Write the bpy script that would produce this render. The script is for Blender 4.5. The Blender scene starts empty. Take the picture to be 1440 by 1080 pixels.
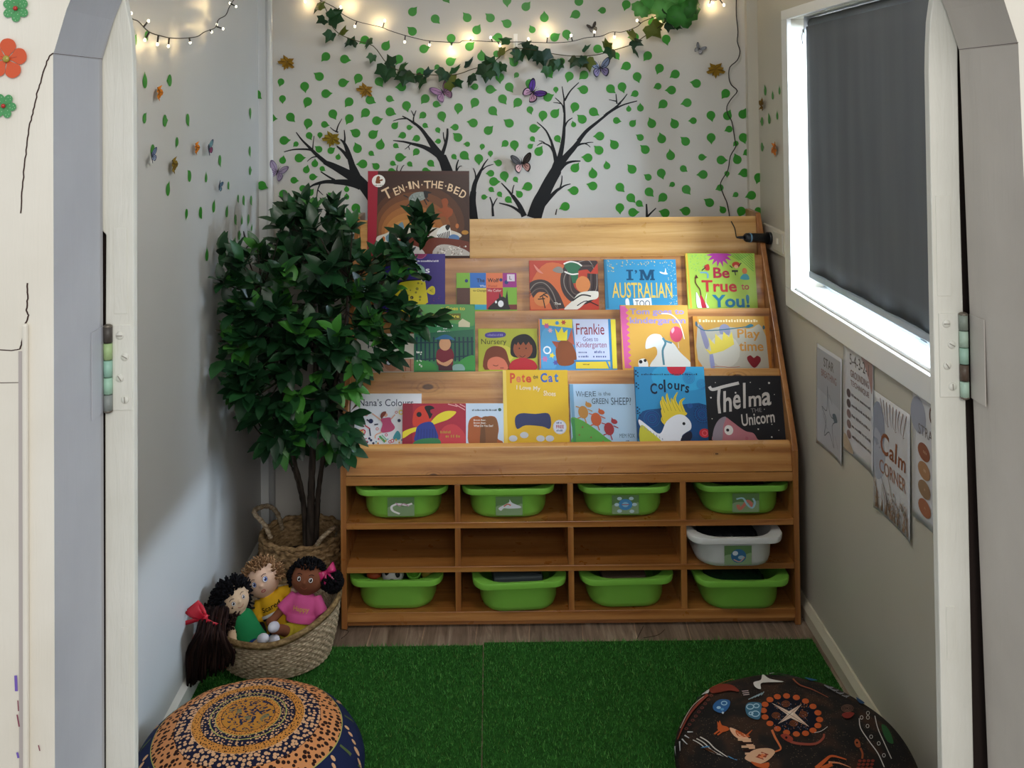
import bpy, bmesh, math, random
from mathutils import Vector, Matrix, geometry
random.seed(7)
SC = bpy.context.scene
COL = SC.collection
PI = math.pi
sin, cos = math.sin, math.cos

# ---------------------------------------------------------------- camera
F_PX, PCX, PCY, EYE = 1395.0, 690.0, 118.0, 1.52
RC = (Matrix.Rotation(math.radians(90 + 1.1), 3, 'X') @ Matrix.Rotation(-0.011, 3, 'Z'))
cam = bpy.data.objects.new('camera', bpy.data.cameras.new('camera'))
COL.objects.link(cam)
SC.camera = cam
cam.data.sensor_width = 36
cam.data.lens = F_PX / 1440 * 36
cam.data.shift_x = (720 - PCX) / 1440
cam.data.shift_y = -(540 - PCY) / 1440
cam.data.clip_start = 0.05
cam.matrix_world = Matrix.Translation((0, 0, EYE)) @ RC.to_4x4()
O = Vector((0, 0, EYE))

def ray(x, y):
    return RC @ Vector(((x - PCX) / F_PX, -(y - PCY) / F_PX, -1.0))
def PY(x, y, Y):
    d = ray(x, y); return O + d * (Y / d.y)
def PX(x, y, X):
    d = ray(x, y); return O + d * (X / d.x)
def PZ(x, y, Z):
    d = ray(x, y); return O + d * ((Z - EYE) / d.z)

# ---------------------------------------------------------------- colour / materials
def lin(c):
    c /= 255.0
    return c / 12.92 if c <= 0.04045 else ((c + 0.055) / 1.055) ** 2.4
def rgb(h):
    h = h.lstrip('#')
    return tuple(lin(int(h[i:i + 2], 16)) for i in (0, 2, 4)) + (1.0,)
_M = {}
def mat(h, rough=0.6, spec=0.4, metal=0.0, coat=0.0, emit=0.0, name=None, trans=0.0):
    key = (h, rough, spec, metal, coat, emit, trans)
    if key in _M: return _M[key]
    m = bpy.data.materials.new(name or 'paint_' + h.strip('#'))
    m.use_nodes = True
    b = m.node_tree.nodes['Principled BSDF']
    b.inputs['Base Color'].default_value = rgb(h)
    b.inputs['Roughness'].default_value = rough
    b.inputs['Specular IOR Level'].default_value = spec
    b.inputs['Metallic'].default_value = metal
    b.inputs['Coat Weight'].default_value = coat
    b.inputs['Coat Roughness'].default_value = 0.15
    if emit:
        b.inputs['Emission Color'].default_value = rgb(h)
        b.inputs['Emission Strength'].default_value = emit
    _M[key] = m
    return m

class NT:
    """small helper for building node materials"""
    def __init__(s, name, rough=0.6, spec=0.4, coat=0.0):
        s.m = bpy.data.materials.new(name); s.m.use_nodes = True
        s.t = s.m.node_tree; s.b = s.t.nodes['Principled BSDF']
        s.b.inputs['Roughness'].default_value = rough
        s.b.inputs['Specular IOR Level'].default_value = spec
        s.b.inputs['Coat Weight'].default_value = coat
        s.b.inputs['Coat Roughness'].default_value = 0.2
    def n(s, typ, ins=None, **kw):
        nd = s.t.nodes.new(typ)
        for k, v in kw.items(): setattr(nd, k, v)
        for k, v in (ins or {}).items():
            if isinstance(v, bpy.types.NodeSocket): s.t.links.new(v, nd.inputs[k])
            else: nd.inputs[k].default_value = v
        return nd
    def coord(s, scale=(1, 1, 1), rot=(0, 0, 0), loc=(0, 0, 0), kind='Object'):
        tc = s.n('ShaderNodeTexCoord')
        return s.n('ShaderNodeMapping', {'Vector': tc.outputs[kind], 'Scale': scale, 'Rotation': rot, 'Location': loc}).outputs[0]
    def noise(s, vec, scale, detail=3, rough=0.5, dist=0.0):
        return s.n('ShaderNodeTexNoise', {'Vector': vec, 'Scale': scale, 'Detail': detail, 'Roughness': rough, 'Distortion': dist}).outputs['Fac']
    def ramp(s, fac, stops, interp='LINEAR'):
        r = s.n('ShaderNodeValToRGB', {'Fac': fac})
        cr = r.color_ramp; cr.interpolation = interp
        while len(cr.elements) < len(stops): cr.elements.new(0.5)
        for e, (p, c) in zip(cr.elements, stops):
            e.position = p; e.color = rgb(c) if isinstance(c, str) else (c, c, c, 1)
        return r.outputs['Color']
    def mix(s, fac, a, b, mode='MIX'):
        m = s.n('ShaderNodeMix', data_type='RGBA', blend_type=mode)
        for k, v in ((0, fac), (6, a), (7, b)):
            if isinstance(v, bpy.types.NodeSocket): s.t.links.new(v, m.inputs[k])
            else: m.inputs[k].default_value = rgb(v) if isinstance(v, str) else v
        return m.outputs[2]
    def math(s, op, a, b=0.0, c=0.0):
        m = s.n('ShaderNodeMath', operation=op)
        for k, v in enumerate((a, b, c)):
            if isinstance(v, bpy.types.NodeSocket): s.t.links.new(v, m.inputs[k])
            else: m.inputs[k].default_value = v
        return m.outputs[0]
    def out(s, col=None, height=None, strength=0.3, dist=0.002, rough=None):
        if col is not None: s.t.links.new(col, s.b.inputs['Base Color'])
        if rough is not None: s.t.links.new(rough, s.b.inputs['Roughness'])
        if height is not None:
            bp = s.n('ShaderNodeBump', {'Height': height, 'Strength': strength, 'Distance': dist})
            s.t.links.new(bp.outputs[0], s.b.inputs['Normal'])
        return s.m

# ---------------------------------------------------------------- mesh builder
class MB:
    def __init__(s):
        s.V = []; s.Fc = []; s.MI = []; s.SM = []; s.mats = []
    def mi(s, m):
        if isinstance(m, str): m = mat(m)
        if m not in s.mats: s.mats.append(m)
        return s.mats.index(m)
    def add(s, vs, fs, m, smooth=False, M=None):
        k = len(s.V); i = s.mi(m)
        s.V += [tuple(M @ Vector(v)) for v in vs] if M is not None else [tuple(v) for v in vs]
        for f in fs:
            s.Fc.append(tuple(a + k for a in f)); s.MI.append(i); s.SM.append(smooth)
        return s
    def box(s, x0, x1, y0, y1, z0, z1, m, M=None):
        v = [(x, y, z) for x in (x0, x1) for y in (y0, y1) for z in (z0, z1)]
        f = [(0, 1, 3, 2), (4, 6, 7, 5), (0, 4, 5, 1), (2, 3, 7, 6), (0, 2, 6, 4), (1, 5, 7, 3)]
        return s.add(v, f, m, M=M)
    def prism(s, pts, d, m, smooth=False):
        """polygon (list of 3D points) extruded along vector d"""
        n = len(pts); d = Vector(d)
        v = [Vector(p) for p in pts]; v = v + [p + d for p in v]
        f = [tuple(range(n))[::-1], tuple(range(n, 2 * n))]
        s.add(v, f, m)
        k = len(s.V) - 2 * n; i = s.mi(m)
        for a in range(n):
            b = (a + 1) % n
            s.Fc.append((k + a, k + b, k + n + b, k + n + a)); s.MI.append(i); s.SM.append(smooth)
        return s
    def tube(s, pts, r, m, n=6, caps=True, smooth=True, M=None, flat=1.0):
        pts = [Vector(p) for p in pts]; N = len(pts)
        rs = r if isinstance(r, (list, tuple)) else [r] * N
        v = []; f = []; up = None
        for i, p in enumerate(pts):
            t = (pts[min(i + 1, N - 1)] - pts[max(i - 1, 0)])
            if t.length < 1e-9: t = Vector((0, 0, 1))
            t.normalize()
            if up is None:
                up = Vector((0, 0, 1)) if abs(t.z) < 0.9 else Vector((1, 0, 0))
            a = t.cross(up)
            if a.length < 1e-6: a = t.orthogonal()
            a.normalize(); b = a.cross(t); b.normalize(); up = b
            for k in range(n):
                w = 2 * PI * k / n
                v.append(p + a * cos(w) * rs[i] + b * sin(w) * rs[i] * flat)
        for i in range(N - 1):
            for k in range(n):
                f.append((i * n + k, i * n + (k + 1) % n, (i + 1) * n + (k + 1) % n, (i + 1) * n + k))
        if caps:
            f.append(tuple(range(n))[::-1]); f.append(tuple((N - 1) * n + k for k in range(n)))
        return s.add(v, f, m, smooth, M)
    def ell(s, c, r, m, nu=14, nv=9, M=None, fn=None):
        v = []; f = []
        for j in range(nv + 1):
            a = PI * j / nv - PI / 2
            for i in range(nu):
                b = 2 * PI * i / nu
                p = Vector((r[0] * cos(a) * cos(b), r[1] * cos(a) * sin(b), r[2] * sin(a)))
                if fn: p = fn(p)
                v.append(p + Vector(c))
        for j in range(nv):
            for i in range(nu):
                f.append((j * nu + i, j * nu + (i + 1) % nu, (j + 1) * nu + (i + 1) % nu, (j + 1) * nu + i))
        return s.add(v, f, m, True, M)
    def lathe(s, prof, m, n=32, c=(0, 0, 0), M=None, smooth=True, fn=None):
        v = []; f = []
        for (r, z) in prof:
            for i in range(n):
                a = 2 * PI * i / n
                p = Vector((c[0] + r * cos(a), c[1] + r * sin(a), c[2] + z))
                v.append(fn(p, a) if fn else p)
        for j in range(len(prof) - 1):
            for i in range(n):
                f.append((j * n + i, j * n + (i + 1) % n, (j + 1) * n + (i + 1) % n, (j + 1) * n + i))
        return s.add(v, f, m, smooth, M)
    def grid(s, P, m, smooth=True, M=None):
        """P: rows of points"""
        h = len(P); w = len(P[0])
        v = [p for row in P for p in row]
        f = [(j * w + i, j * w + i + 1, (j + 1) * w + i + 1, (j + 1) * w + i) for j in range(h - 1) for i in range(w - 1)]
        return s.add(v, f, m, smooth, M)
    def build(s, name, parent=None, origin=None, bevel=0, local=False, solid=0, sub=0):
        me = bpy.data.meshes.new(name)
        if local: o0 = Vector((0, 0, 0))
        elif parent is not None: o0 = Vector(parent['_o']) if '_o' in parent else parent.location.copy()
        elif origin is not None: o0 = Vector(origin)
        else:
            xs, ys, zs = zip(*s.V)
            o0 = Vector(((min(xs) + max(xs)) / 2, (min(ys) + max(ys)) / 2, min(zs)))
        me.from_pydata([tuple(Vector(v) - o0) for v in s.V], [], s.Fc)
        for m in s.mats: me.materials.append(m)
        me.polygons.foreach_set('material_index', s.MI)
        me.polygons.foreach_set('use_smooth', s.SM)
        me.update()
        ob = bpy.data.objects.new(name, me); COL.objects.link(ob)
        if parent is not None:
            ob.parent = parent
            PAR_O[ob.name] = PAR_O.get(parent.name, o0)
        else:
            ob.location = o0 if not local else (0, 0, 0)
            PAR_O[ob.name] = o0
        if solid:
            q = ob.modifiers.new('solid', 'SOLIDIFY'); q.thickness = solid; q.offset = 0
        if sub:
            q = ob.modifiers.new('sub', 'SUBSURF'); q.levels = sub; q.render_levels = sub
        if bevel:
            q = ob.modifiers.new('bevel', 'BEVEL'); q.width = bevel; q.segments = 2; q.limit_method = 'ANGLE'
        return ob
PAR_O = {}
def build(mb, name, parent=None, **kw):
    """world-space verts, also for sub-parts (children of children keep the thing's origin)"""
    if parent is not None and not kw.get('local'):
        o0 = PAR_O[parent.name]
        s = mb; me = bpy.data.meshes.new(name)
        me.from_pydata([tuple(Vector(v) - o0) for v in s.V], [], s.Fc)
        for m in s.mats: me.materials.append(m)
        me.polygons.foreach_set('material_index', s.MI); me.polygons.foreach_set('use_smooth', s.SM)
        me.update()
        ob = bpy.data.objects.new(name, me); COL.objects.link(ob); ob.parent = parent
        PAR_O[ob.name] = o0
        for key, typ in (('solid', 'SOLIDIFY'), ('bevel', 'BEVEL'), ('sub', 'SUBSURF')):
            if kw.get(key):
                q = ob.modifiers.new(key, typ)
                if key == 'solid': q.thickness = kw[key]; q.offset = 0
                if key == 'bevel': q.width = kw[key]; q.segments = 2; q.limit_method = 'ANGLE'
                if key == 'sub': q.levels = q.render_levels = kw[key]
        return ob
    return mb.build(name, parent, **kw)
def thing(name, label, cat, loc=(0, 0, 0), group=None, M=None):
    o = bpy.data.objects.new(name, None); COL.objects.link(o)
    o.empty_display_size = 0.02
    o['label'] = label; o['category'] = cat
    if group: o['group'] = group
    if M is not None: o.matrix_world = M
    else: o.location = loc
    PAR_O[o.name] = Vector(loc)
    return o
def tag(o, label, cat, group=None, kind=None):
    o['label'] = label; o['category'] = cat
    if group: o['group'] = group
    if kind: o['kind'] = kind
    return o
def struct(o):
    o['kind'] = 'structure'; return o

# ---------------------------------------------------------------- flat artwork engine
_T = {}
def text_mesh(t, bold=0.0):
    bold *= 0.5
    key = (t, bold)
    if key in _T: return _T[key]
    cu = bpy.data.curves.new('t', 'FONT'); cu.body = t; cu.size = 1; cu.offset = bold; cu.resolution_u = 3
    ob = bpy.data.objects.new('t', cu)
    COL.objects.link(ob)
    dg = bpy.context.evaluated_depsgraph_get(); dg.update()
    me = bpy.data.meshes.new_from_object(ob.evaluated_get(dg))
    v = [(p.co.x, p.co.y) for p in me.vertices]; f = [tuple(p.vertices) for p in me.polygons]
    bpy.data.objects.remove(ob); bpy.data.curves.remove(cu); bpy.data.meshes.remove(me)
    xs = [p[0] for p in v]; ys = [p[1] for p in v]
    x0, x1, y0, y1 = min(xs), max(xs), min(ys), max(ys)
    v = [((p[0] - x0) / (x1 - x0) - .5, (p[1] - y0) / (y1 - y0) - .5) for p in v]
    _T[key] = (v, f)
    return _T[key]
def smooth_pts(p, closed, k=5):
    n = len(p); out = []
    rng = range(n) if closed else range(n - 1)
    g = (lambda i: p[i % n]) if closed else (lambda i: p[max(0, min(n - 1, i))])
    for i in rng:
        a, b, c, d = g(i - 1), g(i), g(i + 1), g(i + 2)
        for j in range(k):
            t = j / k
            out.append(tuple(0.5 * ((2 * b[q]) + (-a[q] + c[q]) * t + (2 * a[q] - 5 * b[q] + 4 * c[q] - d[q]) * t * t + (-a[q] + 3 * b[q] - 3 * c[q] + d[q]) * t ** 3) for q in range(len(b))))
    if not closed: out.append(tuple(p[-1]))
    return out
def pairs(l): return [(l[i], l[i + 1]) for i in range(0, len(l), 2)]
class Art:
    """artwork on a surface; fr(x, y, h) -> point; y runs down"""
    def __init__(s, mb, fr, eps=4e-5, mf=None, clip=None):
        s.mb = mb; s.fr = fr; s.k = 1; s.eps = eps; s.mf = mf or (lambda c: mat(c, 0.45, 0.4)); s.clip = clip
    def raw(s, pts, faces, c):
        if s.clip:
            x0, y0, x1, y1 = s.clip
            pts = [(min(max(x, x0), x1), min(max(y, y0), y1)) for x, y in pts]
        if getattr(s, 'sub', 0):
            T3 = []
            for f in faces:
                P = [pts[i] for i in f]
                T3 += [tuple(P[j] for j in t) for t in tri(P)]
            for _ in range(8):
                N3 = []; ch = False
                for t in T3:
                    L = [math.dist(t[i], t[(i + 1) % 3]) for i in range(3)]; k = L.index(max(L))
                    if L[k] > s.sub:
                        a, b_, c_ = t[k], t[(k + 1) % 3], t[(k + 2) % 3]; m_ = ((a[0] + b_[0]) / 2, (a[1] + b_[1]) / 2); N3 += [(a, m_, c_), (m_, b_, c_)]; ch = True
                    else: N3.append(t)
                T3 = N3
                if not ch: break
            ix = {}; pts = []; faces = []
            for t in T3:
                f = []
                for p in t:
                    if p not in ix: ix[p] = len(pts); pts.append(p)
                    f.append(ix[p])
                faces.append(tuple(f))
        h = s.k * s.eps; s.k += 1
        s.mb.add([s.fr(x, y, h) for x, y in pts], faces, s.mf(c) if isinstance(c, str) else c)
    def poly(s, c, *l):
        p = pairs(l); s.raw(p, tri(p), c)
    def blob(s, c, *l):
        p = smooth_pts(pairs(l), True, 4); s.raw(p, tri(p), c)
    def ell(s, c, x, y, rx, ry=None, rot=0, n=18):
        ry = ry or rx; q = math.radians(rot)
        p = []
        for i in range(n):
            a = 2 * PI * i / n; u, w = rx * cos(a), ry * sin(a)
            p.append((x + u * cos(q) + w * sin(q), y - u * sin(q) + w * cos(q)))
        s.raw(p, [tuple(range(n))], c)
    def ring(s, c, x, y, r, w, n=22, ry=None):
        ry = ry or r; p = []
        for i in range(n):
            a = 2 * PI * i / n
            p += [(x + r * cos(a), y + ry * sin(a)), (x + (r - w) * cos(a), y + (ry - w) * sin(a))]
        s.raw(p, [(2 * i, 2 * ((i + 1) % n), 2 * ((i + 1) % n) + 1, 2 * i + 1) for i in range(n)], c)
    def line(s, c, w, *l, sm=True, taper=None, k=4):
        p = pairs(l)
        if sm and len(p) > 2: p = smooth_pts(p, False, k)
        n = len(p); v = []
        for i in range(n):
            a, b = p[max(i - 1, 0)], p[min(i + 1, n - 1)]
            dx, dy = b[0] - a[0], b[1] - a[1]; L = math.hypot(dx, dy) or 1
            ww = w / 2 if not taper else (w + (taper - w) * i / (n - 1)) / 2
            v += [(p[i][0] - dy / L * ww, p[i][1] + dx / L * ww), (p[i][0] + dy / L * ww, p[i][1] - dx / L * ww)]
        s.raw(v, [(2 * i, 2 * i + 2, 2 * i + 3, 2 * i + 1) for i in range(n - 1)], c)
    def text(s, t, x0, y0, x1, y1, c, bold=0.0, rot=0, shear=0):
        v, f = text_mesh(t, bold); cx, cy, w, h = (x0 + x1) / 2, (y0 + y1) / 2, x1 - x0, y1 - y0
        q = math.radians(rot); p = []
        for a, b in v:
            X = a * w + shear * b * h; Y = -b * h
            p.append((cx + X * cos(q) + Y * sin(q), cy - X * sin(q) + Y * cos(q)))
        s.raw(p, f, c)
    def word(s, t, x0, y0, x1, y1, c, bold=0.0, jit=0.06, seed=1):
        """hand-lettered: every glyph wobbles a little"""
        s.text(t, x0, y0, x1, y1, c, bold)
    def scrib(s, x0, y0, x1, y1, c, n=14):
        R = random.Random(int(x0 * 7 + y0)); x = x0; h = y1 - y0; st = (x1 - x0) / n
        pts = []; fs = []
        for i in range(n):
            w = st * R.uniform(.45, .8); a = y0 + h * R.choice((0, .25, .25)); b = y1
            k = len(pts); pts += [(x, a), (x + w, a), (x + w, b), (x, b)]; fs.append((k, k + 1, k + 2, k + 3))
            x += st * (1 if R.random() > .18 else 1.35)
            if x + st * .5 > x1: break
        s.raw(pts, fs, c)
def tri(p):
    if len(p) == 3: return [(0, 1, 2)]
    return [tuple(t) for t in geometry.tessellate_polygon([[Vector((a, b, 0)) for a, b in p]])]
# ================================================================ room
XL, XRW, YB, ZC = -0.797, 0.915, 3.42, 2.25
def wallmat(name, c1, c2):
    n = NT(name, 0.42, 0.35)
    v = n.coord(kind='Generated', scale=(3, 3, 3))
    v2 = n.coord(kind='Object')
    col = n.ramp(n.noise(v2, 1.6, 3), [(0.35, c1), (0.65, c2)])
    return n.out(col, n.noise(v2, 260, 2), 0.10, 0.001)
WM = wallmat('painted_wall', '#c8c5bf', '#cfccc6')
WR = wallmat('painted_right_wall', '#bdb8aa', '#c5c0b2')
WL = wallmat('painted_left_wall', '#c3c3c1', '#cbcbc9')
def floor_mat():
    n = NT('vinyl_planks', 0.42, 0.4)
    v = n.coord(rot=(0, 0, PI / 2 + 0.05), loc=(0.02, 0.05, 0))
    br = n.n('ShaderNodeTexBrick', {'Vector': v, 'Scale': 1.0, 'Mortar Size': 0.0016, 'Mortar Smooth': 0.3, 'Brick Width': 1.25, 'Row Height': 0.152,
             'Color1': (0.75, 0.75, 0.75, 1), 'Color2': (1.1, 1.1, 1.1, 1), 'Mortar': (1.9, 1.8, 1.7, 1), 'Bias': 0.0}, offset=0.37)
    v3 = n.coord(scale=(9, 0.9, 9))
    g = n.noise(v3, 5, 6, 0.65, 1.2)
    col = n.ramp(g, [(0.3, '#544436'), (0.48, '#786556'), (0.62, '#91806f'), (0.78, '#b0a292')])
    col = n.mix(1.0, col, br.outputs['Color'], 'MULTIPLY')
    return n.out(col, g, 0.15, 0.001)
b = MB(); b.box(-2.6, 2.6, -1.2, YB + .1, -0.05, 0.0, floor_mat()); struct(b.build('floor', origin=(0, 0, 0)))
b = MB(); b.box(XL - .1, XRW + .1, 1.08, YB + .1, ZC, ZC + .05, WM); struct(b.build('ceiling', origin=(0, 0, 0)))
b = MB(); b.box(XL - .1, XRW + .1, YB, YB + .08, 0, ZC, WM); struct(b.build('wall_back', origin=(0, 0, 0)))
b = MB(); b.box(XL - .08, XL, 1.22, YB, 0, ZC, WL); struct(b.build('wall_left', origin=(0, 0, 0)))
# right wall with the window hole
WY0, WY1, WZ0, WZ1 = 1.62, 3.01, 0.945, 1.765
b = MB()
T = 0.12
b.box(XRW, XRW + T, 1.22, YB, 0, WZ0, WR); b.box(XRW, XRW + T, 1.22, YB, WZ1, ZC, WR)
b.box(XRW, XRW + T, 1.22, WY0, WZ0, WZ1, WR); b.box(XRW, XRW + T, WY1, YB, WZ0, WZ1, WR)
struct(b.build('wall_right', origin=(0, 0, 0)))
TR = mat('#e9e9e6', 0.35, 0.45, name='white_gloss_trim')
# corner beads and skirting
b = MB(); b.box(XL, XL + .03, YB - .018, YB, 0, ZC, mat('#d4d6d6', 0.35)); b.tube([(XL + .036, YB - .012, 0), (XL + .036, YB - .012, ZC)], .012, mat('#d4d6d6', 0.35), 10)
struct(b.build('trim_1', origin=(XL, YB, 0)))
b = MB(); b.box(XRW - .036, XRW, YB - .03, YB, 0, ZC, mat('#cbc6b8', 0.4)); struct(b.build('trim_2', origin=(XRW, YB, 0)))
b = MB(); b.prism([(XRW, 1.24, 0), (XRW - .016, 1.24, 0), (XRW - .016, 1.24, .032), (XRW - .006, 1.24, .05), (XRW, 1.24, .05)], (0, YB - .03 - 1.24, 0), mat('#cfc8b2', 0.35))
struct(b.build('baseboard_right', origin=(XRW, 2, 0)))
b = MB(); b.prism([(XL, 1.24, 0), (XL + .014, 1.24, 0), (XL + .014, 1.24, .05), (XL, 1.24, .06)], (0, YB - .03 - 1.24, 0), mat('#d4d3cc', 0.35))
struct(b.build('baseboard_left', origin=(XL, 2, 0)))
# window: architrave, lining, glass, sashes
w1 = bpy.data.objects.new('window_1', None); COL.objects.link(w1); w1.location = (XRW, 2.3, 1.3); struct(w1); PAR_O['window_1'] = Vector((XRW, 2.3, 1.3))
b = MB(); tw = .058; x0, x1 = XRW - .014, XRW
b.box(x0, x1, WY0 - tw, WY1 + tw, WZ0 - tw, WZ0, TR); b.box(x0, x1, WY0 - tw, WY1 + tw, WZ1, WZ1 + .03, TR)
b.box(x0, x1, WY1, WY1 + tw, WZ0, WZ1, TR); b.box(x0, x1, WY0 - tw, WY0, WZ0, WZ1, TR)
build(b, 'window_frame', w1, bevel=.002)
b = MB(); b.box(XRW + .001, XRW + T - .001, WY0, WY1, WZ0, WZ0 + .008, TR); build(b, 'window_sill', w1)
b = MB(); sx = XRW + .085
for a in ((WY0, WY0 + .03), (2.30, 2.335), (WY1 - .03, WY1)): b.box(sx, sx + .025, a[0], a[1], WZ0 + .01, WZ1, mat('#dfe3e6', 0.3))
b.box(sx, sx + .025, WY0, WY1, WZ0 + .008, WZ0 + .035, mat('#dfe3e6', 0.3)); b.box(sx, sx + .025, WY0, WY1, WZ1 - .03, WZ1, mat('#dfe3e6', 0.3))
build(b, 'sash', w1)
gm = bpy.data.materials.new('window_glass'); gm.use_nodes = True; t = gm.node_tree; t.nodes.remove(t.nodes['Principled BSDF'])
tp = t.nodes.new('ShaderNodeBsdfTransparent'); gl = t.nodes.new('ShaderNodeBsdfGlossy'); gl.inputs['Roughness'].default_value = 0.02
mx = t.nodes.new('ShaderNodeMixShader'); mx.inputs[0].default_value = 0.06
t.links.new(tp.outputs[0], mx.inputs[1]); t.links.new(gl.outputs[0], mx.inputs[2]); t.links.new(mx.outputs[0], t.nodes['Material Output'].inputs[0])
b = MB(); b.box(sx + .010, sx + .014, WY0 + .02, WY1 - .02, WZ0 + .02, WZ1 - .02, gm); build(b, 'pane', w1)
# roller blind
bl = thing('roller_blind', 'charcoal grey roller blind pulled down inside the bright window', 'blind', (XRW + .02, 2.25, 1.0))
fn = NT('blind_fabric', 0.7, 0.2)
fv = fn.coord(scale=(1, 5, .6)); fm = fn.out(fn.ramp(fn.noise(fv, 3, 2), [(.3, '#5c6063'), (.7, '#64686b')]), fn.noise(fn.coord(), 420, 1), .2, .0006)
tl = fm.node_tree; pb = fn.b; trl = tl.nodes.new('ShaderNodeBsdfTranslucent'); trl.inputs[0].default_value = rgb('#8094a8'); mxs = tl.nodes.new('ShaderNodeMixShader'); mxs.inputs[0].default_value = 0.035
tl.links.new(pb.outputs[0], mxs.inputs[1]); tl.links.new(trl.outputs[0], mxs.inputs[2]); tl.links.new(mxs.outputs[0], tl.nodes['Material Output'].inputs[0])
BX, BY0, BY1, BZ0, BZ1 = XRW + .018, WY0 + .05, 2.925, 1.003, 1.735
P = []
for j in range(13):
    z = BZ0 + .012 + (BZ1 - BZ0 - .012) * j / 12
    P.append([(BX + .0022 * sin(y * 23) * (1 - j / 12) + .001 * sin(y * 61), y, z) for y in [BY0 + (BY1 - BY0) * i / 40 for i in range(41)]])
b = MB(); b.grid(P, fm); build(b, 'blind_fabric', bl, solid=.0012)
b = MB(); b.box(BX - .005, BX + .006, BY0, BY1, BZ0 - .006, BZ0 + .014, mat('#8b98a2', .35)); build(b, 'bottom_rail', bl, bevel=.003)
b = MB(); b.tube([(BX + .022, BY0, BZ1 + .008), (BX + .022, BY1, BZ1 + .008)], .018, fm, 16); build(b, 'roller', bl)
b = MB(); b.box(BX - .004, BX + .045, BY1 + .004, BY1 + .008, BZ1 - .03, WZ1, mat('#b9bec2', .3)); b.tube([(BX, BY1 + .006, BZ1 - .01), (BX, BY1 + .02, BZ1 - .012)], .006, mat('#9aa0a6', .3), 8)
build(b, 'bracket', bl)
b = MB(); b.tube([(BX - .003, BY1 + .016, BZ1 - .005), (BX - .006, BY1 + .02, BZ1 - .03), (BX - .004, BY1 + .017, BZ1 - .05)], .0025, mat('#c9cdd0', .4), 6); build(b, 'pull_cord', bl)

# ================================================================ light
W = bpy.data.worlds.new('world'); SC.world = W; W.use_nodes = True
W.node_tree.nodes['Background'].inputs[0].default_value = (0.86, 0.93, 1.0, 1)
W.node_tree.nodes['Background'].inputs[1].default_value = 0.5
def area(name, loc, target, sx, sy, power, col=(1, 1, 1)):
    l = bpy.data.lights.new(name, 'AREA'); l.shape = 'RECTANGLE'; l.size = sx; l.size_y = sy; l.energy = power; l.color = col
    o = bpy.data.objects.new(name, l); COL.objects.link(o); o.location = loc
    o.rotation_euler = (Vector(target) - Vector(loc)).to_track_quat('-Z', 'Y').to_euler()
    return o
area('daylight_window', (2.05, 2.62, 2.02), (0.92, 2.45, 1.1), 1.7, 1.5, 420, (0.74, 0.87, 1.0))
area('low_sky_daylight', (2.35, 2.3, 1.52), (0.92, 2.3, 0.98), 1.9, 0.3, 190, (0.60, 0.78, 1.0))
area('ceiling_light', (0.05, 1.95, 2.2), (0.1, 2.6, 0.9), 0.5, 0.5, 9.5, (1.0, 0.96, 0.9))
area('outer_room_light', (0.5, -1.6, 2.5), (0.0, 1.6, 1.0), 1.6, 1.0, 31, (1.0, 0.95, 0.87))
SC.view_settings.view_transform = 'Standard'
SC.view_settings.look = 'None'
SC.view_settings.exposure = 0.38
SC.view_settings.gamma = 1.0
SC.view_settings.use_curve_mapping = False
try:
    SC.cycles.max_bounces = 7; SC.cycles.diffuse_bounces = 4; SC.cycles.use_denoising = True; SC.cycles.sample_clamp_indirect = 6; SC.cycles.transparent_max_bounces = 8
except Exception: pass
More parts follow.
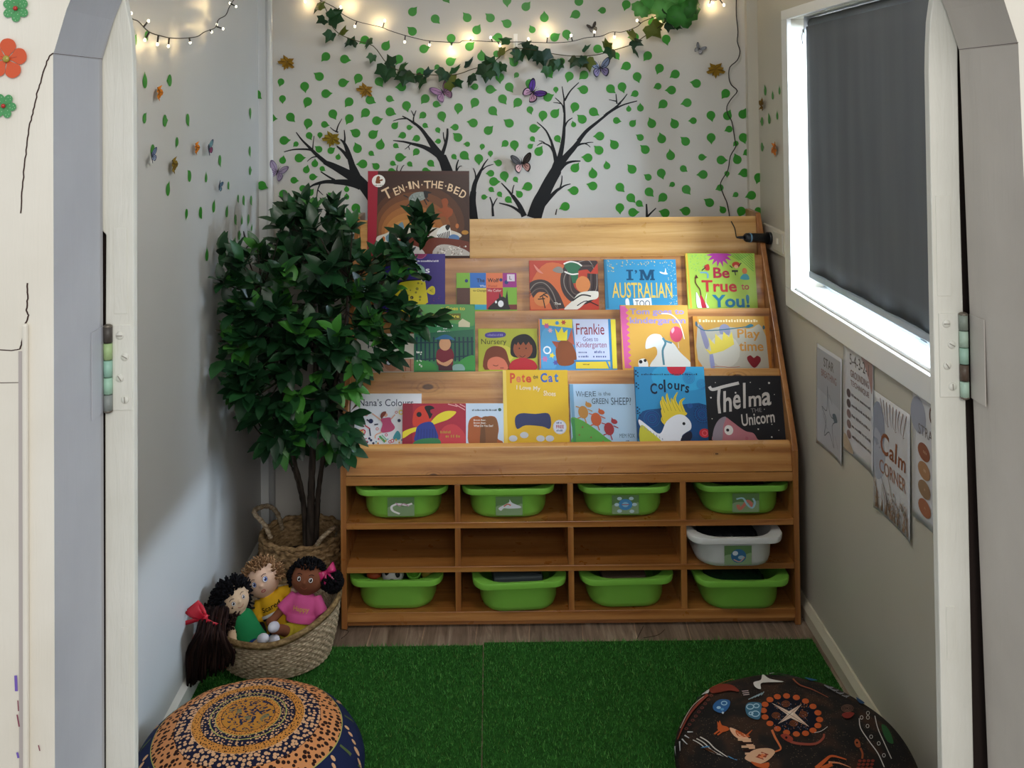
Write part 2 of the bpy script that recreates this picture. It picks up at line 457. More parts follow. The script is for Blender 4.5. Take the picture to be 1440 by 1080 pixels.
# ================================================================ bookcase
YF = 2.90
def ZF(y): return PY(640, y, YF).z
def XF(x): return PY(x, 690, YF).x
def wood(name, axis='X', knots=(), base=('#80491f', '#ad7238', '#c08a4c', '#d4a464')):
    n = NT(name, 0.33, 0.5, 0.4)
    sc = {'X': (1.0, 14, 14), 'Z': (14, 14, 1.0), 'Y': (14, 1.0, 14)}[axis]
    tc = n.n('ShaderNodeTexCoord').outputs['Object']
    v = n.n('ShaderNodeMapping', {'Vector': tc, 'Scale': sc}).outputs[0]
    g = n.noise(v, 2.2, 5, 0.6, 0.9)
    fine = n.n('ShaderNodeMapping', {'Vector': tc, 'Scale': tuple(a * 6 if a > 2 else 2.5 for a in sc)}).outputs[0]
    fg = n.noise(fine, 2.0, 3, 0.6)
    w = n.n('ShaderNodeTexWave', {'Vector': v, 'Scale': 0.5, 'Distortion': 7.0, 'Detail': 2.0, 'Detail Scale': 0.8}, bands_direction={'X': 'Z', 'Z': 'X', 'Y': 'X'}[axis]).outputs['Fac']
    s = n.math('ADD', n.math('MULTIPLY', g, 0.62), n.math('MULTIPLY', w, 0.2))
    s = n.math('ADD', s, n.math('MULTIPLY', fg, 0.22))
    col = n.ramp(s, [(0.28, base[0]), (0.42, base[1]), (0.58, base[2]), (0.78, base[3])])
    for (kx, ky, kz, r) in knots:
        d = n.n('ShaderNodeVectorMath', {0: tc, 1: (kx, ky, kz)}, operation='SUBTRACT').outputs[0]
        d = n.n('ShaderNodeVectorMath', {0: d, 1: (1 / (2.2 * r), 0, 1 / r)}, operation='MULTIPLY').outputs[0]
        L = n.n('ShaderNodeVectorMath', {0: d}, operation='LENGTH').outputs['Value']
        Ld = n.math('ADD', L, n.math('MULTIPLY', g, 0.5))
        ring = n.math('SINE', n.math('MULTIPLY', Ld, 16.0))
        mask = n.math('MULTIPLY', n.math('MAXIMUM', n.math('SUBTRACT', 1.3, L), 0.0), 0.55, )
        mask = n.math('MULTIPLY', mask, n.math('MAXIMUM', ring, 0.0))
        col = n.mix(n.math('MINIMUM', mask, 0.75), col, '#6a3a18')
        core = n.math('MINIMUM', n.math('MULTIPLY', n.math('MAXIMUM', n.math('SUBTRACT', 0.42, L), 0.0), 6.0), 0.85)
        col = n.mix(core, col, '#4a2a16')
    bmp = n.math('ADD', n.math('MULTIPLY', fg, 0.5), n.math('MULTIPLY', n.noise(tc, 34, 2), 0.9))
    rough = n.ramp(n.noise(tc, 24, 3), [(0.3, 0.26), (0.7, 0.46)])
    return n.out(col, bmp, 0.28, 0.0025, rough)
XLo, XRo = XF(478.5), XF(1123.5)
TH = 0.0165
T_ = PX(1069.4, 301.5, XRo); K_ = PX(1121, 632, XRo)
def on_slope(py, px=850):
    best = None
    for i in range(2001):
        q = T_ + (K_ - T_) * (i / 1800 - .02)
        d = ray(px, py); z = EYE + d.z * q.y / d.y
        if best is None or abs(z - q.z) < best[0]: best = (abs(z - q.z), q.y, q.z)
    return best[1], best[2]
S_ = [on_slope(y) for y in (306, 361, 435.5, 520.5, 627)]
CASE = (0.2, 3.15, 0.0)
def kn(px, py, Y, r):
    p = PY(px, py, Y); return (p.x - CASE[0], p.y - CASE[1], p.z, r)
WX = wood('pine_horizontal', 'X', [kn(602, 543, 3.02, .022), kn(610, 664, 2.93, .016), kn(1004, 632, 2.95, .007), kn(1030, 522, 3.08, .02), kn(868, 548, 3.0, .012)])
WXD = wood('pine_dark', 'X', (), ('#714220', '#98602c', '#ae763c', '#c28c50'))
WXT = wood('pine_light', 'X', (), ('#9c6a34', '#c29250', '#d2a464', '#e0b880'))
WZ = wood('pine_vertical', 'Z', (), ('#6e4020', '#955c2c', '#a8703a', '#bd884c'))
case = thing('display_bookcase', 'honey-coloured pine book display case with stepped ledges above open cubbies', 'bookcase', CASE)
for x in (XLo, XRo - TH):
    b = MB(); b.prism([(x, YF, 0), (x, YF, K_.z + .0), (x, YF + .012, K_.z + .03), (x, T_.y, T_.z + .006), (x, 3.395, T_.z + .006), (x, 3.395, 0)], (TH, 0, 0), WZ)
    build(b, 'side_panel', case, bevel=.002)
xi0, xi1 = XLo + TH, XRo - TH
LIFT = .050
BPL = []   # plane of each tier board: (Ytop, Ztop, Ybot, Zbot)
for k in range(4):
    y0, z0 = S_[k]; y1, z1 = S_[k + 1]
    yb, zb = y1 + .045, z1 - LIFT
    BPL.append((y0, z0, yb, zb))
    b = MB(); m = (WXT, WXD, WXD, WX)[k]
    nx, nz = (z0 - zb), -(y0 - yb); L = math.hypot(nx, nz); t = .012
    off = Vector((0, nx / L * t, nz / L * t))
    b.prism([(xi0, y0, z0), (xi1, y0, z0), (xi1, yb, zb), (xi0, yb, zb)], off, m)
    b.box(xi0, xi1, y1 + .001, yb + .012, zb - .012, zb, m)
    build(b, 'display_board', case, bevel=.0015)
yl, zl = S_[4]
b = MB(); zt = ZF(669)
b.prism([(xi0, yl, zl), (xi1, yl, zl), (xi1, YF + .003, zt + .001), (xi0, YF + .003, zt + .001)], (0, .013, .008), WX)
build(b, 'front_ledge', case, bevel=.0015)
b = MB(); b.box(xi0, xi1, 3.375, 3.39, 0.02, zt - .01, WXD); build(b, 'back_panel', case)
rows = [(669.5, 682.3), (735.3, 743.8), (797.3, 805.3), (861, 874.5)]
SH = []
for (a, c) in rows:
    z1, z0 = ZF(a), ZF(c); SH.append((z0, z1))
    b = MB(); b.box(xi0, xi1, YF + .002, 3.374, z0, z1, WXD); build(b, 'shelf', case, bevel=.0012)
DX = [(xi0, xi0)] + [(XF(a), XF(c)) for a, c in ((639, 647), (798, 806), (956.5, 965))] + [(xi1, xi1)]
for k in range(3):
    za, zb = SH[k + 1][1], SH[k][0]
    for a, c in DX[1:4]:
        b = MB(); b.box(a, c, YF + .004, 3.374, za, zb, WZ); build(b, 'divider', case, bevel=.001)
b = MB(); b.box(xi0, xi1, YF + .012, YF + .026, .006, SH[3][0], WXD); build(b, 'plinth', case)
# ================================================================ books
def art_mat(c): return mat(c, 0.36, 0.35, coat=0.08)
BOOKS = []
def book(tier, ox, oy, sc, rect, art, label, cover, th=.007, fwd=0, spine=None, group=None, hid=.03, pages='#e9e5dc', soft=.004):
    """rect and art are in measured units: photo = origin + u/sc"""
    y0, z0, yb, zb = BPL[tier]
    dv = Vector((0, y0 - yb, z0 - zb)).normalized()
    nrm = Vector((0, -dv.z, dv.y))
    d = th + .0015 + fwd
    P0 = Vector((0, yb, zb)) + nrm * d
    def hit(px, py):
        r = ray(px, py); t = (P0 - O).dot(nrm) / r.dot(nrm); return O + r * t
    x0, ya, x1, yc = rect
    f = lambda u, v: (ox + u / sc, oy + v / sc)
    BL = hit(*f(x0, yc)); BR = hit(*f(x1, yc)); TL = hit(*f(x0, ya))
    w = (BR - BL).length; h = (TL - BL).dot(dv); ax = (BR - BL).normalized()
    base = BL - dv * hid if hid is not None else BL
    kx, ky = w / (x1 - x0), h / (yc - ya)
    def fr(x, y, e): return BL + ax * ((x - x0) * kx) + dv * ((yc - y) * ky) + nrm * e
    root = thing('picture_book', label, 'book', tuple(base - nrm * th / 2), group or 'picture books on the display ledges')
    cm = art_mat(cover); H = h + (BL - base).length
    b = MB(); c = .0011
    def slab(mb, a0, a1, h0, h1, n0, n1, m):
        q = [base + ax * a + dv * v + nrm * k for a in (a0, a1) for v in (h0, h1) for k in (n0, n1)]
        mb.add(q, [(0, 1, 3, 2), (4, 6, 7, 5), (0, 4, 5, 1), (2, 3, 7, 6), (0, 2, 6, 4), (1, 5, 7, 3)], m)
    slab(b, 0, w, 0, H, -c, 0, cm); slab(b, 0, w, 0, H, -th, -th + c, cm); slab(b, -.0005, c, 0, H, -th, 0, art_mat(spine or cover))
    cov = build(b, 'cover', root)
    b = MB(); slab(b, c, w - .002, .002, H - .003, -th + c, -c, mat(pages, .8)); build(b, 'pages', root)
    b = MB(); A = Art(b, fr, mf=art_mat, clip=(x0 + .5, ya + .5, x1 - .5, yc))
    art(A); o = build(b, 'cover_art', root)
    return root
def star(A, c, x, y, r, r2, n, rot=0):
    l = []
    for i in range(2 * n):
        a = PI * i / n + rot; q = r if i % 2 == 0 else r2; l += [x + q * cos(a), y + q * sin(a)]
    A.poly(c, *l)
def dots(A, cols, x0, y0, x1, y1, n, r, seed=1):
    R = random.Random(seed)
    for c in cols:
        p = []; f = []
        for i in range(n):
            x, y, q = R.uniform(x0, x1), R.uniform(y0, y1), R.uniform(r * .5, r)
            k = len(p); p += [(x + q * cos(a), y + q * sin(a)) for a in [PI / 3 * j for j in range(6)]]; f.append(tuple(range(k, k + 6)))
        A.raw(p, f, c)

# ---- 1 large brown book, top ledge
def a1(A):
    # soft warm centre, as printed
    for i, c in enumerate(('#3f241a', '#57331f', '#704225', '#8b542b', '#a56732', '#b97b3c', '#c98f4a')):
        k = i / 7
        A.ell(c, 700 - 20 * i, 640 + 25 * i, 560 - 55 * i, 480 - 50 * i, n=30)
    A.poly('#a01c33', 130, 80, 240, 80, 222, 1000, 118, 1000)
    A.poly('#402018', 245, 80, 1240, 80, 1240, 120, 245, 120)
    A.ell('#f2efe8', 246, 190, 73, 68); A.blob('#8a4a26', 225, 150, 245, 135, 262, 150, 258, 175, 290, 170, 288, 188, 262, 195, 268, 215, 215, 215, 218, 180)
    A.scrib(196, 232, 300, 243, '#6a6258', 9)
    L = [('T', 340, 325, 92, 118, 27), ('E', 440, 303, 52, 84, 21), ('N', 497, 275, 56, 82, 18), ('I', 590, 238, 28, 84, 13), ('N', 655, 232, 70, 84, 7),
         ('T', 782, 230, 78, 84, 2), ('H', 857, 229, 60, 82, -4), ('E', 927, 235, 52, 82, -9), ('B', 1035, 265, 58, 84, -16), ('E', 1103, 295, 54, 84, -22), ('D', 1170, 335, 64, 88, -30)]
    for ch, x, y, w, h, r in L: A.text(ch, x - w / 2, y - h / 2, x + w / 2, y + h / 2, '#e8c9a4', .03, r)
    for x, y in ((552, 256), (722, 232), (982, 246)): A.ell('#e8c9a4', x, y, 8)
    A.blob('#8d9690', 580, 370, 640, 320, 740, 310, 770, 350, 740, 395, 640, 420, 590, 420); dots(A, ('#a9b2ac', '#6f7a78'), 600, 330, 745, 400, 14, 9)
    A.blob('#1c1a1c', 740, 300, 775, 300, 830, 318, 790, 330, 785, 370, 755, 375, 745, 340)
    for l in ((600, 425, 550, 470), (620, 425, 575, 510), (745, 390, 775, 450), (765, 380, 798, 415), (570, 370, 520, 345)): A.line('#2a2422', 12, *l)
    A.blob('#9a4a22', 935, 400, 985, 380, 1010, 420, 1000, 470, 1055, 500, 1050, 560, 1010, 590, 990, 640, 975, 580, 900, 580, 895, 550, 950, 540, 900, 510, 900, 490, 950, 480)
    A.blob('#d7cfc0', 230, 800, 330, 760, 480, 700, 900, 700, 1130, 760, 1120, 810, 900, 830, 300, 860); A.blob('#6f8fa0', 330, 790, 400, 740, 470, 660, 510, 640, 520, 720, 420, 800, 350, 850)
    A.blob('#2f6f52', 390, 800, 420, 730, 460, 745, 475, 800, 430, 790); A.ell('#d9a37c', 780, 590, 26, 30); A.blob('#3a2218', 735, 560, 790, 550, 795, 570, 760, 580, 740, 620); A.poly('#5f1c26', 715, 720, 810, 690, 800, 790, 690, 790)
    A.blob('#e8e6e0', 880, 760, 930, 690, 1010, 670, 1040, 760, 1020, 830, 900, 850)
    for i in range(8): A.line('#191717', 9, 885 + i * 19, 775 - i * 6, 905 + i * 16, 800, 900 + i * 19, 850 - i * 5)
    A.blob('#191717', 975, 690, 1000, 665, 1030, 680, 1000, 730)
    A.blob('#5a7fae', 1010, 800, 1060, 770, 1120, 790, 1120, 830, 1050, 850)
    A.blob('#6e3222', 300, 870, 700, 800, 1230, 850, 1230, 1000, 240, 1000)
    A.blob('#cfcac2', 560, 930, 620, 890, 720, 930, 740, 1000, 520, 1000); A.blob('#bdb6ad', 880, 900, 1000, 880, 1180, 930, 1235, 1000, 860, 1000); dots(A, ('#8f8378', '#e6dfd5'), 880, 900, 1210, 990, 26, 11)
    A.ell('#c0703a', 370, 700, 18, 30); A.ell('#c0703a', 305, 820, 16, 30); A.ell('#c0703a', 1105, 680, 18, 26); A.ell('#b9802f', 1190, 750, 38, 24)
book(0, 500, 230, 7.717, (130, 80, 1240, 1000), a1, 'large brown picture book with a red spine, alone on the top ledge', '#3a2018', th=.006, spine='#8f1b2e', hid=.015)
# ---- 2 purple
def a2(A):
    A.ell('#8c2a5c', 905, 455, 60, 45); A.ring('#c05a8a', 905, 455, 50, 4)
    A.scrib(800, 516, 1060, 530, '#e8e4ee', 24)
    A.text('Shapes', 700, 580, 985, 650, '#f0eef4', .03, 4)
    A.blob('#d9c81e', 640, 850, 740, 700, 800, 690, 930, 680, 955, 760, 970, 860, 960, 880, 850, 940, 720, 950, 700, 880)
    A.line('#191522', 12, 690, 720, 780, 690, 930, 680); A.ell('#f2efe4', 932, 675, 20, 24); A.ell('#12101a', 932, 680, 14, 17); A.ell('#12101a', 834, 832, 14)
    A.blob('#d9c81e', 960, 770, 1000, 735, 1028, 750, 1028, 800, 1000, 808, 965, 790)
    for i in range(4): A.line('#8c8420', 3, 985, 772, 1020, 750 + 15 * i)
    dots(A, ('#8c8420',), 720, 710, 940, 920, 24, 14); dots(A, ('#5b3f8c', '#3a3a9a'), 580, 690, 650, 930, 14, 8); dots(A, ('#6a2f6a',), 1000, 820, 1085, 900, 12, 6)
book(1, 440, 280, 6, (560, 462, 1115, 960), a2, 'deep purple picture book with a yellow spotted fish, partly behind the tree leaves', '#33217a', th=.009, spine='#2a1a66')
# ---- 3 patchwork wolf
def a3(A):
    q = [(133, 322, 247, 450, '#7fb53c'), (247, 322, 383, 450, '#2a6fc4'), (383, 322, 525, 450, '#e2784c'), (525, 322, 643, 445, '#9c2484'),
         (133, 450, 247, 632, '#5a3a34'), (247, 450, 386, 590, '#e0cb54'), (386, 450, 525, 632, '#b8283c'), (525, 445, 643, 590, '#7fb53c'), (247, 590, 386, 632, '#3aa4c4'), (525, 590, 643, 632, '#7a3434')]
    for x0, y0, x1, y1, c in q: A.poly(c, x0, y0, x1, y0, x1, y1, x0, y1)
    A.text('The', 303, 370, 372, 402, '#14141c', .03); A.text('Wolf', 396, 368, 492, 402, '#14141c', .04)
    A.text('Who', 330, 424, 380, 442, '#e8eef4', .01); A.text('Wanted', 398, 424, 476, 442, '#b43a2a', .01)
    A.text('to Change', 272, 462, 384, 486, '#3a3020', .01); A.text('His Color', 398, 460, 512, 482, '#f0d8d0', .01)
    for x, y, r in ((217, 390, 14), (510, 382, 14), (556, 402, 17)): A.ell('#22347a', x, y, r)
    A.poly('#ddd0dc', 562, 334, 627, 334, 627, 394, 562, 394); A.text('L', 582, 348, 602, 380, '#2a2430', .02)
    A.blob('#1c1b1f', 400, 632, 450, 570, 500, 530, 540, 530, 575, 600, 570, 632); A.poly('#1c1b1f', 545, 540, 562, 465, 572, 600); A.poly('#1c1b1f', 490, 545, 497, 485, 515, 540)
    A.ell('#eef1f4', 506, 583, 24, 28); A.ell('#eef1f4', 466, 568, 9, 12)
book(1, 620, 330, 6, (133, 322, 643, 632), a3, 'small patchwork-coloured board book with an L sticker, right of the purple book', '#7fb53c', th=.012)
# ---- 4 red/orange with dark coils
def a4(A):
    A.blob('#d46a3a', 900, 240, 1100, 300, 1120, 560, 1000, 632, 760, 632, 760, 420)
    A.line('#3a2a2c', 105, 740, 500, 800, 440, 880, 440, 950, 520, 1000, 640, k=6); A.line('#3a2a2c', 110, 1310, 280, 1250, 240, 1120, 270, 1070, 370, 1090, 480, 1180, 540, 1280, 480, 1300, 330, k=6)
    for o, c in ((-26, '#8a8078'), (0, '#171417'), (24, '#6b5a54')):
        A.line(c, 7, 750, 500 + o, 805, 440 + o, 880, 438 + o, 940 - o * .3, 520 + o, 990, 640, k=6); A.line(c, 7, 1300, 275 - o * .4, 1250, 240 + o, 1120, 270 + o * .3, 1072 + o, 370, 1092 + o * .8, 480, 1180, 536 - o, 1282 - o, 480, 1300 - o, 330, k=6)
    A.blob('#1f6a48', 1050, 260, 1120, 230, 1190, 270, 1170, 300, 1160, 390, 1120, 410, 1100, 340); A.line('#f1ece4', 12, 1045, 248, 1100, 228, 1160, 238, 1200, 265); A.line('#f1ece4', 12, 1050, 312, 1110, 335, 1170, 330)
    A.blob('#8d8880', 950, 300, 990, 270, 1030, 280, 1040, 320, 990, 322); A.ell('#d8854a', 1205, 420, 62, 70); A.ell('#d8854a', 855, 545, 68, 60)
    for l in ((860, 520, 880, 620), (835, 530, 870, 510, 905, 530), (820, 545, 880, 540), (865, 505, 895, 495)): A.line('#1e1613', 9, *l)
    A.blob('#e6e0d2', 1040, 632, 1110, 560, 1180, 490, 1330, 480, 1320, 540, 1240, 560, 1150, 632); A.line('#1d1a18', 12, 1110, 560, 1190, 510, 1270, 520); A.line('#1d1a18', 8, 1150, 600, 1230, 560, 1330, 600)
    A.text('The', 957, 572, 1014, 592, '#eae4da', .02)
    A.blob('#e08a78', 790, 250, 840, 300, 870, 330, 820, 310)
book(1, 620, 330, 6, (752, 218, 1335, 632), a4, 'red and orange picture book with dark coiling snake shapes on the second ledge', '#bf3d2b', th=.006)
# ---- 5 blue
def a5(A):
    A.poly('#2a7394', 65, 137, 82, 137, 92, 520, 70, 520)
    A.text('\u2019', 302, 220, 322, 250, '#0f4a6c', .02)
    K = '#0f4a6c'
    for q in ((236, 218, 290, 230), (236, 288, 290, 300), (252, 218, 274, 300), (338, 218, 372, 230), (424, 218, 458, 230), (338, 288, 376, 300), (420, 288, 458, 300), (346, 218, 364, 300), (430, 218, 450, 300)): A.poly(K, q[0], q[1], q[2], q[1], q[2], q[3], q[0], q[3])
    A.poly(K, 350, 218, 374, 218, 398, 272, 398, 300, 388, 300); A.poly(K, 446, 218, 422, 218, 398, 272, 398, 300, 408, 300); A.text('AUSTRALIAN', 120, 318, 590, 438, '#e6c45a', .02)
    A.poly('#eef1f2', 280, 445, 422, 437, 428, 520, 286, 520); A.text('TOO', 296, 456, 412, 505, '#22303c', .0)
    A.blob('#f0f4f6', 500, 232, 535, 240, 545, 205, 552, 240, 562, 252, 540, 255, 505, 245)
    dots(A, ('#d8c88a',), 85, 145, 610, 190, 46, 5, 3); dots(A, ('#d8c88a', '#a8d4e4'), 560, 190, 622, 500, 20, 5, 5); dots(A, ('#d8c88a',), 92, 190, 150, 240, 12, 5, 6)
    A.blob('#e8eef0', 222, 450, 245, 445, 252, 500, 226, 505)
book(1, 840, 340, 5.538, (65, 137, 628, 520), a5, 'sky blue picture book lettered in gold capitals on the second ledge', '#3b93bd', th=.01, spine='#2a7394')
# ---- 6 lime green
def a6(A):
    A.poly('#d6a838', 707, 90, 722, 90, 740, 515, 722, 515)
    star(A, '#a8338c', 975, 92, 110, 62, 15, .1)
    for i in range(7):
        A.line('#5aa03c', 5, 1090 + i * 22, 90, 1235, 230 - i * 20); A.line('#5aa03c', 5, 1090 + i * 22, 90, 1060 + i * 10, 110 + i * 6)
    dots(A, ('#8ab83a', '#6aa878'), 740, 100, 870, 230, 40, 4, 2)
    A.text('Be', 918, 200, 1045, 284, '#a81f3c', .05); A.text('True', 822, 300, 1096, 392, '#b82a30', .05); A.text('to', 1130, 330, 1192, 374, '#a8283c', .03)
    A.text('You!', 896, 412, 1188, 512, '#1c6c8c', .06)
    A.blob('#b83028', 850, 190, 885, 175, 890, 220, 860, 222); A.line('#2a2a2c', 8, 860, 200, 828, 225); A.line('#6a9cb8', 12, 815, 240, 870, 245, 872, 285)
    A.ell('#b83a24', 1100, 180, 32, 24); A.ell('#e8b488', 1100, 195, 16, 14); A.line('#2a2624', 7, 1050, 185, 1070, 205); A.line('#2a2624', 7, 1120, 190, 1142, 165); A.poly('#1c1c20', 1064, 222, 1112, 222, 1112, 236, 1064, 236); A.line('#1c1c20', 7, 1088, 236, 1092, 262)
    A.ell('#c8723c', 1164, 228, 20, 24); A.blob('#3c94a0', 1128, 290, 1150, 255, 1185, 255, 1195, 295)
    A.line('#5a2a1e', 8, 783, 262, 775, 320, 805, 370, 812, 420); A.poly('#5a2a1e', 768, 285, 783, 255, 797, 283)
    A.blob('#eef0f2', 775, 395, 800, 440, 830, 515, 780, 512); A.blob('#eef0f2', 860, 400, 845, 460, 870, 512, 840, 512); A.blob('#b82438', 805, 425, 822, 430, 852, 515, 815, 515)
book(1, 840, 340, 5.538, (707, 90, 1250, 515), a6, 'lime green picture book with a magenta starburst at its top, right end of second ledge', '#a3c24a', th=.01, spine='#d6a838')
# ---- 7 kindergarten, behind leaves
def a7(A):
    A.text('KINDERGARTEN,', 372, 180, 740, 222, '#1d2c2c', .03); A.text('HERE', 415, 238, 560, 270, '#1d2c2c', .03)
    A.poly('#d8a88c', 400, 350, 765, 350, 765, 445, 330, 445)
    for x in (430, 500, 700, 740): A.line('#b87060', 8, x, 352, x + 3, 444, sm=False)
    A.line('#c08a70', 4, 400, 395, 765, 395)
    A.ell('#c98d6a', 597, 390, 56, 50); A.blob('#8a3c22', 545, 375, 570, 338, 610, 332, 650, 350, 652, 385, 600, 362)
    for x in (576, 618): A.ell('#2a3a4c', x, 379 + (x - 576) / 6, 23, 20); A.ell('#e8eef2', x, 379 + (x - 576) / 6, 17, 15)
    A.poly('#3a7c8c', 672, 318, 698, 312, 702, 332, 676, 334)
book(2, 440, 440, 5.4, (330, 158, 768, 445), a7, 'cream picture book with a bespectacled face, behind the leaves, left end of third ledge', '#e2ddd0', th=.005)
# ---- 8 green day care
def a8(A):
    A.blob('#5c9c54', 560, 60, 700, 48, 1060, 60, 1060, 230, 800, 200, 560, 240)
    A.text('y Goes to', 780, 66, 985, 108, '#e0cc3c', .03); A.poly('#6a6a24', 640, 130, 950, 125, 948, 182, 640, 185); A.text('ndy-Care', 735, 134, 936, 172, '#e6d84a', .04)
    A.scrib(762, 204, 870, 216, '#dfe8e4', 10); A.scrib(750, 222, 880, 238, '#eef2f0', 10); A.scrib(800, 250, 830, 260, '#dfe8e4', 4); A.scrib(750, 270, 880, 288, '#eef2f0', 12)
    A.poly('#d8d2b0', 930, 200, 965, 170, 1028, 205, 1026, 242, 930, 240)
    A.poly('#2c6b50', 556, 300, 1060, 260, 1062, 520, 556, 520)
    for i in range(14): A.line('#123a48', 14, 575 + i * 36, 325, 577 + i * 36, 530, sm=False)
    A.line('#123a48', 10, 560, 375, 1060, 365); A.line('#123a48', 10, 560, 520, 1060, 480)
    A.blob('#3f9a48', 556, 520, 700, 540, 740, 605, 556, 605); A.blob('#3f9a48', 950, 520, 1060, 480, 1062, 605, 900, 605); A.blob('#8cb4ac', 890, 560, 960, 555, 980, 605, 880, 605)
    A.blob('#7c1f32', 745, 450, 780, 420, 860, 420, 890, 470, 885, 520, 870, 570, 765, 570, 742, 520); A.poly('#4c2430', 758, 560, 875, 560, 880, 605, 762, 605)
    A.ell('#dba37a', 815, 385, 50, 55); A.blob('#2c6c9c', 728, 345, 770, 320, 815, 305, 860, 318, 900, 352, 850, 345, 780, 345)
    A.blob('#dba37a', 745, 510, 800, 540, 870, 510, 880, 525, 830, 570, 760, 545); dots(A, ('#eef4ea',), 570, 440, 620, 600, 12, 9, 4)
book(2, 490, 420, 6, (553, 48, 1070, 605), a8, 'green picture book of a boy in a blue hat beside a fence', '#3c8a58', th=.009, spine='#7ab08c', pages='#f2f2ee')
# ---- 9 nursery
def a9(A):
    A.blob('#4a3c94', 380, 835, 450, 820, 540, 825, 542, 860, 450, 872, 382, 865); A.scrib(398, 838, 525, 856, '#8c84c4', 9)
    A.text('Nursery', 342, 880, 556, 938, '#33301a', .0)
    A.ell('#d4cc50', 500, 1010, 120, 80)
    A.blob('#7c3a22', 370, 1140, 375, 1000, 420, 950, 480, 940, 545, 970, 575, 1060, 585, 1140); A.blob('#d8785c', 410, 1140, 400, 1060, 470, 1030, 540, 1060, 560, 1140)
    A.line('#5a2418', 5, 440, 1100, 465, 1108, 485, 1100); A.line('#5a2418', 5, 500, 1125, 530, 1125)
    A.blob('#16161c', 590, 960, 610, 880, 680, 842, 750, 850, 805, 920, 808, 1020, 770, 1045, 610, 1030); A.ell('#9c5234', 695, 965, 82, 85)
    A.poly('#16161c', 615, 905, 640, 935, 655, 905, 675, 935, 700, 905, 720, 935, 745, 905, 765, 935, 780, 900, 700, 860)
    for x in (665, 722): A.ell('#1c1210', x, 960, 6)
    A.line('#4a1c14', 5, 665, 1020, 690, 1034, 715, 1018); A.blob('#b82430', 590, 1140, 600, 1070, 690, 1040, 790, 1070, 800, 1140)
book(2, 620, 330, 6, (318, 793, 818, 1140), a9, 'olive-yellow picture book with two cartoon children, centre-left of third ledge', '#b4b83c', th=.006)
# ---- 10 dog
def a10(A):
    A.poly('#e8d440', 862, 714, 1120, 714, 1120, 790, 862, 760); A.blob('#58a4d4', 858, 830, 960, 800, 1000, 1000, 960, 1130, 858, 1130)
    for x, y, c, r in ((900, 770, '#c05a8c', 28), (990, 745, '#3c8cc0', 22), (1045, 740, '#c04a3c', 24), (930, 810, '#e0a8b8', 22), (880, 1050, '#c47aa8', 30), (970, 1080, '#5a58a4', 26)): star(A, c, x, y, r, r * .55, 6)
    A.ring('#eef2f6', 900, 975, 34, 12)
    star(A, '#e8d440', 940, 1020, 28, 13, 5)
    A.blob('#8a4a28', 975, 960, 1010, 900, 1090, 890, 1130, 960, 1150, 1040, 1100, 1100, 1000, 1100, 975, 1030); A.poly('#b8604a', 1075, 895, 1115, 790, 1132, 935); A.poly('#a4503c', 940, 900, 1000, 905, 985, 965)
    A.poly('#e8d834', 970, 790, 1000, 830, 1030, 780, 1045, 830, 1078, 800, 1070, 895, 990, 895)
    A.poly('#c9d0e8', 1122, 714, 1425, 714, 1430, 1060, 1150, 1060)
    A.text('Frankie', 1150, 750, 1390, 845, '#8c2438', .01); A.text('Goes to', 1205, 862, 1335, 900, '#5a3c7c', 0); A.text('Kindergarten', 1150, 905, 1405, 968, '#8c2a4c', .0)
    for a in ((1165, 985, 1235, 1000), (1300, 980, 1385, 1000), (1165, 1020, 1250, 1036), (1288, 1020, 1400, 1036)): A.scrib(*a, '#3c4a8c', 6)
    A.poly('#e8cc3c', 1140, 1075, 1430, 1070, 1430, 1130, 1140, 1130); A.scrib(1200, 1090, 1260, 1100, '#4a3a1c', 8); A.line('#3a8cc4', 12, 1125, 1064, 1440, 1064, sm=False); A.line('#3a8cc4', 14, 1432, 714, 1440, 1060, sm=False); A.line('#3a8cc4', 14, 1400, 1066, 1425, 1130)
    A.poly('#e8d440', 1447, 714, 1490, 714, 1490, 1130, 1450, 1130); A.poly('#e0762c', 832, 714, 842, 714, 845, 1130, 835, 1130)
book(2, 620, 330, 6, (830, 712, 1488, 1130), a10, 'busy multicoloured picture book with a lilac title panel, centre of third ledge', '#4a94c8', th=.009, spine='#d8b43c')
# ---- 11 balloon book
def a11(A):
    l = [195, 500, 240, 500]
    for i in range(22): l += [(262 if i % 2 else 236) + i * .4, 510 + i * 22]
    l += [258, 985, 215, 985]; A.poly('#d8609c', *l)
    A.text('Tom goes to', 270, 520, 698, 580, '#9a8cc4', .05); A.text('kindergarten', 268, 588, 706, 652, '#9a8cc4', .05)
    A.ell('#d8506c', 628, 722, 50, 62); A.blob('#f0b0bc', 590, 690, 610, 668, 615, 690, 598, 715); A.line('#e8e4d8', 4, 640, 785, 642, 830)
    A.blob('#e9e9e4', 382, 830, 395, 760, 440, 722, 500, 725, 530, 760, 600, 790, 650, 860, 730, 940, 740, 985, 420, 985, 470, 880, 460, 820, 410, 832)
    A.line('#5a8c9c', 16, 520, 750, 540, 790, 515, 850, 520, 960); A.line('#5a8c9c', 14, 530, 770, 590, 790)
    A.blob('#f0f0ee', 330, 985, 325, 925, 370, 910, 395, 940, 390, 985); A.ell('#20242c', 340, 935, 14); A.ell('#20242c', 375, 925, 12)
    A.line('#f6efe0', 8, 520, 560, 600, 570, 660, 640, 690, 760)
book(2, 840, 340, 5.538, (195, 493, 728, 985), a11, 'orange-yellow picture book with a pink zigzag border and pink balloon', '#dba64c', th=.008, spine='#c94f8c')
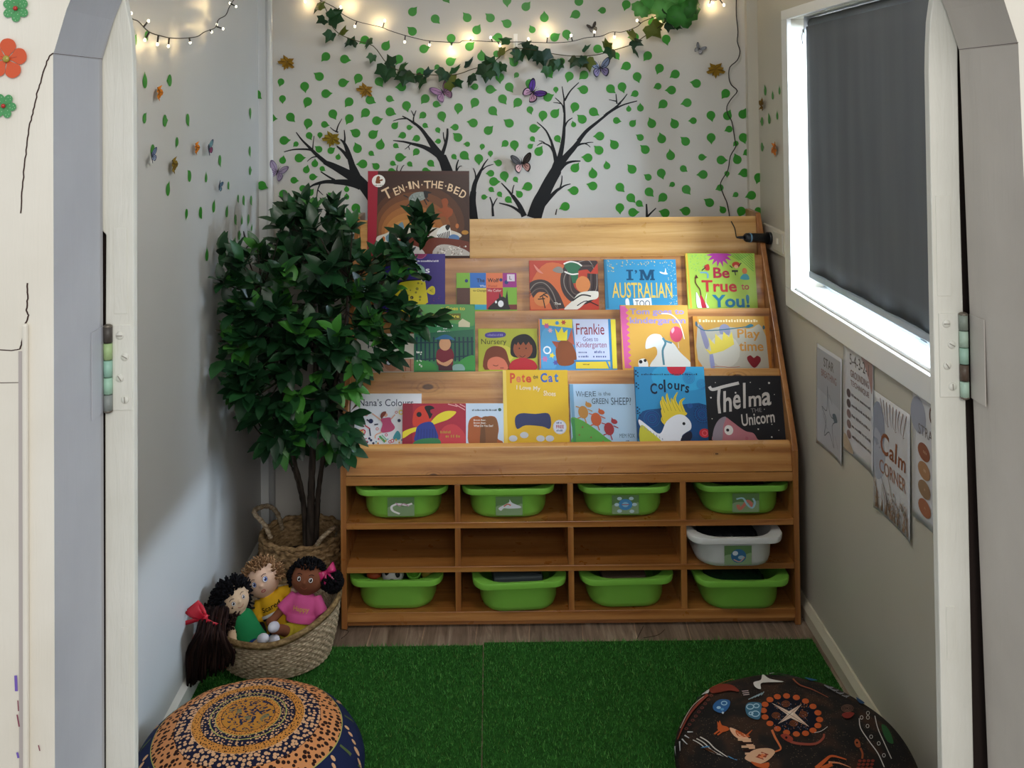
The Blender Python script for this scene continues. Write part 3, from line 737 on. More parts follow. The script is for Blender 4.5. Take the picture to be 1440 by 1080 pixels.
# ---- 12 crown
def a12(A):
    A.poly('#c98734', 765, 580, 800, 580, 828, 985, 790, 985); A.scrib(812, 604, 1290, 626, '#f0dcae', 22)
    A.blob('#b9b4a4', 800, 650, 850, 690, 1000, 660, 1200, 680, 1300, 660, 1335, 985, 830, 985)
    A.ell('#8f90ac', 1010, 690, 44, 50); A.ell('#cac6b8', 1000, 850, 120, 130); A.blob('#8c90b8', 880, 880, 905, 870, 915, 985, 885, 985); A.blob('#8a88a4', 810, 650, 850, 690, 880, 800, 850, 830)
    A.line('#3c6c7c', 8, 790, 650, 850, 690, 1000, 685, 1200, 660); A.blob('#3c7488', 1170, 665, 1215, 640, 1240, 655, 1200, 672); A.ell('#3c5c6c', 1318, 668, 10, 16); A.ell('#3c5c6c', 790, 640, 9, 20)
    A.poly('#e4cf56', 845, 830, 895, 855, 880, 745, 925, 800, 935, 715, 985, 770, 1000, 700, 1040, 745, 1065, 700, 1078, 800, 990, 850, 885, 878)
    A.text('Play', 1108, 680, 1285, 772, '#c98c3c', .03); A.text('time', 1115, 780, 1305, 852, '#c98c3c', .03)
    A.blob('#841c28', 1222, 982, 1180, 935, 1172, 900, 1200, 885, 1224, 905, 1250, 888, 1276, 905, 1270, 940)
    A.line('#b86a5a', 4, 900, 975, 960, 970, 1040, 978, 1110, 972)
    A.poly('#b8742c', 1325, 578, 1360, 578, 1372, 985, 1338, 985)
book(2, 840, 340, 5.538, (765, 580, 1362, 985), a12, 'sandy grey picture book with a gold crown and dark red heart', '#c99a48', th=.009, spine='#a8642a')
# ---- 13 Nana's colours
def a13(A):
    A.text('Nana\u2019s Colours', 140, 308, 604, 368, '#1c2440', .005)
    for x, y, c, r in ((185, 410, '#c85a48', 14), (215, 415, '#c85a48', 14), (205, 440, '#d0746a', 14), (160, 590, '#d8b83c', 26), (180, 585, '#c8404c', 24), (460, 420, '#c85a48', 12), (300, 560, '#c85a48', 13), (378, 610, '#c84a68', 13), (430, 660, '#c84a58', 16), (410, 668, '#c84a58', 14), (500, 420, '#d8c84c', 22)):
        A.ring(c, x, y, r, r * .45, 10)
    for x, y, r in ((245, 495, 20), (215, 670, 12), (250, 655, 11), (235, 640, 10), (270, 680, 10), (485, 490, 14)): A.ell('#1c2850', x, y, r)
    for l in ((150, 520, 190, 540), (210, 480, 235, 500), (275, 525, 308, 520), (235, 560, 245, 620)): A.line('#1d2440', 11, *l)
    A.line('#c0383c', 10, 195, 530, 240, 560); A.line('#4a9c4c', 12, 130, 435, 160, 480); A.line('#4a9c5c', 18, 320, 620, 370, 670); A.line('#8cc0a4', 12, 340, 610, 385, 655); A.blob('#3c94a0', 435, 640, 470, 575, 500, 610, 490, 650)
    A.blob('#b8466c', 330, 585, 345, 520, 325, 480, 360, 468, 410, 465, 420, 500, 450, 545, 430, 575, 380, 590); A.ell('#dba58a', 370, 442, 17); A.blob('#7c3424', 325, 450, 340, 420, 370, 412, 372, 430, 350, 460, 335, 475)
    A.line('#dba58a', 10, 330, 485, 290, 455, 255, 430); A.line('#dba58a', 10, 415, 480, 450, 440); A.line('#dba58a', 10, 340, 588, 290, 610, 285, 640)
    dots(A, ('#3c94a0', '#d8a83c', '#c8505c'), 110, 640, 510, 700, 8, 9, 8)
book(3, 480, 510, 6, (70, 262, 672, 705), a13, 'white picture book with a dancing girl in a pink dress, left end of front ledge', '#dfe0e4', th=.008)
# ---- 14 red parrot
def a14(A):
    A.poly('#8e1f34', 515, 345, 600, 345, 600, 705, 515, 705); A.blob('#c43c44', 850, 560, 950, 520, 1040, 600, 1045, 705, 840, 705)
    A.blob('#cc3c2c', 600, 520, 610, 420, 660, 370, 720, 375, 760, 480, 770, 500, 700, 530, 640, 540); A.blob('#16161c', 700, 375, 750, 362, 785, 385, 750, 400, 755, 425, 768, 435, 745, 475, 730, 440)
    A.ell('#16161c', 654, 438, 22); A.blob('#e4cf34', 745, 520, 800, 450, 880, 410, 965, 412, 955, 440, 900, 480, 830, 505, 770, 525)
    A.blob('#e4cf34', 515, 590, 570, 560, 640, 545, 650, 570, 590, 595, 515, 640); A.blob('#2c3c8c', 640, 540, 700, 505, 765, 505, 800, 570, 815, 640, 730, 640, 620, 660, 625, 600)
    A.blob('#3a7c4c', 620, 665, 700, 640, 815, 640, 825, 695, 620, 700)
    for i in range(7): A.line('#24306c', 4, 650 + i * 24, 560, 645 + i * 25, 640)
    for x, y, q in ((835, 575, 90), (880, 610, 130)): A.scrib(x, y, x + q, y + 22, '#b88a3c', 7)
    for l in ((900, 350, 980, 370), (960, 350, 1045, 400), (1000, 350, 1048, 375)): A.line('#e8a8a8', 7, *l)
book(3, 480, 510, 6, (515, 345, 1052, 705), a14, 'shiny red picture book with a parrot, in front of the white book', '#a8283c', th=.006, fwd=.011)
# ---- 15 brown bear stand-in
def a15(A):
    A.scrib(1105, 392, 1315, 408, '#3c4a4c', 20); A.ell('#3c5c4c', 1340, 397, 14)
    A.blob('#a8582c', 1095, 700, 1070, 560, 1085, 480, 1140, 450, 1190, 465, 1260, 450, 1310, 470, 1330, 560, 1320, 640, 1360, 665, 1340, 692)
    A.blob('#84522c', 1190, 700, 1180, 480, 1260, 455, 1310, 475, 1325, 560, 1300, 700); A.blob('#6c4426', 1180, 560, 1210, 540, 1215, 690, 1170, 695)
    A.text('Brown Bear,', 1118, 478, 1222, 494, '#efe9e0', .02); A.text('Brown Bear,', 1118, 502, 1222, 518, '#efe9e0', .02); A.text('What Do You See?', 1118, 524, 1282, 542, '#efe9e0', .02)
book(3, 480, 510, 6, (1048, 345, 1372, 700), a15, 'small pale blue board book with a large brown shape, left of the bright yellow book', '#c3d3e4', th=.012)
# ---- 16 yellow (character left out, plain shapes)
def a16(A):
    A.poly('#e8c85c', 50, 62, 78, 62, 85, 685, 58, 685)
    for ch, x0, x1, y0, y1, c in (('P', 112, 156, 88, 174, '#cc4a28'), ('e', 164, 204, 116, 168, '#d8744c'), ('t', 212, 240, 96, 168, '#cc4a28'), ('e', 248, 294, 116, 170, '#cc4a28'), ('C', 374, 430, 88, 168, '#2c5cac'), ('a', 440, 478, 112, 166, '#4c5cac'), ('t', 492, 526, 88, 166, '#2c6cac')):
        A.text(ch, x0, y0, x1, y1, c, .06)
    A.text('the', 308, 104, 352, 136, '#3a3424', .02, 12)
    A.text('I Love My', 165, 196, 370, 244, '#ecd6b4', .03, -3); A.text('Shoes', 396, 240, 500, 284, '#ecd6b4', .03, -3)
    A.blob('#2b3560', 165, 560, 150, 470, 200, 430, 320, 435, 430, 430, 455, 500, 440, 560, 380, 540, 240, 530)
    for x in (130, 225, 362, 440): A.ell('#c8ccd4', x, 640 - (28 if x == 225 else 0), 36, 26)
    A.ell('#c8ccdc', 527, 545, 58, 60); A.ell('#d8dcea', 527, 545, 50, 52); A.scrib(500, 502, 556, 516, '#4a548c', 4); A.text('FREE', 496, 528, 562, 556, '#b03c50', .04); A.scrib(498, 566, 556, 582, '#4a6c9c', 5)
book(3, 700, 510, 6, (50, 62, 606, 685), a16, 'bright yellow picture book with a round sticker, tallest in the middle of front ledge', '#ddb122', th=.009, spine='#e2c878')
# ---- 17 pale blue hill
def a17(A):
    A.poly('#6f9cbc', 622, 182, 650, 182, 662, 685, 636, 685)
    A.blob('#58a444', 625, 470, 700, 480, 800, 540, 900, 620, 960, 690, 640, 700, 640, 600); A.poly('#3c8c4c', 628, 470, 655, 475, 662, 685, 636, 685)
    for x, y, t, w, h in ((672, 240, 'W', 50, 50), (724, 248, 'H', 22, 44), (752, 244, 'E', 26, 46), (784, 246, 'R', 28, 44), (816, 242, 'E', 28, 42)): A.text(t, x, y, x + w, y + h, '#4a5a70', .0)
    A.text('is the', 866, 246, 968, 278, '#4a5a70', 0); A.text('GREEN', 806, 302, 946, 350, '#3c4c60', 0); A.text('SHEEP?', 970, 296, 1140, 358, '#3c4c60', 0)
    for x, y, c, s in ((730, 420, '#bc843c', 1.0), (838, 480, '#c0582c', 1.05), (944, 560, '#9c2c34', 1.0)):
        A.ell(c, x, y, 42 * s, 54 * s, 12); A.ell(c, x + 46, y - 62, 28, 20, -20); A.poly(c, x + 22, y - 78, x + 26, y - 98, x + 40, y - 78)
        A.line(c, 8, x - 30, y - 40, x - 62, y - 50); A.line(c, 8, x + 38, y - 26, x + 78, y - 8); A.line(c, 9, x + 10, y + 48, x + 24, y + 92); A.line(c, 9, x - 22, y + 42, x - 50, y + 52)
    A.text('MEM FOX', 1030, 600, 1158, 634, '#4a5a70', 0); A.scrib(1082, 654, 1110, 664, '#4a5a70', 3)
    for x, y in ((720, 545), (790, 630), (890, 665), (690, 610)): star(A, '#8c5a3c', x, y, 11, 5, 5)
book(3, 700, 510, 6, (620, 180, 1204, 685), a17, 'pale blue picture book with three small animals dancing on a green hill', '#a9c6e0', th=.009, spine='#6f9cbc')
# ---- 18 cockatoo
def a18(A):
    A.blob('#35a0d0', 250, 95, 630, 95, 640, 260, 420, 300, 200, 230); A.blob('#164a80', 70, 500, 240, 450, 660, 420, 670, 740, 70, 740)
    A.ell('#c8283c', 404, 95, 82, 76)
    A.scrib(100, 152, 585, 166, '#17384c', 34)
    for ch, x0, y0, x1, y1, r in (('C', 170, 235, 228, 328, 0), ('o', 240, 238, 282, 290, 0), ('l', 286, 204, 302, 312, 0), ('o', 318, 232, 362, 286, 0), ('u', 376, 236, 420, 294, -4), ('r', 432, 244, 466, 304, -6), ('s', 468, 258, 502, 318, -8)): A.text(ch, x0, y0, x1, y1, '#10203a', .05, r)
    for x, y, R in ((172, 535, 70), (612, 245, 44), (600, 500, 62), (505, 190, 50), (500, 425, 22)):
        for i in range(4): A.ring('#3a4c9c' if i % 2 else '#1c6cac', x, y, R - i * R / 4.2, 3, 18)
    for R in (56, 76):
        for i in range(20): A.ell('#1c2c5c', 606 + R * cos(i * .314), 495 + R * sin(i * .314), 5, n=6)
    for y in (130, 160, 235, 265, 440, 470, 490): A.ell('#10203a', 52, y, 7); A.ell('#10203a', 68, y + 14, 6)
    A.ell('#c8303c', 610, 655, 46, 38); A.ring('#e0606c', 610, 655, 24, 8); A.ell('#c8303c', 580, 738, 40, 14)
    F = [(290, 575, 258, 545, 262, 515), (290, 560, 262, 470, 275, 450), (300, 540, 258, 400, 285, 380), (330, 510, 275, 380, 272, 345), (350, 500, 310, 370, 310, 320), (385, 490, 350, 400, 345, 360), (410, 470, 370, 380, 400, 310), (440, 490, 420, 400, 460, 360)]
    for (x0, y0, x1, y1, x2, y2) in F: A.line('#e2c83a', 44, x0, y0, x1, y1, x2, y2, taper=6); A.line('#8c7a1c', 3, x0, y0, x1, y1, x2, y2)
    A.blob('#e2c83a', 275, 570, 270, 500, 320, 470, 460, 480, 450, 510, 340, 530)
    A.blob('#e8eaf2', 60, 540, 140, 600, 230, 660, 290, 560, 370, 505, 440, 505, 495, 560, 495, 620, 450, 650, 415, 680, 400, 745, 250, 745, 170, 690, 70, 600)
    A.blob('#c8c43c', 72, 590, 150, 640, 250, 745, 70, 745); A.blob('#191c34', 400, 740, 420, 680, 490, 640, 500, 690, 450, 745); A.ell('#0c1420', 438, 576, 13)
    for i in range(8): A.line('#8c8ca4', 5, 80 + i * 24, 592 + i * 15, 84 + i * 24, 608 + i * 15)
book(3, 890, 500, 6, (40, 94, 640, 742), a18, 'blue picture book with a white cockatoo and its yellow crest, on front ledge', '#2f8cc0', th=.006, fwd=.012, spine='#1c5c8c')
# ---- 19 black
def a19(A):
    A.text('Thelma', 676, 240, 1190, 488, '#cfc8c4', .02, 7, .12) if False else None
    for ch, x0, y0, x1, y1 in (('h', 786, 300, 858, 476), ('e', 868, 330, 934, 454), ('l', 958, 232, 980, 446), ('m', 1002, 340, 1110, 430), ('a', 1116, 310, 1196, 424)): A.text(ch, x0, y0, x1, y1, '#cfc8c4', .04, 5, .15)
    A.line('#cfc8c4', 24, 748, 490, 745, 380, 760, 275); A.line('#cfc8c4', 26, 676, 262, 700, 288, 800, 262, 930, 232)
    A.text('THE', 1015, 446, 1106, 480, '#8c8688', .0, 4); A.text('Unicorn', 928, 482, 1212, 582, '#cfc8c4', .03, 7, .1)
    A.blob('#c07a84', 690, 725, 700, 640, 740, 560, 790, 520, 850, 560, 900, 600, 960, 640, 1020, 655, 1048, 700, 1040, 725)
    A.blob('#9a8c98', 676, 725, 690, 620, 740, 540, 800, 520, 770, 600, 750, 725); A.ell('#ece6e2', 815, 630, 38, 42); A.ell('#241c20', 806, 630, 13); A.ell('#b86a78', 962, 700, 14, 16)
    for x, y, r in ((682, 357, 9), (1188, 232, 12), (1028, 227, 6), (1105, 282, 6), (1065, 622, 9), (1174, 688, 9), (1184, 582, 6), (1130, 455, 5), (680, 535, 6), (895, 315, 10), (1225, 330, 5), (1238, 632, 5), (728, 228, 5)): star(A, '#e8e2dc', x, y, r, r * .5, 6)
book(3, 890, 500, 6, (634, 170, 1292, 722), a19, 'black picture book with silver script lettering, right end of front ledge', '#1c1b20', th=.008, fwd=.0)
# ================================================================ storage tubs
def rrect(hw, y0, y1, rf, rx, n=7):
    """rounded rectangle loop; rf = corner depth in y, rx = corner width in x"""
    c = [(hw - rx, y0 + rf, -90), (hw - rx, y1 - rf, 0), (-hw + rx, y1 - rf, 90), (-hw + rx, y0 + rf, 180)]
    out = []
    for cx, cy, a0 in c:
        for i in range(n):
            a = math.radians(a0 + 90 * i / (n - 1)); out.append((cx + rx * cos(a), cy + rf * sin(a)))
    return out
def tub_mesh(m, h=.092, d=.37):
    b = MB(); L = []
    def lp(hw, y0, y1, rf, rx, z): L.append([(x, y, z) for x, y in rrect(hw, y0, y1, rf, rx)])
    lp(.094, .026, d - .03, .05, .05, 0.0); lp(.106, .013, d - .016, .07, .062, .004); lp(.112, .006, d - .01, .08, .070, .018)
    lp(.115, .001, d - .004, .085, .075, h - .024); lp(.118, -.001, d - .002, .085, .078, h - .019)
    lp(.136, -.008, d + .006, .055, .04, h - .017); lp(.138, -.010, d + .008, .055, .04, h - .004); lp(.136, -.009, d + .007, .054, .04, h)
    lp(.120, .001, d - .003, .080, .075, h); lp(.116, .004, d - .006, .083, .077, h - .003); lp(.106, .012, d - .014, .08, .068, .012); lp(.086, .032, d - .032, .05, .045, .003)
    n = len(L[0]); v = [p for l in L for p in l]; f = []
    for j in range(len(L) - 1):
        for i in range(n): f.append((j * n + i, j * n + (i + 1) % n, (j + 1) * n + (i + 1) % n, (j + 1) * n + i))
    f.append(tuple(range(n))[::-1]); f.append(tuple((len(L) - 1) * n + k for k in range(n)))
    return b.add(v, f, m, True)
GREEN = mat('#7dbd48', 0.38, 0.45); WHITE = mat('#d8d9d8', 0.4, 0.45)
def tub(px, pbot, shelf, label, m=GREEN, art=None, card=None, rz=0, h=.092, dy=None):
    z = SH[shelf][1] + .0008
    r = ray(px, pbot); Y = (z - EYE) / r.z * r.y if dy is None else dy
    Y = max(Y, YF - .02) - .020
    X = PY(px, 700, Y + .02).x
    M = Matrix.Translation((X, Y, z)) @ Matrix.Rotation(math.radians(rz), 4, 'Z')
    root = thing('storage_tub', label, 'tub', (0, 0, 0), 'plastic tubs in the cubbies', M=M)
    root['_o'] = (0, 0, 0)
    o = tub_mesh(m, h).build('tub_body', root, local=True)
    for p in o.data.polygons: p.use_smooth = True
    q = o.modifiers.new('es', 'EDGE_SPLIT'); q.split_angle = math.radians(50)
    if art:
        b = MB(); cw, ch = .042, .030; cx = card * .00211
        def fr(x, y, e): return Vector((cx + (x / 100 - .5) * 2 * cw * .93, .0035 - e - .004 * (1 - y / 100) * 1.0 - .0035, .013 + (1 - y / 100) * ch * 2 * .93))
        A = Art(b, fr, mf=lambda c: mat(c, .25, .5), clip=(0, 0, 100, 100)); A.poly('#5f7f52', 0, 0, 100, 0, 100, 100, 0, 100)
        A.blob('#86a07a', 0, 55, 30, 45, 70, 50, 100, 40, 100, 100, 0, 100); art(A)
        b.build('picture_card', root, local=True)
    return root, M
def c1(A):
    A.line('#e8e6e8', 9, 45, 88, 20, 72, 15, 50, 30, 38, 48, 36, 70, 42, 92, 34); A.line('#c8a0b8', 5, 30, 30, 45, 45, 60, 34, 80, 48)
def c2(A):
    A.blob('#d8dce4', 10, 62, 30, 45, 50, 30, 52, 15, 62, 34, 92, 52, 90, 62, 50, 64, 30, 62, 20, 75); A.line('#c87060', 6, 30, 52, 45, 40, 56, 48)
def c3(A):
    A.ell('#4c8cc4', 50, 50, 26, 30); A.ell('#88c0dc', 50, 50, 12, 14)
    for x, y in ((28, 18), (72, 18), (18, 50), (84, 50), (28, 84), (74, 86)): A.ell('#b8d0d8', x, y, 9)
    A.line('#a84c5c', 4, 36, 50, 64, 50)
def c4(A):
    A.line('#c87868', 13, 20, 60, 28, 84, 45, 60, 56, 40, 70, 55, 66, 78); A.line('#9cc4d0', 8, 15, 30, 40, 26, 56, 60, 74, 78, 84, 50, 76, 26)
def c5(A):
    A.ell('#3c6c94', 52, 54, 28, 36); A.ell('#c8d4dc', 40, 40, 10, 12); A.ell('#9cb4c4', 62, 62, 12, 10); A.line('#c89c8c', 5, 34, 72, 56, 84, 74, 60)
tubs = [
    tub(564.7, 728, 1, 'green tub with a snake picture card, top row, far left cubby', art=c1, card=0),
    tub(714.7, 727, 1, 'green tub with a leaping dolphin card, top row, second cubby', art=c2, card=1),
    tub(879, 725, 1, 'green tub with a blue turtle picture card in the top row', art=c3, card=-1),
    tub(1045, 722.5, 1, 'green tub with a curled snake card, top row, right end', art=c4, card=1),
    tub(1034, 797, 2, 'white tub with a blue round picture card, sticking out of right cubby', m=WHITE, art=c5, card=0, dy=2.885),
    tub(556, 862, 3, 'green tub of coloured toys, bottom row, next to the dolls', dy=2.925),
    tub(731, 861, 3, 'green tub sitting crooked with a dark grey block in it, bottom row', rz=4, dy=2.905),
    tub(881, 853, 3, 'green tub in the bottom row under the empty third cubby', rz=1.5),
    tub(1043, 856, 3, 'green tub in the bottom row under the white tub')]
def inside(i, y, x, z): return tubs[i][1] @ Vector((x, y, z))
def obj_at(b, name, label, cat, group=None):
    return tag(b.build(name), label, cat, group)
c = inside(5, .075, -.015, .075); b = MB(); b.ell(c, (.033, .033, .033), mat('#dcdcda', .5), 20, 14)
ball = tag(b.build('toy_ball'), 'white toy ball with dark spots in the bottom left tub', 'ball', 'toys in the bottom left tub')
b = MB()
for dx, dz in ((-.014, .014), (.016, .008), (.0, -.008), (.022, .024)):
    k = Vector((dx, 0, dz)); k.y = -math.sqrt(.033 ** 2 - dx * dx - dz * dz); b.ell(c + k, (.008, .003, .008), mat('#1c1c1e', .5), 10, 6)
build(b, 'ball_spots', ball)
c = inside(5, .09, .048, .068); b = MB(); b.lathe([(0, 0), (.02, 0), (.022, .004), (.023, .034), (.019, .034), (.018, .004), (0, .004)], mat('#6db83a', .35), 20, M=Matrix.Translation(c) @ Matrix.Rotation(.9, 4, 'X')); obj_at(b, 'toy_cup', 'bright green toy cup lying in the bottom left tub', 'toy', 'toys in the bottom left tub')
c = inside(5, .10, .088, .066); b = MB(); b.ell(c, (.022, .022, .022), mat('#a9a03a', .5)); obj_at(b, 'toy_fruit', 'mustard yellow toy fruit at the right side of the toy tub', 'toy', 'toys in the bottom left tub')
c = inside(5, .12, -.055, .08); b = MB(); b.ell(c, (.026, .022, .022), mat('#c4502c', .5)); obj_at(b, 'toy_fruit', 'orange toy fruit behind the white toy ball', 'toy', 'toys in the bottom left tub')
c = inside(5, .09, -.072, .066); b = MB(); b.ell(c, (.024, .018, .012), mat('#c0562c', .5)); obj_at(b, 'toy_fruit', 'small orange toy left of the white toy ball', 'toy', 'toys in the bottom left tub')
c = inside(5, .07, -.045, .056); b = MB(); b.ell(c, (.022, .016, .010), mat('#7a9a34', .5)); obj_at(b, 'toy_leaf', 'olive green toy piece under the white toy ball', 'toy', 'toys in the bottom left tub')
b = MB(); b.box(-.075, .07, .05, .30, .045, .083, mat('#4a5458', .6), M=tubs[6][1]); o = b.build('foam_block', bevel=.006); tag(o, 'dark grey foam block filling the crooked green tub', 'block')
b = MB(); b.box(-.07, .06, .04, .30, .05, .078, mat('#5a4a3c', .7), M=tubs[7][1]); o = b.build('wooden_box', bevel=.004); tag(o, 'brown flat box inside the bottom row tub, third from left', 'box')
def cloth(i, name, col, label, z=.068):
    P = []; R = random.Random(i)
    for j in range(14):
        P.append([tubs[i][1] @ Vector(((u / 17 - .5) * .17, .05 + j / 13 * .24, z + .008 * sin(u * 1.7 + j) + R.uniform(-.004, .004) - .02 * (abs(u / 8.5 - 1) ** 4))) for u in range(18)])
    b = MB(); b.grid(P, mat(col, .9)); tag(b.build(name, solid=.004), label, 'fabric')
cloth(4, 'dark_fabric', '#14161c', 'crumpled black fabric inside the white tub')
cloth(8, 'green_fabric', '#1f4a2c', 'dark green fabric inside the bottom right tub', .06)
cloth(2, 'patterned_fabric', '#3c4a3c', 'dark crumpled fabric in the tub with the turtle card', .07)
cloth(3, 'black_fabric', '#1a1c20', 'black fabric in the top right green tub', .07)
# ================================================================ wall stickers
def sticker_mesh(r, name):
    p = []
    for i in range(22):
        a = 2 * PI * i / 22
        rr = 1.0; u, w = cos(a), sin(a)
        p.append((u, w))
    pts = [(cos(a), sin(a)) for a in [math.radians(q) for q in range(48, 318, 15)]] + [(cos(math.radians(-38)), sin(math.radians(-38))), (1.18, -.22), (1.62, .10), (1.2, .24), (.9, .48)]
    b = MB(); b.add([(x * r, -.0002, z * r) for x, z in pts], [tuple(range(len(pts)))], mat('#2f8a22', .42, .45))
    me = bpy.data.meshes.new(name); me.from_pydata(b.V, [], b.Fc); me.materials.append(b.mats[0]); return me
SM = {'b': sticker_mesh(.0152, 'leaf_big'), 'm': sticker_mesh(.0117, 'leaf_mid'), 's': sticker_mesh(.0090, 'leaf_small')}
SZ = {'b': 'large', 'm': 'medium', 's': 'small'}
def region(px, py):
    if py < 62: v = 'above the string of lights'
    elif py < 130: v = 'just under the ivy garland'
    elif py < 215: v = 'around the upper branches of the painted trees'
    else: v = 'low on the wall just above the bookcase'
    if px < 470: h = 'left part'
    elif px < 700: h = 'centre-left part'
    elif px < 900: h = 'centre-right part'
    else: h = 'right part'
    return h, v
def put_sticker(px, py, s, a, wall='B'):
    o = bpy.data.objects.new('leaf_sticker', SM[s]); COL.objects.link(o)
    if wall == 'B':
        Y = YB - .001 if 369 < px < 1056 else (3.4005 if px < 500 else 3.3885)
        if px < 500 and px <= 369: Y = 3.3945
        o.location = PY(px, py, Y); o.rotation_euler = (0, -math.radians(a), 0)
        h, v = region(px, py); lab = '%s green leaf sticker on the %s of back wall, %s' % (SZ[s], h, v)
        g = 'leaf stickers on the back wall'
        if px <= 369: lab = 'green leaf sticker on the white corner bead at left'
        if px >= 1056: lab = '%s green leaf sticker on the right corner strip' % SZ[s]
        words = lab.split(); lab = ' '.join(words[:16])
    elif wall == 'L':
        o.location = PX(px, py, XL + .001); o.rotation_euler = (0, 0, PI / 2)
        o.rotation_euler = (Matrix.Rotation(PI / 2, 3, 'Z') @ Matrix.Rotation(-math.radians(a), 3, 'Y')).to_euler()
        lab = '%s green leaf sticker on the left wall, %s' % (SZ[s], 'nearer the doorway' if px < 300 else 'close to the corner above the tree'); g = 'leaf stickers on the left wall'
    else:
        o.location = PX(px, py, XRW - .001); o.rotation_euler = (Matrix.Rotation(-PI / 2, 3, 'Z') @ Matrix.Rotation(-math.radians(a), 3, 'Y')).to_euler()
        lab = '%s green leaf sticker on the right wall left of the window' % SZ[s]; g = 'leaf stickers on the right wall'
    tag(o, lab, 'sticker', g)
TA = (350, 0, [(78,955,'b',-45),(325,828,'m',-110),(340,998,'m',-90),(565,873,'b',-85),(595,1028,'b',-115),(780,572,'b',-135),(968,598,'b',-15),(715,775,'b',145),(778,948,'b',0),(950,838,'b',10),(1108,790,'b',-120),(1318,825,'b',-60),(1385,468,'b',55),(1175,405,'b',-150),(1015,1030,'b',-130),(1225,1012,'b',-30)])
TB = (540, 0, [(288,120,'b',45),(518,190,'b',-50),(843,180,'b',125),(1078,182,'b',135),(1248,240,'b',150),(938,305,'b',55),(288,318,'b',135),(680,388,'b',-90),(402,495,'b',15),(865,472,'b',40),(1155,378,'b',180),(150,598,'b',-120),(670,625,'b',25),(538,678,'s',-140),(370,730,'b',-90),(988,572,'b',90),(1140,545,'m',0),(1315,630,'b',135),(1342,758,'s',-130),(922,878,'m',180),(1075,905,'b',-10),(1268,880,'b',-60),(1200,1000,'b',-60),(1355,1035,'b',-130),(920,1035,'b',-120),(418,998,'b',-130),(55,1000,'m',-25),(528,1055,'m',-20),(1172,780,'b',-90),(1245,5,'b',-90),(625,-25,'b',-60),(180,880,'b',180),(228,1068,'b',-80)])
TC = (730, 0, [(68,68,'b',45),(255,180,'b',88),(605,15,'b',90),(575,145,'b',-155),(1085,45,'b',-110),(845,105,'m',180),(133,302,'m',115),(358,378,'b',30),(480,345,'b',-80),(795,495,'b',-30),(1168,375,'b',180),(985,563,'m',-60),(1302,563,'b',-130),(1088,668,'b',-155),(1195,775,'b',-75),(508,770,'b',-110),(658,758,'b',-140),(108,845,'b',-110),(655,908,'b',165),(372,905,'s',-90),(290,985,'b',20),(925,898,'b',-45),(1042,878,'b',-75),(1175,948,'m',-155),(430,620,'m',-90),(300,735,'b',-60),(1350,230,'b',90)])
TD = (900, 0, [(265,395,'b',-80),(197,690,'b',-115),(358,750,'b',-150),(183,873,'m',-160),(320,912,'b',180),(572,845,'b',165),(868,945,'b',-130),(235,1052,'b',-140),(478,1040,'b',-170)])
TE = (350, 150, [(222,115,'b',-10),(420,105,'b',-50),(600,165,'b',-105),(765,180,'m',-15),(850,72,'b',-65),(1018,120,'b',-120),(1182,60,'b',-135),(1292,142,'b',15),(180,272,'s',-65),(355,342,'b',0),(478,378,'s',-140),(610,292,'m',-65),(720,285,'s',-95),(1085,268,'b',150),(1255,283,'b',35),(195,460,'m',45),(342,545,'m',75),(508,520,'b',0),(710,432,'m',140),(830,445,'m',30),(903,512,'s',75),(1100,425,'b',110),(1330,390,'b',75),(1238,472,'s',-40),(668,578,'m',85),(582,640,'m',70),(742,628,'s',-35),(1155,580,'b',180),(1290,605,'m',140),(645,712,'m',0),(455,745,'m',-10),(545,828,'m',20),(622,870,'m',45),(990,838,'s',95),(130,798,'b',-25),(350,885,'b',-20),(850,915,'b',135),(580,962,'s',90),(990,915,'s',90),(1083,1025,'b',-50),(198,1240,'b',-60),(1290,1440,'m',-80)])
TF = (540, 150, [(60,52,'b',-25),(395,85,'m',-140),(585,92,'b',-75),(755,10,'b',-100),(1100,40,'b',-50),(905,165,'b',165),(1270,168,'b',145),(108,195,'m',45),(255,210,'s',5),(415,190,'s',-35),(545,235,'s',-65),(722,208,'m',180),(190,290,'m',-160),(332,320,'m',-160),(550,350,'s',-170),(750,312,'b',135),(845,380,'s',175),(1055,242,'b',40),(995,402,'s',-105),(1228,372,'m',-140),(1320,385,'b',-85),(118,395,'s',-35),(328,455,'m',-130),(158,513,'b',0),(708,505,'s',-50),(812,492,'b',-45),(960,525,'b',-90),(1078,472,'s',-90),(88,573,'s',-30),(260,580,'s',-45),(472,572,'m',-45),(1160,570,'m',160),(1082,675,'m',180),(1218,698,'b',-80),(1110,758,'b',-5),(1332,735,'s',-60),(1085,838,'s',-40),(1170,885,'s',-55),(1012,915,'s',0),(1258,940,'m',-45),(1372,888,'m',130),(75,655,'m',0),(420,650,'m',0)])
TG = (730, 150, [(110,30,'m',-75),(242,85,'b',-100),(360,72,'b',45),(565,0,'b',-110),(752,52,'b',-35),(1110,25,'s',90),(1228,15,'m',90),(148,220,'b',5),(552,182,'s',105),(640,128,'b',135),(985,140,'m',-15),(1148,172,'m',45),(1343,172,'b',110),(135,325,'s',-55),(112,402,'s',35),(388,322,'m',-60),(198,455,'b',55),(818,298,'b',180),(965,388,'b',125),(1228,312,'m',145),(1278,435,'b',135),(810,442,'b',135),(698,518,'b',170),(565,622,'b',50),(748,682,'b',95),(890,600,'m',100),(1145,635,'b',130),(1308,715,'m',145),(90,808,'b',-160),(748,803,'b',160),(558,850,'b',170),(1020,815,'b',-50),(1315,862,'b',-50),(1130,922,'b',-50),(1215,980,'m',-40),(468,1010,'b',-160),(1020,1022,'b',-90),(1150,1070,'b',0)])
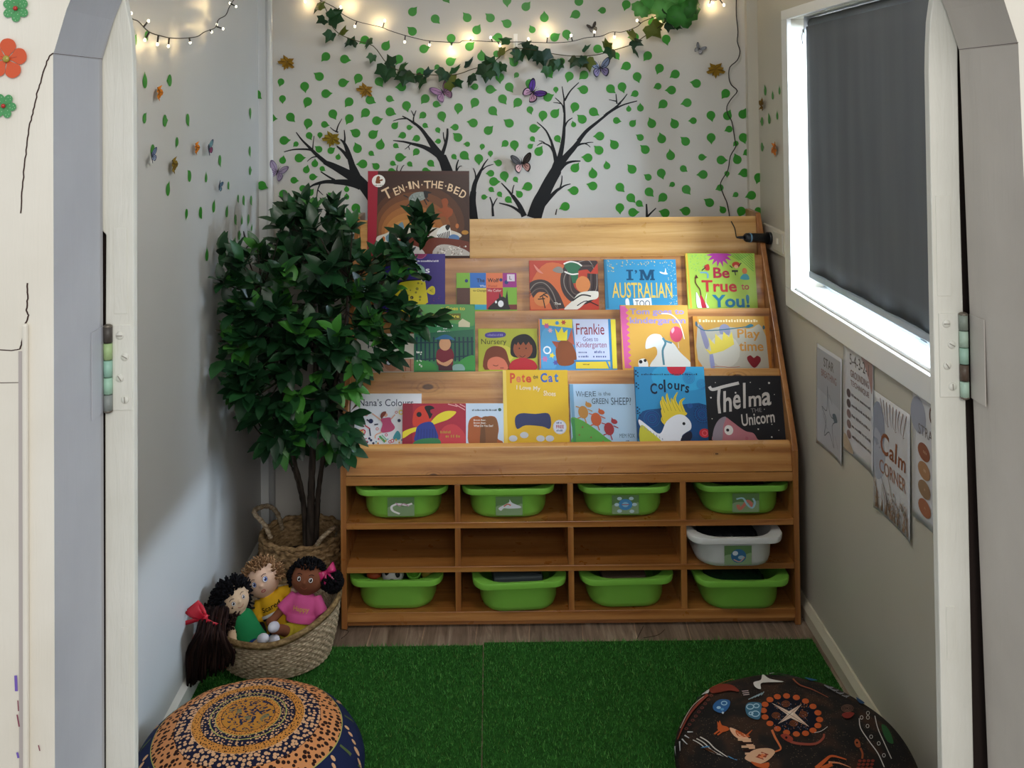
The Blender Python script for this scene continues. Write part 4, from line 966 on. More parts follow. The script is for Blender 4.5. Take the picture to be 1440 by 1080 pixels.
TH_ = (900, 160, [(350,105,'b',115),(540,70,'m',180),(718,15,'b',-80),(885,20,'b',60),(1040,5,'b',60),(220,255,'b',105),(462,280,'b',135),(720,240,'b',-90),(903,155,'m',-160),(1045,240,'b',-75),(972,300,'s',-140),(1085,390,'m',-150),(310,425,'b',95),(625,440,'m',0),(820,468,'b',-5),(985,465,'b',110),(438,555,'m',-40),(215,600,'b',-75),(640,615,'b',180),(1058,598,'b',-170),(1200,645,'b',-110),(880,605,'s',-90),(812,748,'m',-160),(328,715,'s',-150),(468,765,'b',-55),(233,845,'b',-140),(1130,825,'b',-165),(970,818,'s',-150),(705,900,'b',145),(465,985,'b',165),(255,1005,'b',160),(840,975,'m',125),(1025,985,'b',-110),(1195,980,'m',-40)])
for ox, oy, L in (TA, TB, TC, TD, TE, TF, TG, TH_):
    for x, y, s, a in L: put_sticker(ox + x / 7.2, oy + y / 7.2, s, a)
LW1 = [(105,190,'b',90),(370,175,'b',180),(100,580,'m',45),(317,605,'b',0),(560,590,'b',-60),(446,828,'m',-120),(188,925,'b',-60),(903,1025,'b',-70),(1227,515,'b',-80),(1222,925,'b',-70)]
LW2 = [(350,280,'b',60),(580,135,'b',130),(757,155,'m',90),(994,232,'m',-60),(548,530,'m',-110),(697,520,'b',-60),(838,465,'b',60),(978,520,'b',60),(1097,372,'m',-60),(1156,390,'b',-60),(1236,390,'b',-60),(1225,75,'b',0),(1070,595,'b',-60),(1138,612,'m',80),(1207,590,'b',-110),(1243,688,'s',70),(1222,766,'m',90),(1110,765,'b',0),(933,825,'b',-60),(1062,835,'m',60),(766,980,'b',90)]
for x, y, s, a in LW1: put_sticker(190 + x / 7.579, 90 + y / 7.579, s, a, 'L')
for x, y, s, a in LW2: put_sticker(190 + x / 7.579, 230 + y / 7.579, s, a, 'L')
for x, y, s, a in [(261,85,'b',-120),(97,288,'b',110),(159,330,'m',90),(217,288,'m',90),(70,545,'b',180),(130,528,'b',110),(198,500,'m',90),(70,760,'b',0)]: put_sticker(1060 + x / 6, 80 + y / 6, s, a, 'R')
put_sticker(190, 57, 'm', 60, 'L'); put_sticker(206, 51, 'm', 60, 'L')
# ---- painted tree decals
BLK = mat('#15171b', .5, .3)
def wfr(dy=.0006): return lambda x, y, e: PY(x, y, YB - dy - e)
def tree(strokes, label, ox, oy, sc=7.2):
    b = MB(); A = Art(b, wfr(), eps=1e-5, mf=lambda c: BLK)
    for s in strokes:
        w, tp, pts = s; q = []
        for i in range(0, len(pts), 2): q += [ox + pts[i] / sc, oy + pts[i + 1] / sc]
        A.line('k', w / sc, *q, taper=tp / sc, k=6)
    tag(b.build('tree_decal'), label, 'wall decal', 'black tree decals on the back wall')
tree([(150, 95, (1420, 1120, 1290, 960, 1180, 820, 1090, 720)), (100, 40, (1110, 760, 1060, 640, 1040, 580, 1000, 460)), (64, 10, (1040, 580, 1000, 450, 965, 370, 925, 330)), (26, 8, (962, 380, 972, 320, 965, 235)), (44, 14, (1010, 520, 950, 450, 890, 400)), (16, 6, (905, 260, 860, 240, 822, 208)), (18, 5, (885, 260, 905, 190, 942, 122)),
      (110, 40, (1100, 740, 980, 670, 850, 600, 760, 560)), (46, 8, (790, 575, 690, 490, 610, 410, 540, 340, 478, 258)), (24, 8, (650, 440, 560, 430, 450, 435, 355, 458)), (16, 6, (645, 450, 650, 380, 660, 295)), (16, 6, (700, 505, 640, 515, 590, 555)),
      (90, 44, (1130, 800, 1060, 780, 960, 765, 860, 762)), (44, 10, (880, 762, 780, 760, 690, 780, 640, 800, 585, 840)), (24, 10, (870, 745, 800, 705, 728, 658)), (16, 8, (722, 780, 695, 850, 686, 935)), (12, 6, (700, 845, 725, 870, 752, 895)), (26, 12, (900, 1080, 880, 1020, 840, 990, 780, 975))],
     'black painted tree with bare branches, left of the large brown book', 350, 150)
tree([(120, 88, (660, 720, 630, 620, 585, 500)), (96, 40, (600, 540, 520, 430, 440, 310)), (44, 22, (460, 340, 380, 230, 300, 160)), (26, 10, (320, 180, 250, 130, 185, 95)), (16, 6, (230, 120, 160, 125, 92, 145)), (18, 8, (300, 165, 300, 110, 325, 38)), (12, 6, (300, 90, 290, 65, 275, 38)),
      (60, 26, (560, 500, 470, 440, 380, 400, 280, 375)), (28, 8, (300, 380, 200, 355, 92, 343)), (12, 6, (270, 378, 245, 405, 210, 432)), (10, 6, (245, 400, 255, 420, 258, 438)), (40, 18, (590, 480, 620, 390, 640, 300, 643, 220)), (16, 8, (618, 360, 605, 310, 600, 258))],
     'black painted tree behind the large brown book', 540, 150)
tree([(90, 60, (915, 1200, 905, 1080, 895, 960, 905, 860)), (56, 22, (900, 900, 920, 780, 965, 680, 990, 630)), (22, 8, (985, 640, 1015, 580, 1055, 528)), (16, 6, (990, 645, 1040, 605, 1108, 583)), (18, 8, (928, 740, 925, 680, 905, 622)), ],
     'slim black painted tree just right of the large brown book', 540, 150)
tree([(24, 10, (735, 680, 735, 600, 755, 537)), (14, 6, (738, 650, 760, 610, 788, 600))], 'small black painted twig above the large brown book, at its right end', 540, 150)
tree([(26, 12, (1105, 1110, 1100, 1040, 1095, 980, 1072, 915)), (16, 8, (1102, 1010, 1125, 960, 1148, 925))], 'short black painted Y-shaped twig between the slim tree and the branch fork', 540, 150)
tree([(14, 6, (150, 700, 130, 640, 140, 592)), (12, 6, (150, 700, 180, 620, 205, 590))], 'tiny black painted twigs above the lettering of the brown book', 540, 150)
tree([(150, 130, (150, 1130, 200, 980, 260, 870)), (130, 110, (240, 900, 310, 760, 380, 640)), (110, 70, (370, 660, 390, 580, 400, 540)), (74, 36, (400, 600, 480, 500, 560, 410, 620, 330)), (44, 20, (600, 350, 680, 250, 800, 150, 900, 70)), (26, 10, (860, 95, 960, 30, 1060, -20, 1195, -58)), (30, 14, (880, 80, 960, 20, 1030, -40)), (20, 8, (1000, -20, 1050, -70, 1095, -130)), (16, 8, (990, -30, 985, -80, 980, -130)), (14, 6, (985, -55, 950, -62, 908, -72)),
      (56, 26, (400, 560, 430, 430, 450, 300, 458, 180)), (28, 10, (458, 200, 460, 80, 455, -40, 455, -90)), (16, 8, (457, -70, 445, -140, 435, -205)), (20, 8, (460, -60, 520, -160, 605, -245)), (18, 8, (455, 60, 435, -20, 365, -90)), (12, 6, (425, -30, 390, -38, 345, -42)), (20, 8, (462, 205, 490, 150, 540, 113)),
      (50, 20, (380, 580, 355, 460, 320, 330)), (24, 8, (325, 350, 270, 240, 180, 155)), (26, 10, (350, 460, 310, 400, 240, 365)), (12, 6, (260, 370, 230, 350, 198, 345)), (12, 6, (235, 365, 205, 380, 180, 396)),
      (30, 12, (560, 410, 620, 380, 680, 370)), (14, 6, (670, 372, 710, 362, 752, 361)), (12, 6, (665, 372, 700, 390, 722, 412)), (40, 12, (410, 640, 470, 580, 540, 555, 622, 551)),
      (50, 22, (240, 1000, 310, 920, 380, 850, 420, 825)), (24, 8, (400, 840, 460, 800, 522, 782)), (18, 8, (410, 835, 430, 770, 435, 698)), (14, 8, (370, 1095, 375, 1065, 382, 1035))],
     'largest black painted tree with spreading branches above bookcase centre', 730, 150)
tree([(60, 34, (1420, 1110, 1370, 1000, 1300, 900)), (30, 10, (1320, 930, 1260, 850, 1188, 772)), (16, 8, (1300, 880, 1305, 830, 1318, 792)), (34, 10, (1400, 1080, 1290, 1010, 1165, 976))],
     'small black painted branch fork between the two butterflies and bookcase top', 540, 150)
tree([(26, 14, (70, 1060, 68, 980, 65, 912)), (22, 10, (75, 1040, 115, 1000, 162, 955))], 'short black V-shaped painted twig on the right part of wall', 900, 160)
tree([(44, 44, (190, 1420, 600, 1400, 1130, 1400))], 'thick black painted branch running level behind the tree leaves', 350, 150)
b = MB(); A = Art(b, lambda x, y, e: PX(x, y, XL + .0008 + e), mf=lambda c: BLK); A.line('k', 1.2, 342.5, 325, 345, 335, 351, 343, taper=4.5); A.line('k', 1.6, 350, 345, 344, 352, 341, 362, 340, 375, taper=2)
tag(b.build('tree_decal'), 'thin black painted twig at the corner end of the left wall', 'wall decal')
# ---- butterflies
def butterfly(px, py, span, rot, c1, c2, edge, label, Y=YB - .008, wall='B', lift=28, sq=1.0):
    p = PY(px, py, Y) if wall == 'B' else PX(px, py, XL + .01)
    s = span / 2 * Y / F_PX if wall == 'B' else span / 2 * p.y / F_PX
    M = Matrix.Translation(p) @ (Matrix.Rotation(PI / 2, 4, 'Z') if wall == 'L' else Matrix.Identity(4)) @ Matrix.Rotation(-math.radians(rot), 4, 'Y')
    root = thing('butterfly_decoration', label, 'butterfly', (0, 0, 0), 'butterfly decorations on the walls', M=M); root['_o'] = (0, 0, 0)
    for sg in (-1, 1):
        b = MB(); q = math.radians(lift)
        fr = lambda x, y, e: Vector((sg * x * s * cos(q) * sq, -x * s * sin(q) - e - .001, -y * s))
        A = Art(b, fr, eps=1e-4, mf=lambda c: mat(c, .6, .3))
        fw = (.04, -.05, .3, -.55, .75, -.85, 1.0, -.8, .95, -.45, .7, -.1, .3, .05); hw = (.04, .0, .4, -.05, .72, .1, .75, .45, .5, .75, .25, .6, .08, .3)
        A.blob(edge, *hw); A.blob(c2, *[v * .82 + (.03 if i % 2 == 0 else .04) for i, v in enumerate(hw)]); A.blob(edge, *fw); A.blob(c1, *[v * .82 + (.06 if i % 2 == 0 else -.05) for i, v in enumerate(fw)])
        for u, w in ((.85, -.7), (.62, -.5), (.5, -.2), (.55, .3), (.35, .45)): A.line(edge, .05, .08, -.02, u, w)
        b.build('wing', root, local=True)
    b = MB(); b.ell((0, -.002, 0), (.05 * s, .05 * s, .38 * s), mat('#1a1618', .6), 8, 6)
    b.tube([(0, -.002, .3 * s), (-.12 * s, -.006, .6 * s)], .012 * s, mat('#1a1618', .6), 4); b.tube([(0, -.002, .3 * s), (.12 * s, -.006, .6 * s)], .012 * s, mat('#1a1618', .6), 4)
    b.build('butterfly_body', root, local=True)
butterfly(390.5, 241.5, 31, -22, '#a898b4', '#a090ae', '#6d607c', 'pale lilac butterfly on the wall beside the left corner')
butterfly(623, 130, 33, 28, '#a87c9c', '#a8809c', '#5f4860', 'dusty pink butterfly with raised wing under the ivy, left of centre')
butterfly(749, 130, 34, -48, '#5f3a94', '#c89cb4', '#1c1424', 'purple and pink butterfly with dark wing edges')
butterfly(844, 96, 33, 6, '#7c8aa8', '#8478a0', '#20222e', 'blue grey butterfly with black veins hanging below the ivy', Y=YB - .03)
butterfly(734, 230, 33, 8, '#4a4444', '#d8a8a4', '#1c1818', 'black and pink butterfly in the middle of the wall')
butterfly(833, 39, 16, 20, '#4c4440', '#8c8478', '#2a2522', 'tiny dark brown butterfly touching the light string')
butterfly(983, 69, 17, -30, '#8c8f96', '#b4b4b8', '#4a4a54', 'tiny grey butterfly left of the hanging cable')
butterfly(212, 220, 24, 20, '#6c7898', '#8c98b4', '#2c3250', 'blue grey butterfly on the left wall above the gold leaf', wall='L')
butterfly(292, 209, 24, 20, '#6c9498', '#883c5c', '#2c3a50', 'teal and plum butterfly on the left wall beside an orange leaf', wall='L')
butterfly(307, 262, 18, -15, '#4a6478', '#5c7c8c', '#2c3a4c', 'small slate blue butterfly low on the left wall', wall='L')
# ---- fabric maple leaves
MP = [(0, 1), (.16, .62), (.34, .72), (.36, .42), (.78, .5), (.98, .28), (.66, .1), (.8, -.12), (.5, -.2), (.62, -.6), (.3, -.48), (.06, -.42), (.0, -.34), (-.06, -.42), (-.3, -.48), (-.62, -.6), (-.5, -.2), (-.8, -.12), (-.66, .1), (-.98, .28), (-.78, .5), (-.36, .42), (-.34, .72), (-.16, .62)]
def maple(px, py, span, rot, col, label, wall='B'):
    if wall == 'B': p = PY(px, py, YB - .006); R = Matrix.Identity(4)
    elif wall == 'L': p = PX(px, py, XL + .006); R = Matrix.Rotation(PI / 2, 4, 'Z')
    else: p = PX(px, py, XRW - .006); R = Matrix.Rotation(-PI / 2, 4, 'Z')
    s = span / 2 * p.y / F_PX
    b = MB(); M = Matrix.Translation(p) @ R @ Matrix.Rotation(-math.radians(rot - 90), 4, 'Y')
    n = NT('maple_fabric', .8, .2); m = mat(col, .8, .2)
    v = [(0, -.004, 0)] + [(x * s, -.001 - .006 * abs(x) - .004 * (i % 3 == 0), z * s) for i, (x, z) in enumerate(MP)]
    f = [(0, i, i % len(MP) + 1) for i in range(1, len(MP) + 1)]
    b.add(v, f, m, M=M)
    for a, c in ((0, .9), (.8, .26), (-.8, .26), (.5, -.45), (-.5, -.45)):
        b.tube([M @ Vector((0, -.0055, 0)), M @ Vector((a * s * .9, -.0035 - .006 * abs(a), c * s * .9))], .0006, mat('#6a4a1c', .8), 4)
    for o in [n.m]: bpy.data.materials.remove(o)
    tag(b.build('maple_leaf_decoration'), label, 'leaf decoration', 'fabric maple leaves on the walls')
maple(404, 87, 26, -110, '#8f6a1c', 'golden brown fabric maple leaf high at the left of back wall')
maple(514, 126, 26, -115, '#96712a', 'golden brown fabric maple leaf below the left ivy end')
maple(467, 194, 28, -105, '#86711c', 'olive gold fabric maple leaf on the left painted tree')
maple(1006, 97, 28, -90, '#86681c', 'olive gold fabric maple leaf left of the hanging cable')
maple(221, 129, 28, -80, '#c9761c', 'orange fabric maple leaf highest on the left wall', 'L')
maple(274, 207, 24, -80, '#c9761c', 'orange fabric maple leaf in the middle of left wall', 'L')
maple(242, 231, 30, -75, '#7a6420', 'dark gold fabric maple leaf on the left wall', 'L')
maple(1073, 148, 25, 80, '#6e5423', 'brown fabric maple leaf on the right wall', 'R')
maple(1091, 208, 28, -80, '#c07030', 'faded orange fabric maple leaf on the right wall beside the window', 'R')
# ---- ivy garland
IV = [(0, 1.0), (.2, .66), (.36, .46), (.76, .44), (.62, .12), (.6, -.24), (.3, -.34), (0, -.2), (-.3, -.34), (-.6, -.24), (-.62, .12), (-.76, .44), (-.36, .46), (-.2, .66)]
ivm = [mat(c, .5, .35) for c in ('#1d3d20', '#234a26', '#2b5529', '#173420', '#5a6422')]
R = random.Random(3)
def ivy_leaf(b, px, py, size, ang, kind=0, thin=1.0, Y=None):
    p = PY(px, py, Y or YB - R.uniform(.03, .07)); s = size * p.y / F_PX * 1.28
    M = Matrix.Translation(p) @ Matrix.Rotation(-math.radians(ang - 90), 4, 'Y') @ Matrix.Rotation(R.uniform(-.5, .5), 4, 'X') @ Matrix.Rotation(math.acos(min(1, thin)) * R.choice((-1, 1)), 4, 'Z')
    v = [(0, -.1 * s, .1 * s)] + [(x * s, .28 * abs(x) * s, (z - .35) * s) for x, z in IV]
    b.add(v, [(0, i, i % len(IV) + 1) for i in range(1, len(IV) + 1)], ivm[kind], M=M)
iv = thing('ivy_garland', 'artificial dark ivy garland draped in a curve across the back wall', 'garland', tuple(PY(680, 60, YB - .05)))
SP = pairs([440,-12, 457,10, 466,35, 478,48, 500,57, 525,65, 545,90, 570,102, 600,105, 640,105, 665,97, 690,90, 712,72, 725,68, 750,70, 780,76, 810,79, 840,77, 865,70, 890,62, 905,52, 930,35, 940,20, 948,-10])
b = MB(); b.tube(smooth_pts([tuple(PY(x, y, YB - .045 + .01 * sin(x * .1))) for x, y in SP], False, 4), .0016, mat('#4a4426', .7), 5); build(b, 'vine_stem', iv)
ILV = [(444,12,11,-110,3,.5),(452,6,9,40,4,.8),(474,26,16,-20,1,1),(451,30,10,200,0,.8),(463,53,12,-125,1,.7),(482,42,11,60,4,.6),(497,57,10,80,0,.8),(488,61,9,-120,3,.7),(516,62,11,-100,1,.6),(523,83,9,-110,2,.8),(547,84,12,110,0,.9),(542,104,17,-95,1,1),(568,91,10,20,2,.6),(569,111,16,-100,0,1),(591,118,13,-100,1,.5),(604,103,12,35,3,.5),(622,107,13,-120,0,.9),(643,97,12,55,2,.4),(638,117,14,-20,4,1),(662,87,12,65,3,.35),(660,114,13,-100,2,.4),(686,85,12,120,1,.9),(684,104,17,-95,0,1),(702,100,14,-95,1,.5),(703,71,11,95,4,.6),(709,55,12,170,2,.6),(728,80,13,-120,1,.9),(740,60,12,20,3,.5),(745,75,14,-100,0,1),(764,83,16,-80,3,1),(780,92,14,-105,1,.9),(770,102,11,-100,2,.8),(806,88,12,-120,0,.8),(817,88,12,-100,2,.5),(827,92,13,-75,4,.8),(826,68,10,50,1,.35),(852,61,11,100,4,.6),(859,76,12,-100,0,.9),(886,49,12,130,4,.4),(897,60,12,-30,3,.8),(895,74,11,-70,0,.3),(922,44,17,-50,4,1),(943,36,12,-35,3,.8),(934,24,10,110,1,.7),(955,38,7,-30,2,.7),(940,14,12,60,1,.8)]
for x, y, s, a, k, th in ILV:
    b = MB(); ivy_leaf(b, x, y, s, a, k, th)
    if s > 12: ivy_leaf(b, x + R.uniform(-7, 7), y + R.uniform(-7, 3), s * .75, a + R.uniform(-50, 50), R.choice((0, 1, 3)), .8)
    build(b, 'ivy_leaf', iv)
gv = thing('grapevine_spray', 'bunch of big bright green artificial vine leaves at top right', 'artificial leaves', tuple(PY(940, 10, YB - .07)))
gm = [mat(c, .55, .3) for c in ('#4a9440', '#3c8034', '#62a856', '#357030')]
GVL = [(915,8,22,-100,0),(932,14,26,-110,2),(962,22,32,-70,1),(975,12,20,-30,3),(948,2,26,-60,2),(922,-6,24,-140,1),(900,14,18,-130,2),(968,-6,26,0,0),(950,24,18,-100,3)]
for x, y, s, a, k in GVL:
    b = MB(); p = PY(x, y, YB - .06 - R.uniform(0, .04)); ss = s * p.y / F_PX / 1.15
    M = Matrix.Translation(p) @ Matrix.Rotation(-math.radians(a - 90), 4, 'Y') @ Matrix.Rotation(R.uniform(-.4, .3), 4, 'X')
    out = [(.0, 1), (.25, .85), (.3, .7), (.6, .75), (.72, .5), (.95, .3), (.8, .05), (.7, -.25), (.4, -.4), (.12, -.35), (0, -.15), (-.12, -.35), (-.4, -.4), (-.7, -.25), (-.8, .05), (-.95, .3), (-.72, .5), (-.6, .75), (-.3, .7), (-.25, .85)]
    v = [(0, -.12 * ss, .1 * ss)] + [(u * ss, .22 * (u * u + w * w) * ss - .05 * ss * (i % 2), (w - .3) * ss) for i, (u, w) in enumerate(out)]
    b.add(v, [(0, i, i % len(out) + 1) for i in range(1, len(out) + 1)], gm[k], True, M=M); build(b, 'vine_leaf', gv, solid=.0008)
b = MB(); b.tube([PY(905, -15, YB - .05), PY(935, 2, YB - .05), PY(975, -12, YB - .05)], .002, mat('#3a5a2a', .6), 5); build(b, 'vine_stem', gv)
# ---- string lights
BW = mat('#14110f', .6)
bulbm = mat('#fff3d8', .4, emit=3.0)
def plight(p, e, col=(1.0, .74, .36)):
    l = bpy.data.lights.new('bulb_light', 'POINT'); l.energy = e; l.color = col; l.shadow_soft_size = .004
    o = bpy.data.objects.new('bulb_light', l); COL.objects.link(o); o.location = p
def string(path, bulbs, fw, fb, label, glow, e, loc, bs=.0042):
    root = thing('string_lights', label, 'fairy lights', loc, 'warm white fairy lights')
    P = [tuple(fw(x, y)) for x, y in path]
    b = MB(); b.tube(smooth_pts(P, False, 5), .0013, BW, 5); build(b, 'light_cable', root)
    Q = smooth_pts([tuple(q) for q in path], False, 6)
    for x, y in bulbs:
        n = min(Q, key=lambda q: (q[0] - x) ** 2 + (q[1] - y) ** 2)
        a, c = Vector(fw(*n)), Vector(fb(x, y))
        if (c - a).length < .004: c = a + Vector((0, -.004, .012))
        d = (c - a)
        b = MB(); b.tube([a, a + d * .72], .0021, BW, 6)
        h = build(b, 'bulb_holder', root)
        b = MB(); b.ell(c, (bs, bs, bs * 1.25), bulbm, 10, 8); build(b, 'bulb', h)
    for x, y in glow: plight(fb(x, y), e)
wp = pairs([425,-8, 440,-4, 452,1, 473,12, 482,20, 502,30, 535,38, 548,43, 570,50, 600,57, 625,59, 645,60, 655,57, 700,59, 735,59, 765,60, 785,60, 805,58, 825,53, 845,51, 860,45, 875,45, 895,38, 905,30, 930,20, 960,5, 985,-2, 1005,1, 1014,-6])
bp = pairs([429,2, 479,10, 499,37, 569,59, 770,50, 803,50, 836,45, 864,52, 896,29, 929,26, 974,4, 997,7, 1002,3, 1018,7, 541,29, 604,63, 634,66, 664,54, 703,64, 743,55, 690,53, 888,48])
string(wp, bp, lambda x, y: PY(x, y, YB - .038), lambda x, y: PY(x, y, YB - .03), 'black wire of warm fairy lights across the back wall', pairs([490,8, 532,31, 604,64, 634,73, 660,54, 703,62, 743,54, 768,42, 927,27, 868,60, 431,4, 1004,6]), .078, tuple(PY(680, 58, YB - .04)))
lp_ = [(180 + 0, 4)] + [(x / 4, y / 4) for x, y in pairs([740,100, 780,122, 840,180, 915,205, 970,215, 1040,215, 1110,205, 1150,180, 1210,155, 1230,110, 1270,85, 1290,40, 1320,-10])]
lb = [(x / 4, y / 4) for x, y in pairs([737,75, 835,118, 815,225, 885,250, 947,260, 1070,240, 1190,180, 1255,162, 1220,138, 1293,18, 1328,37])]
string(lp_, lb, lambda x, y: PX(x, y, XL + .035), lambda x, y: PX(x, y, XL + .028), 'black wire of warm fairy lights sagging on the left wall', [(x / 4, y / 4) for x, y in pairs([790,215, 850,240, 928,255, 1042,235, 1190,150, 1215,30])], .04, tuple(PX(255, 52, XL + .03)), .0031)
# clear hook and hanging cable
b = MB(); p = PY(725, 55, YB); b.box(p.x - .007, p.x + .007, YB - .004, YB - .001, p.z - .03, p.z + .018, mat('#e4e6e6', .15, .8)); b.tube([(p.x, YB - .004, p.z - .02), (p.x, YB - .02, p.z - .028), (p.x, YB - .03, p.z - .018), (p.x, YB - .031, p.z - .004)], .003, mat('#e4e6e6', .15, .8), 8)
tag(b.build('adhesive_hook', bevel=.001), 'small clear hook holding the fairy lights at the centre', 'hook')
cp = [(900 + x / 7.2, y / 7.2) for x, y in pairs([975,-60, 975,0, 975,150, 992,320, 985,420, 1012,520, 985,610, 910,680, 900,780, 925,860, 985,920, 925,1000, 880,1080])] + [(900 + x / 7.2, 160 + y / 7.2) for x, y in pairs([890,10, 930,80, 960,260, 970,330, 915,430, 890,570, 830,670, 815,730, 850,830, 880,900, 905,1030])]
C3 = [tuple(PY(x, y, YB - .02)) for x, y in cp] + [tuple(PY(980 + x / 7.717, 260 + y / 7.717, Y)) for x, y, Y in ((350, 330, 3.33), (375, 400, 3.26), (410, 470, 3.22), (425, 550, 3.20), (440, 572, 3.195), (520, 575, 3.195))]
b = MB(); b.tube(smooth_pts(C3, False, 3), .0018, mat('#1b1614', .5), 6)
tag(b.build('hanging_cable'), 'thin black cable hanging wavy down the right of back wall', 'cable')
# plug and socket
so = thing('wall_socket', 'white double wall socket on the right wall by the bookcase top', 'socket', (XRW, 3.18, 1.06))
z0, z1 = 1.035, 1.105
b = MB(); b.box(XRW - .012, XRW - .0005, 3.075, 3.33, z0 - .004, z1 + .004, mat('#d9d4c6', .35)); build(b, 'socket_plate', so, bevel=.003)
b = MB(); b.box(XRW - .016, XRW - .011, 3.09, 3.19, z0 + .006, z1 - .004, mat('#c9c4b8', .35)); build(b, 'switch_panel', so, bevel=.002)
b = MB(); b.box(XRW - .019, XRW - .015, 3.13, 3.145, z0 + .03, z0 + .048, mat('#e4e0d4', .35)); build(b, 'switch', so, bevel=.001)
pl = thing('plug_adapter', 'black cylindrical plug adapter plugged into the wall socket', 'plug', tuple(PY(1062, 335, 3.2)))
q = PX(1084, 335, XRW - .013); a = PY(1047, 334, 3.195); dk = mat('#15171c', .35)
b = MB(); d = (q - a); u = d.normalized()
b.tube([q - u * .012, q], .020, dk, 16); b.tube([a, a + u * .006, q - u * .010], [.010, .0145, .0155], dk, 16); build(b, 'plug_body', pl)
b = MB(); b.tube([a + u * .016, a + u * .021], .0156, mat('#5c86a8', .3), 16); build(b, 'ring', pl)
b = MB(); b.tube([a - u * .028, a], [.003, .006], dk, 8); build(b, 'strain_relief', pl)
# ---- posters
def poster(y0, y1, z0, z1, art, label, tilt=0, curl=.006):
    """y0 far edge, y1 near edge"""
    b = MB()
    def fr(x, y, e):
        u = x / 100; v = 1 - y / 141
        lift = curl * (abs(u - .5) * 2) ** 4 * (1 - v) + .001
        return Vector((XRW - .001 - lift - e, y0 + (y1 - y0) * u, z0 + (z1 - z0) * v + tilt * u))
    P = [[fr(100 * i / 10, 141 * j / 14, 0) for i in range(11)] for j in range(15)]
    b.grid(P, mat('#cfcfd2', .4, .3)); 
    o = b.build('poster', solid=.0006)
    b2 = MB(); A = Art(b2, lambda x, y, e: fr(x, y, e + .0008), mf=lambda c: mat(c, .4, .3)); A.sub = 14; art(A)
    q = MB(); q.V, q.Fc, q.MI, q.SM, q.mats = b2.V, b2.Fc, b2.MI, b2.SM, b2.mats
    build(q, 'print', o); tag(o, label, 'poster', 'posters on the right wall'); return o
def p1(A):
    A.poly('#a9abb0', 4, 5, 96, 5, 96, 70, 4, 62); A.poly('#b4b6bc', 4, 62, 96, 70, 96, 136, 4, 136)
    A.text('STAR', 30, 13, 70, 26, '#54504e', .02); A.text('BREATHING', 20, 31, 80, 41, '#8a6660', .03)
    A.line('#5c6066', 1.4, 44, 50, 52, 86, 78, 88, 60, 100, 66, 128, 48, 112, 28, 122, 36, 98, 20, 84, 40, 84, 44, 50); A.line('#7c8084', 1.2, 50, 60, 62, 70); A.line('#7c8084', 1.2, 24, 92, 40, 110); A.line('#7c8084', 1, 70, 110, 82, 124)
    A.blob('#5c6a72', 62, 84, 74, 80, 82, 88, 70, 92)
def p2(A):
    A.blob('#a4827c', 60, 4, 96, 4, 96, 44, 86, 30, 74, 18); A.text('5-4-3-2-1', 22, 12, 86, 26, '#55504e', .0); A.text('GROUNDING', 24, 32, 86, 41, '#90726a', .01); A.text('TECHNIQUE', 24, 45, 86, 53, '#90726a', .01)
    for i in range(5):
        y = 64 + i * 13; A.ell('#5a4a48' if i < 2 else '#8a7470', 17, y, 6.5, 5.5, n=14); A.text(str(5 - i), 15, y - 3, 19, y + 3, '#d0ccd0', .02); A.scrib(27, y - 2.4, 90, y + 1, '#66605e', 14)
    A.blob('#b4a28c', 4, 118, 20, 126, 30, 137, 4, 137)
def p3(A):
    A.ell('#9298a8', 14, 38, 18, 28); A.blob('#a9aebb', 4, 44, 30, 60, 24, 94, 4, 100)
    for i in range(9): A.line('#8c6c60', 1.6, 20 + i * 9, 4, 26 + i * 7, 18 + (i % 3) * 6, 30 + i * 7, 30, taper=.3)
    for ch, x0, x1, y0, y1 in (('C', 20, 42, 42, 68), ('a', 44, 57, 55, 68), ('l', 60, 64, 44, 68), ('m', 68, 88, 56, 69)): A.text(ch, x0, y0, x1, y1, '#8c5232', .03, 0, .15)
    A.text('CORNER', 16, 76, 88, 92, '#a0725c', .01)
    RR = random.Random(5)
    for i in range(46):
        x = RR.uniform(6, 96); y = 137; h = RR.uniform(10, 34); A.line(RR.choice(('#8a6c58', '#a98a70', '#7a6250', '#b49c88')), RR.uniform(.8, 2.2), x, y, x + RR.uniform(-5, 5), y - h * .6, x + RR.uniform(-9, 9), y - h, taper=.4, k=2)
    A.line('#4a3a34', 2.6, 44, 130, 34, 112, 22, 96, taper=.6); A.line('#8c7468', 1.4, 50, 110, 44, 96, 40, 88)
    dots(A, ('#9c7c64', '#8a7a6c'), 40, 104, 94, 132, 20, 2, 3)
def p4(A):
    A.ell('#9a9eac', 14, 26, 18, 20); A.text('Calm', 40, 6, 84, 26, '#6a4a3c', .02, 0, .1); A.text('STRATEGIES', 14, 34, 90, 45, '#6c6460', .0)
    for i in range(4):
        for j in range(2):
            A.ell(('#8c5440', '#a67c5c', '#94765c', '#a46a50')[i], 26 + j * 46, 62 + i * 20, 14, 9.5); A.scrib(18 + j * 46, 60 + i * 20, 34 + j * 46, 63 + i * 20, '#c0a088', 5)
poster(2.818, 2.616, .552, .832, p1, 'star breathing poster, furthest of the four, beside the bookcase', .006)
poster(2.600, 2.398, .608, .893, p2, 'poster with five numbered grounding steps, second from the bookcase', .004)
poster(2.400, 2.192, .540, .820, p3, 'calm corner poster with brown lettering and dry grasses', .005)
poster(2.176, 1.972, .612, .890, p4, 'calm strategies poster with brown ovals, partly cut off by door frame', .0)
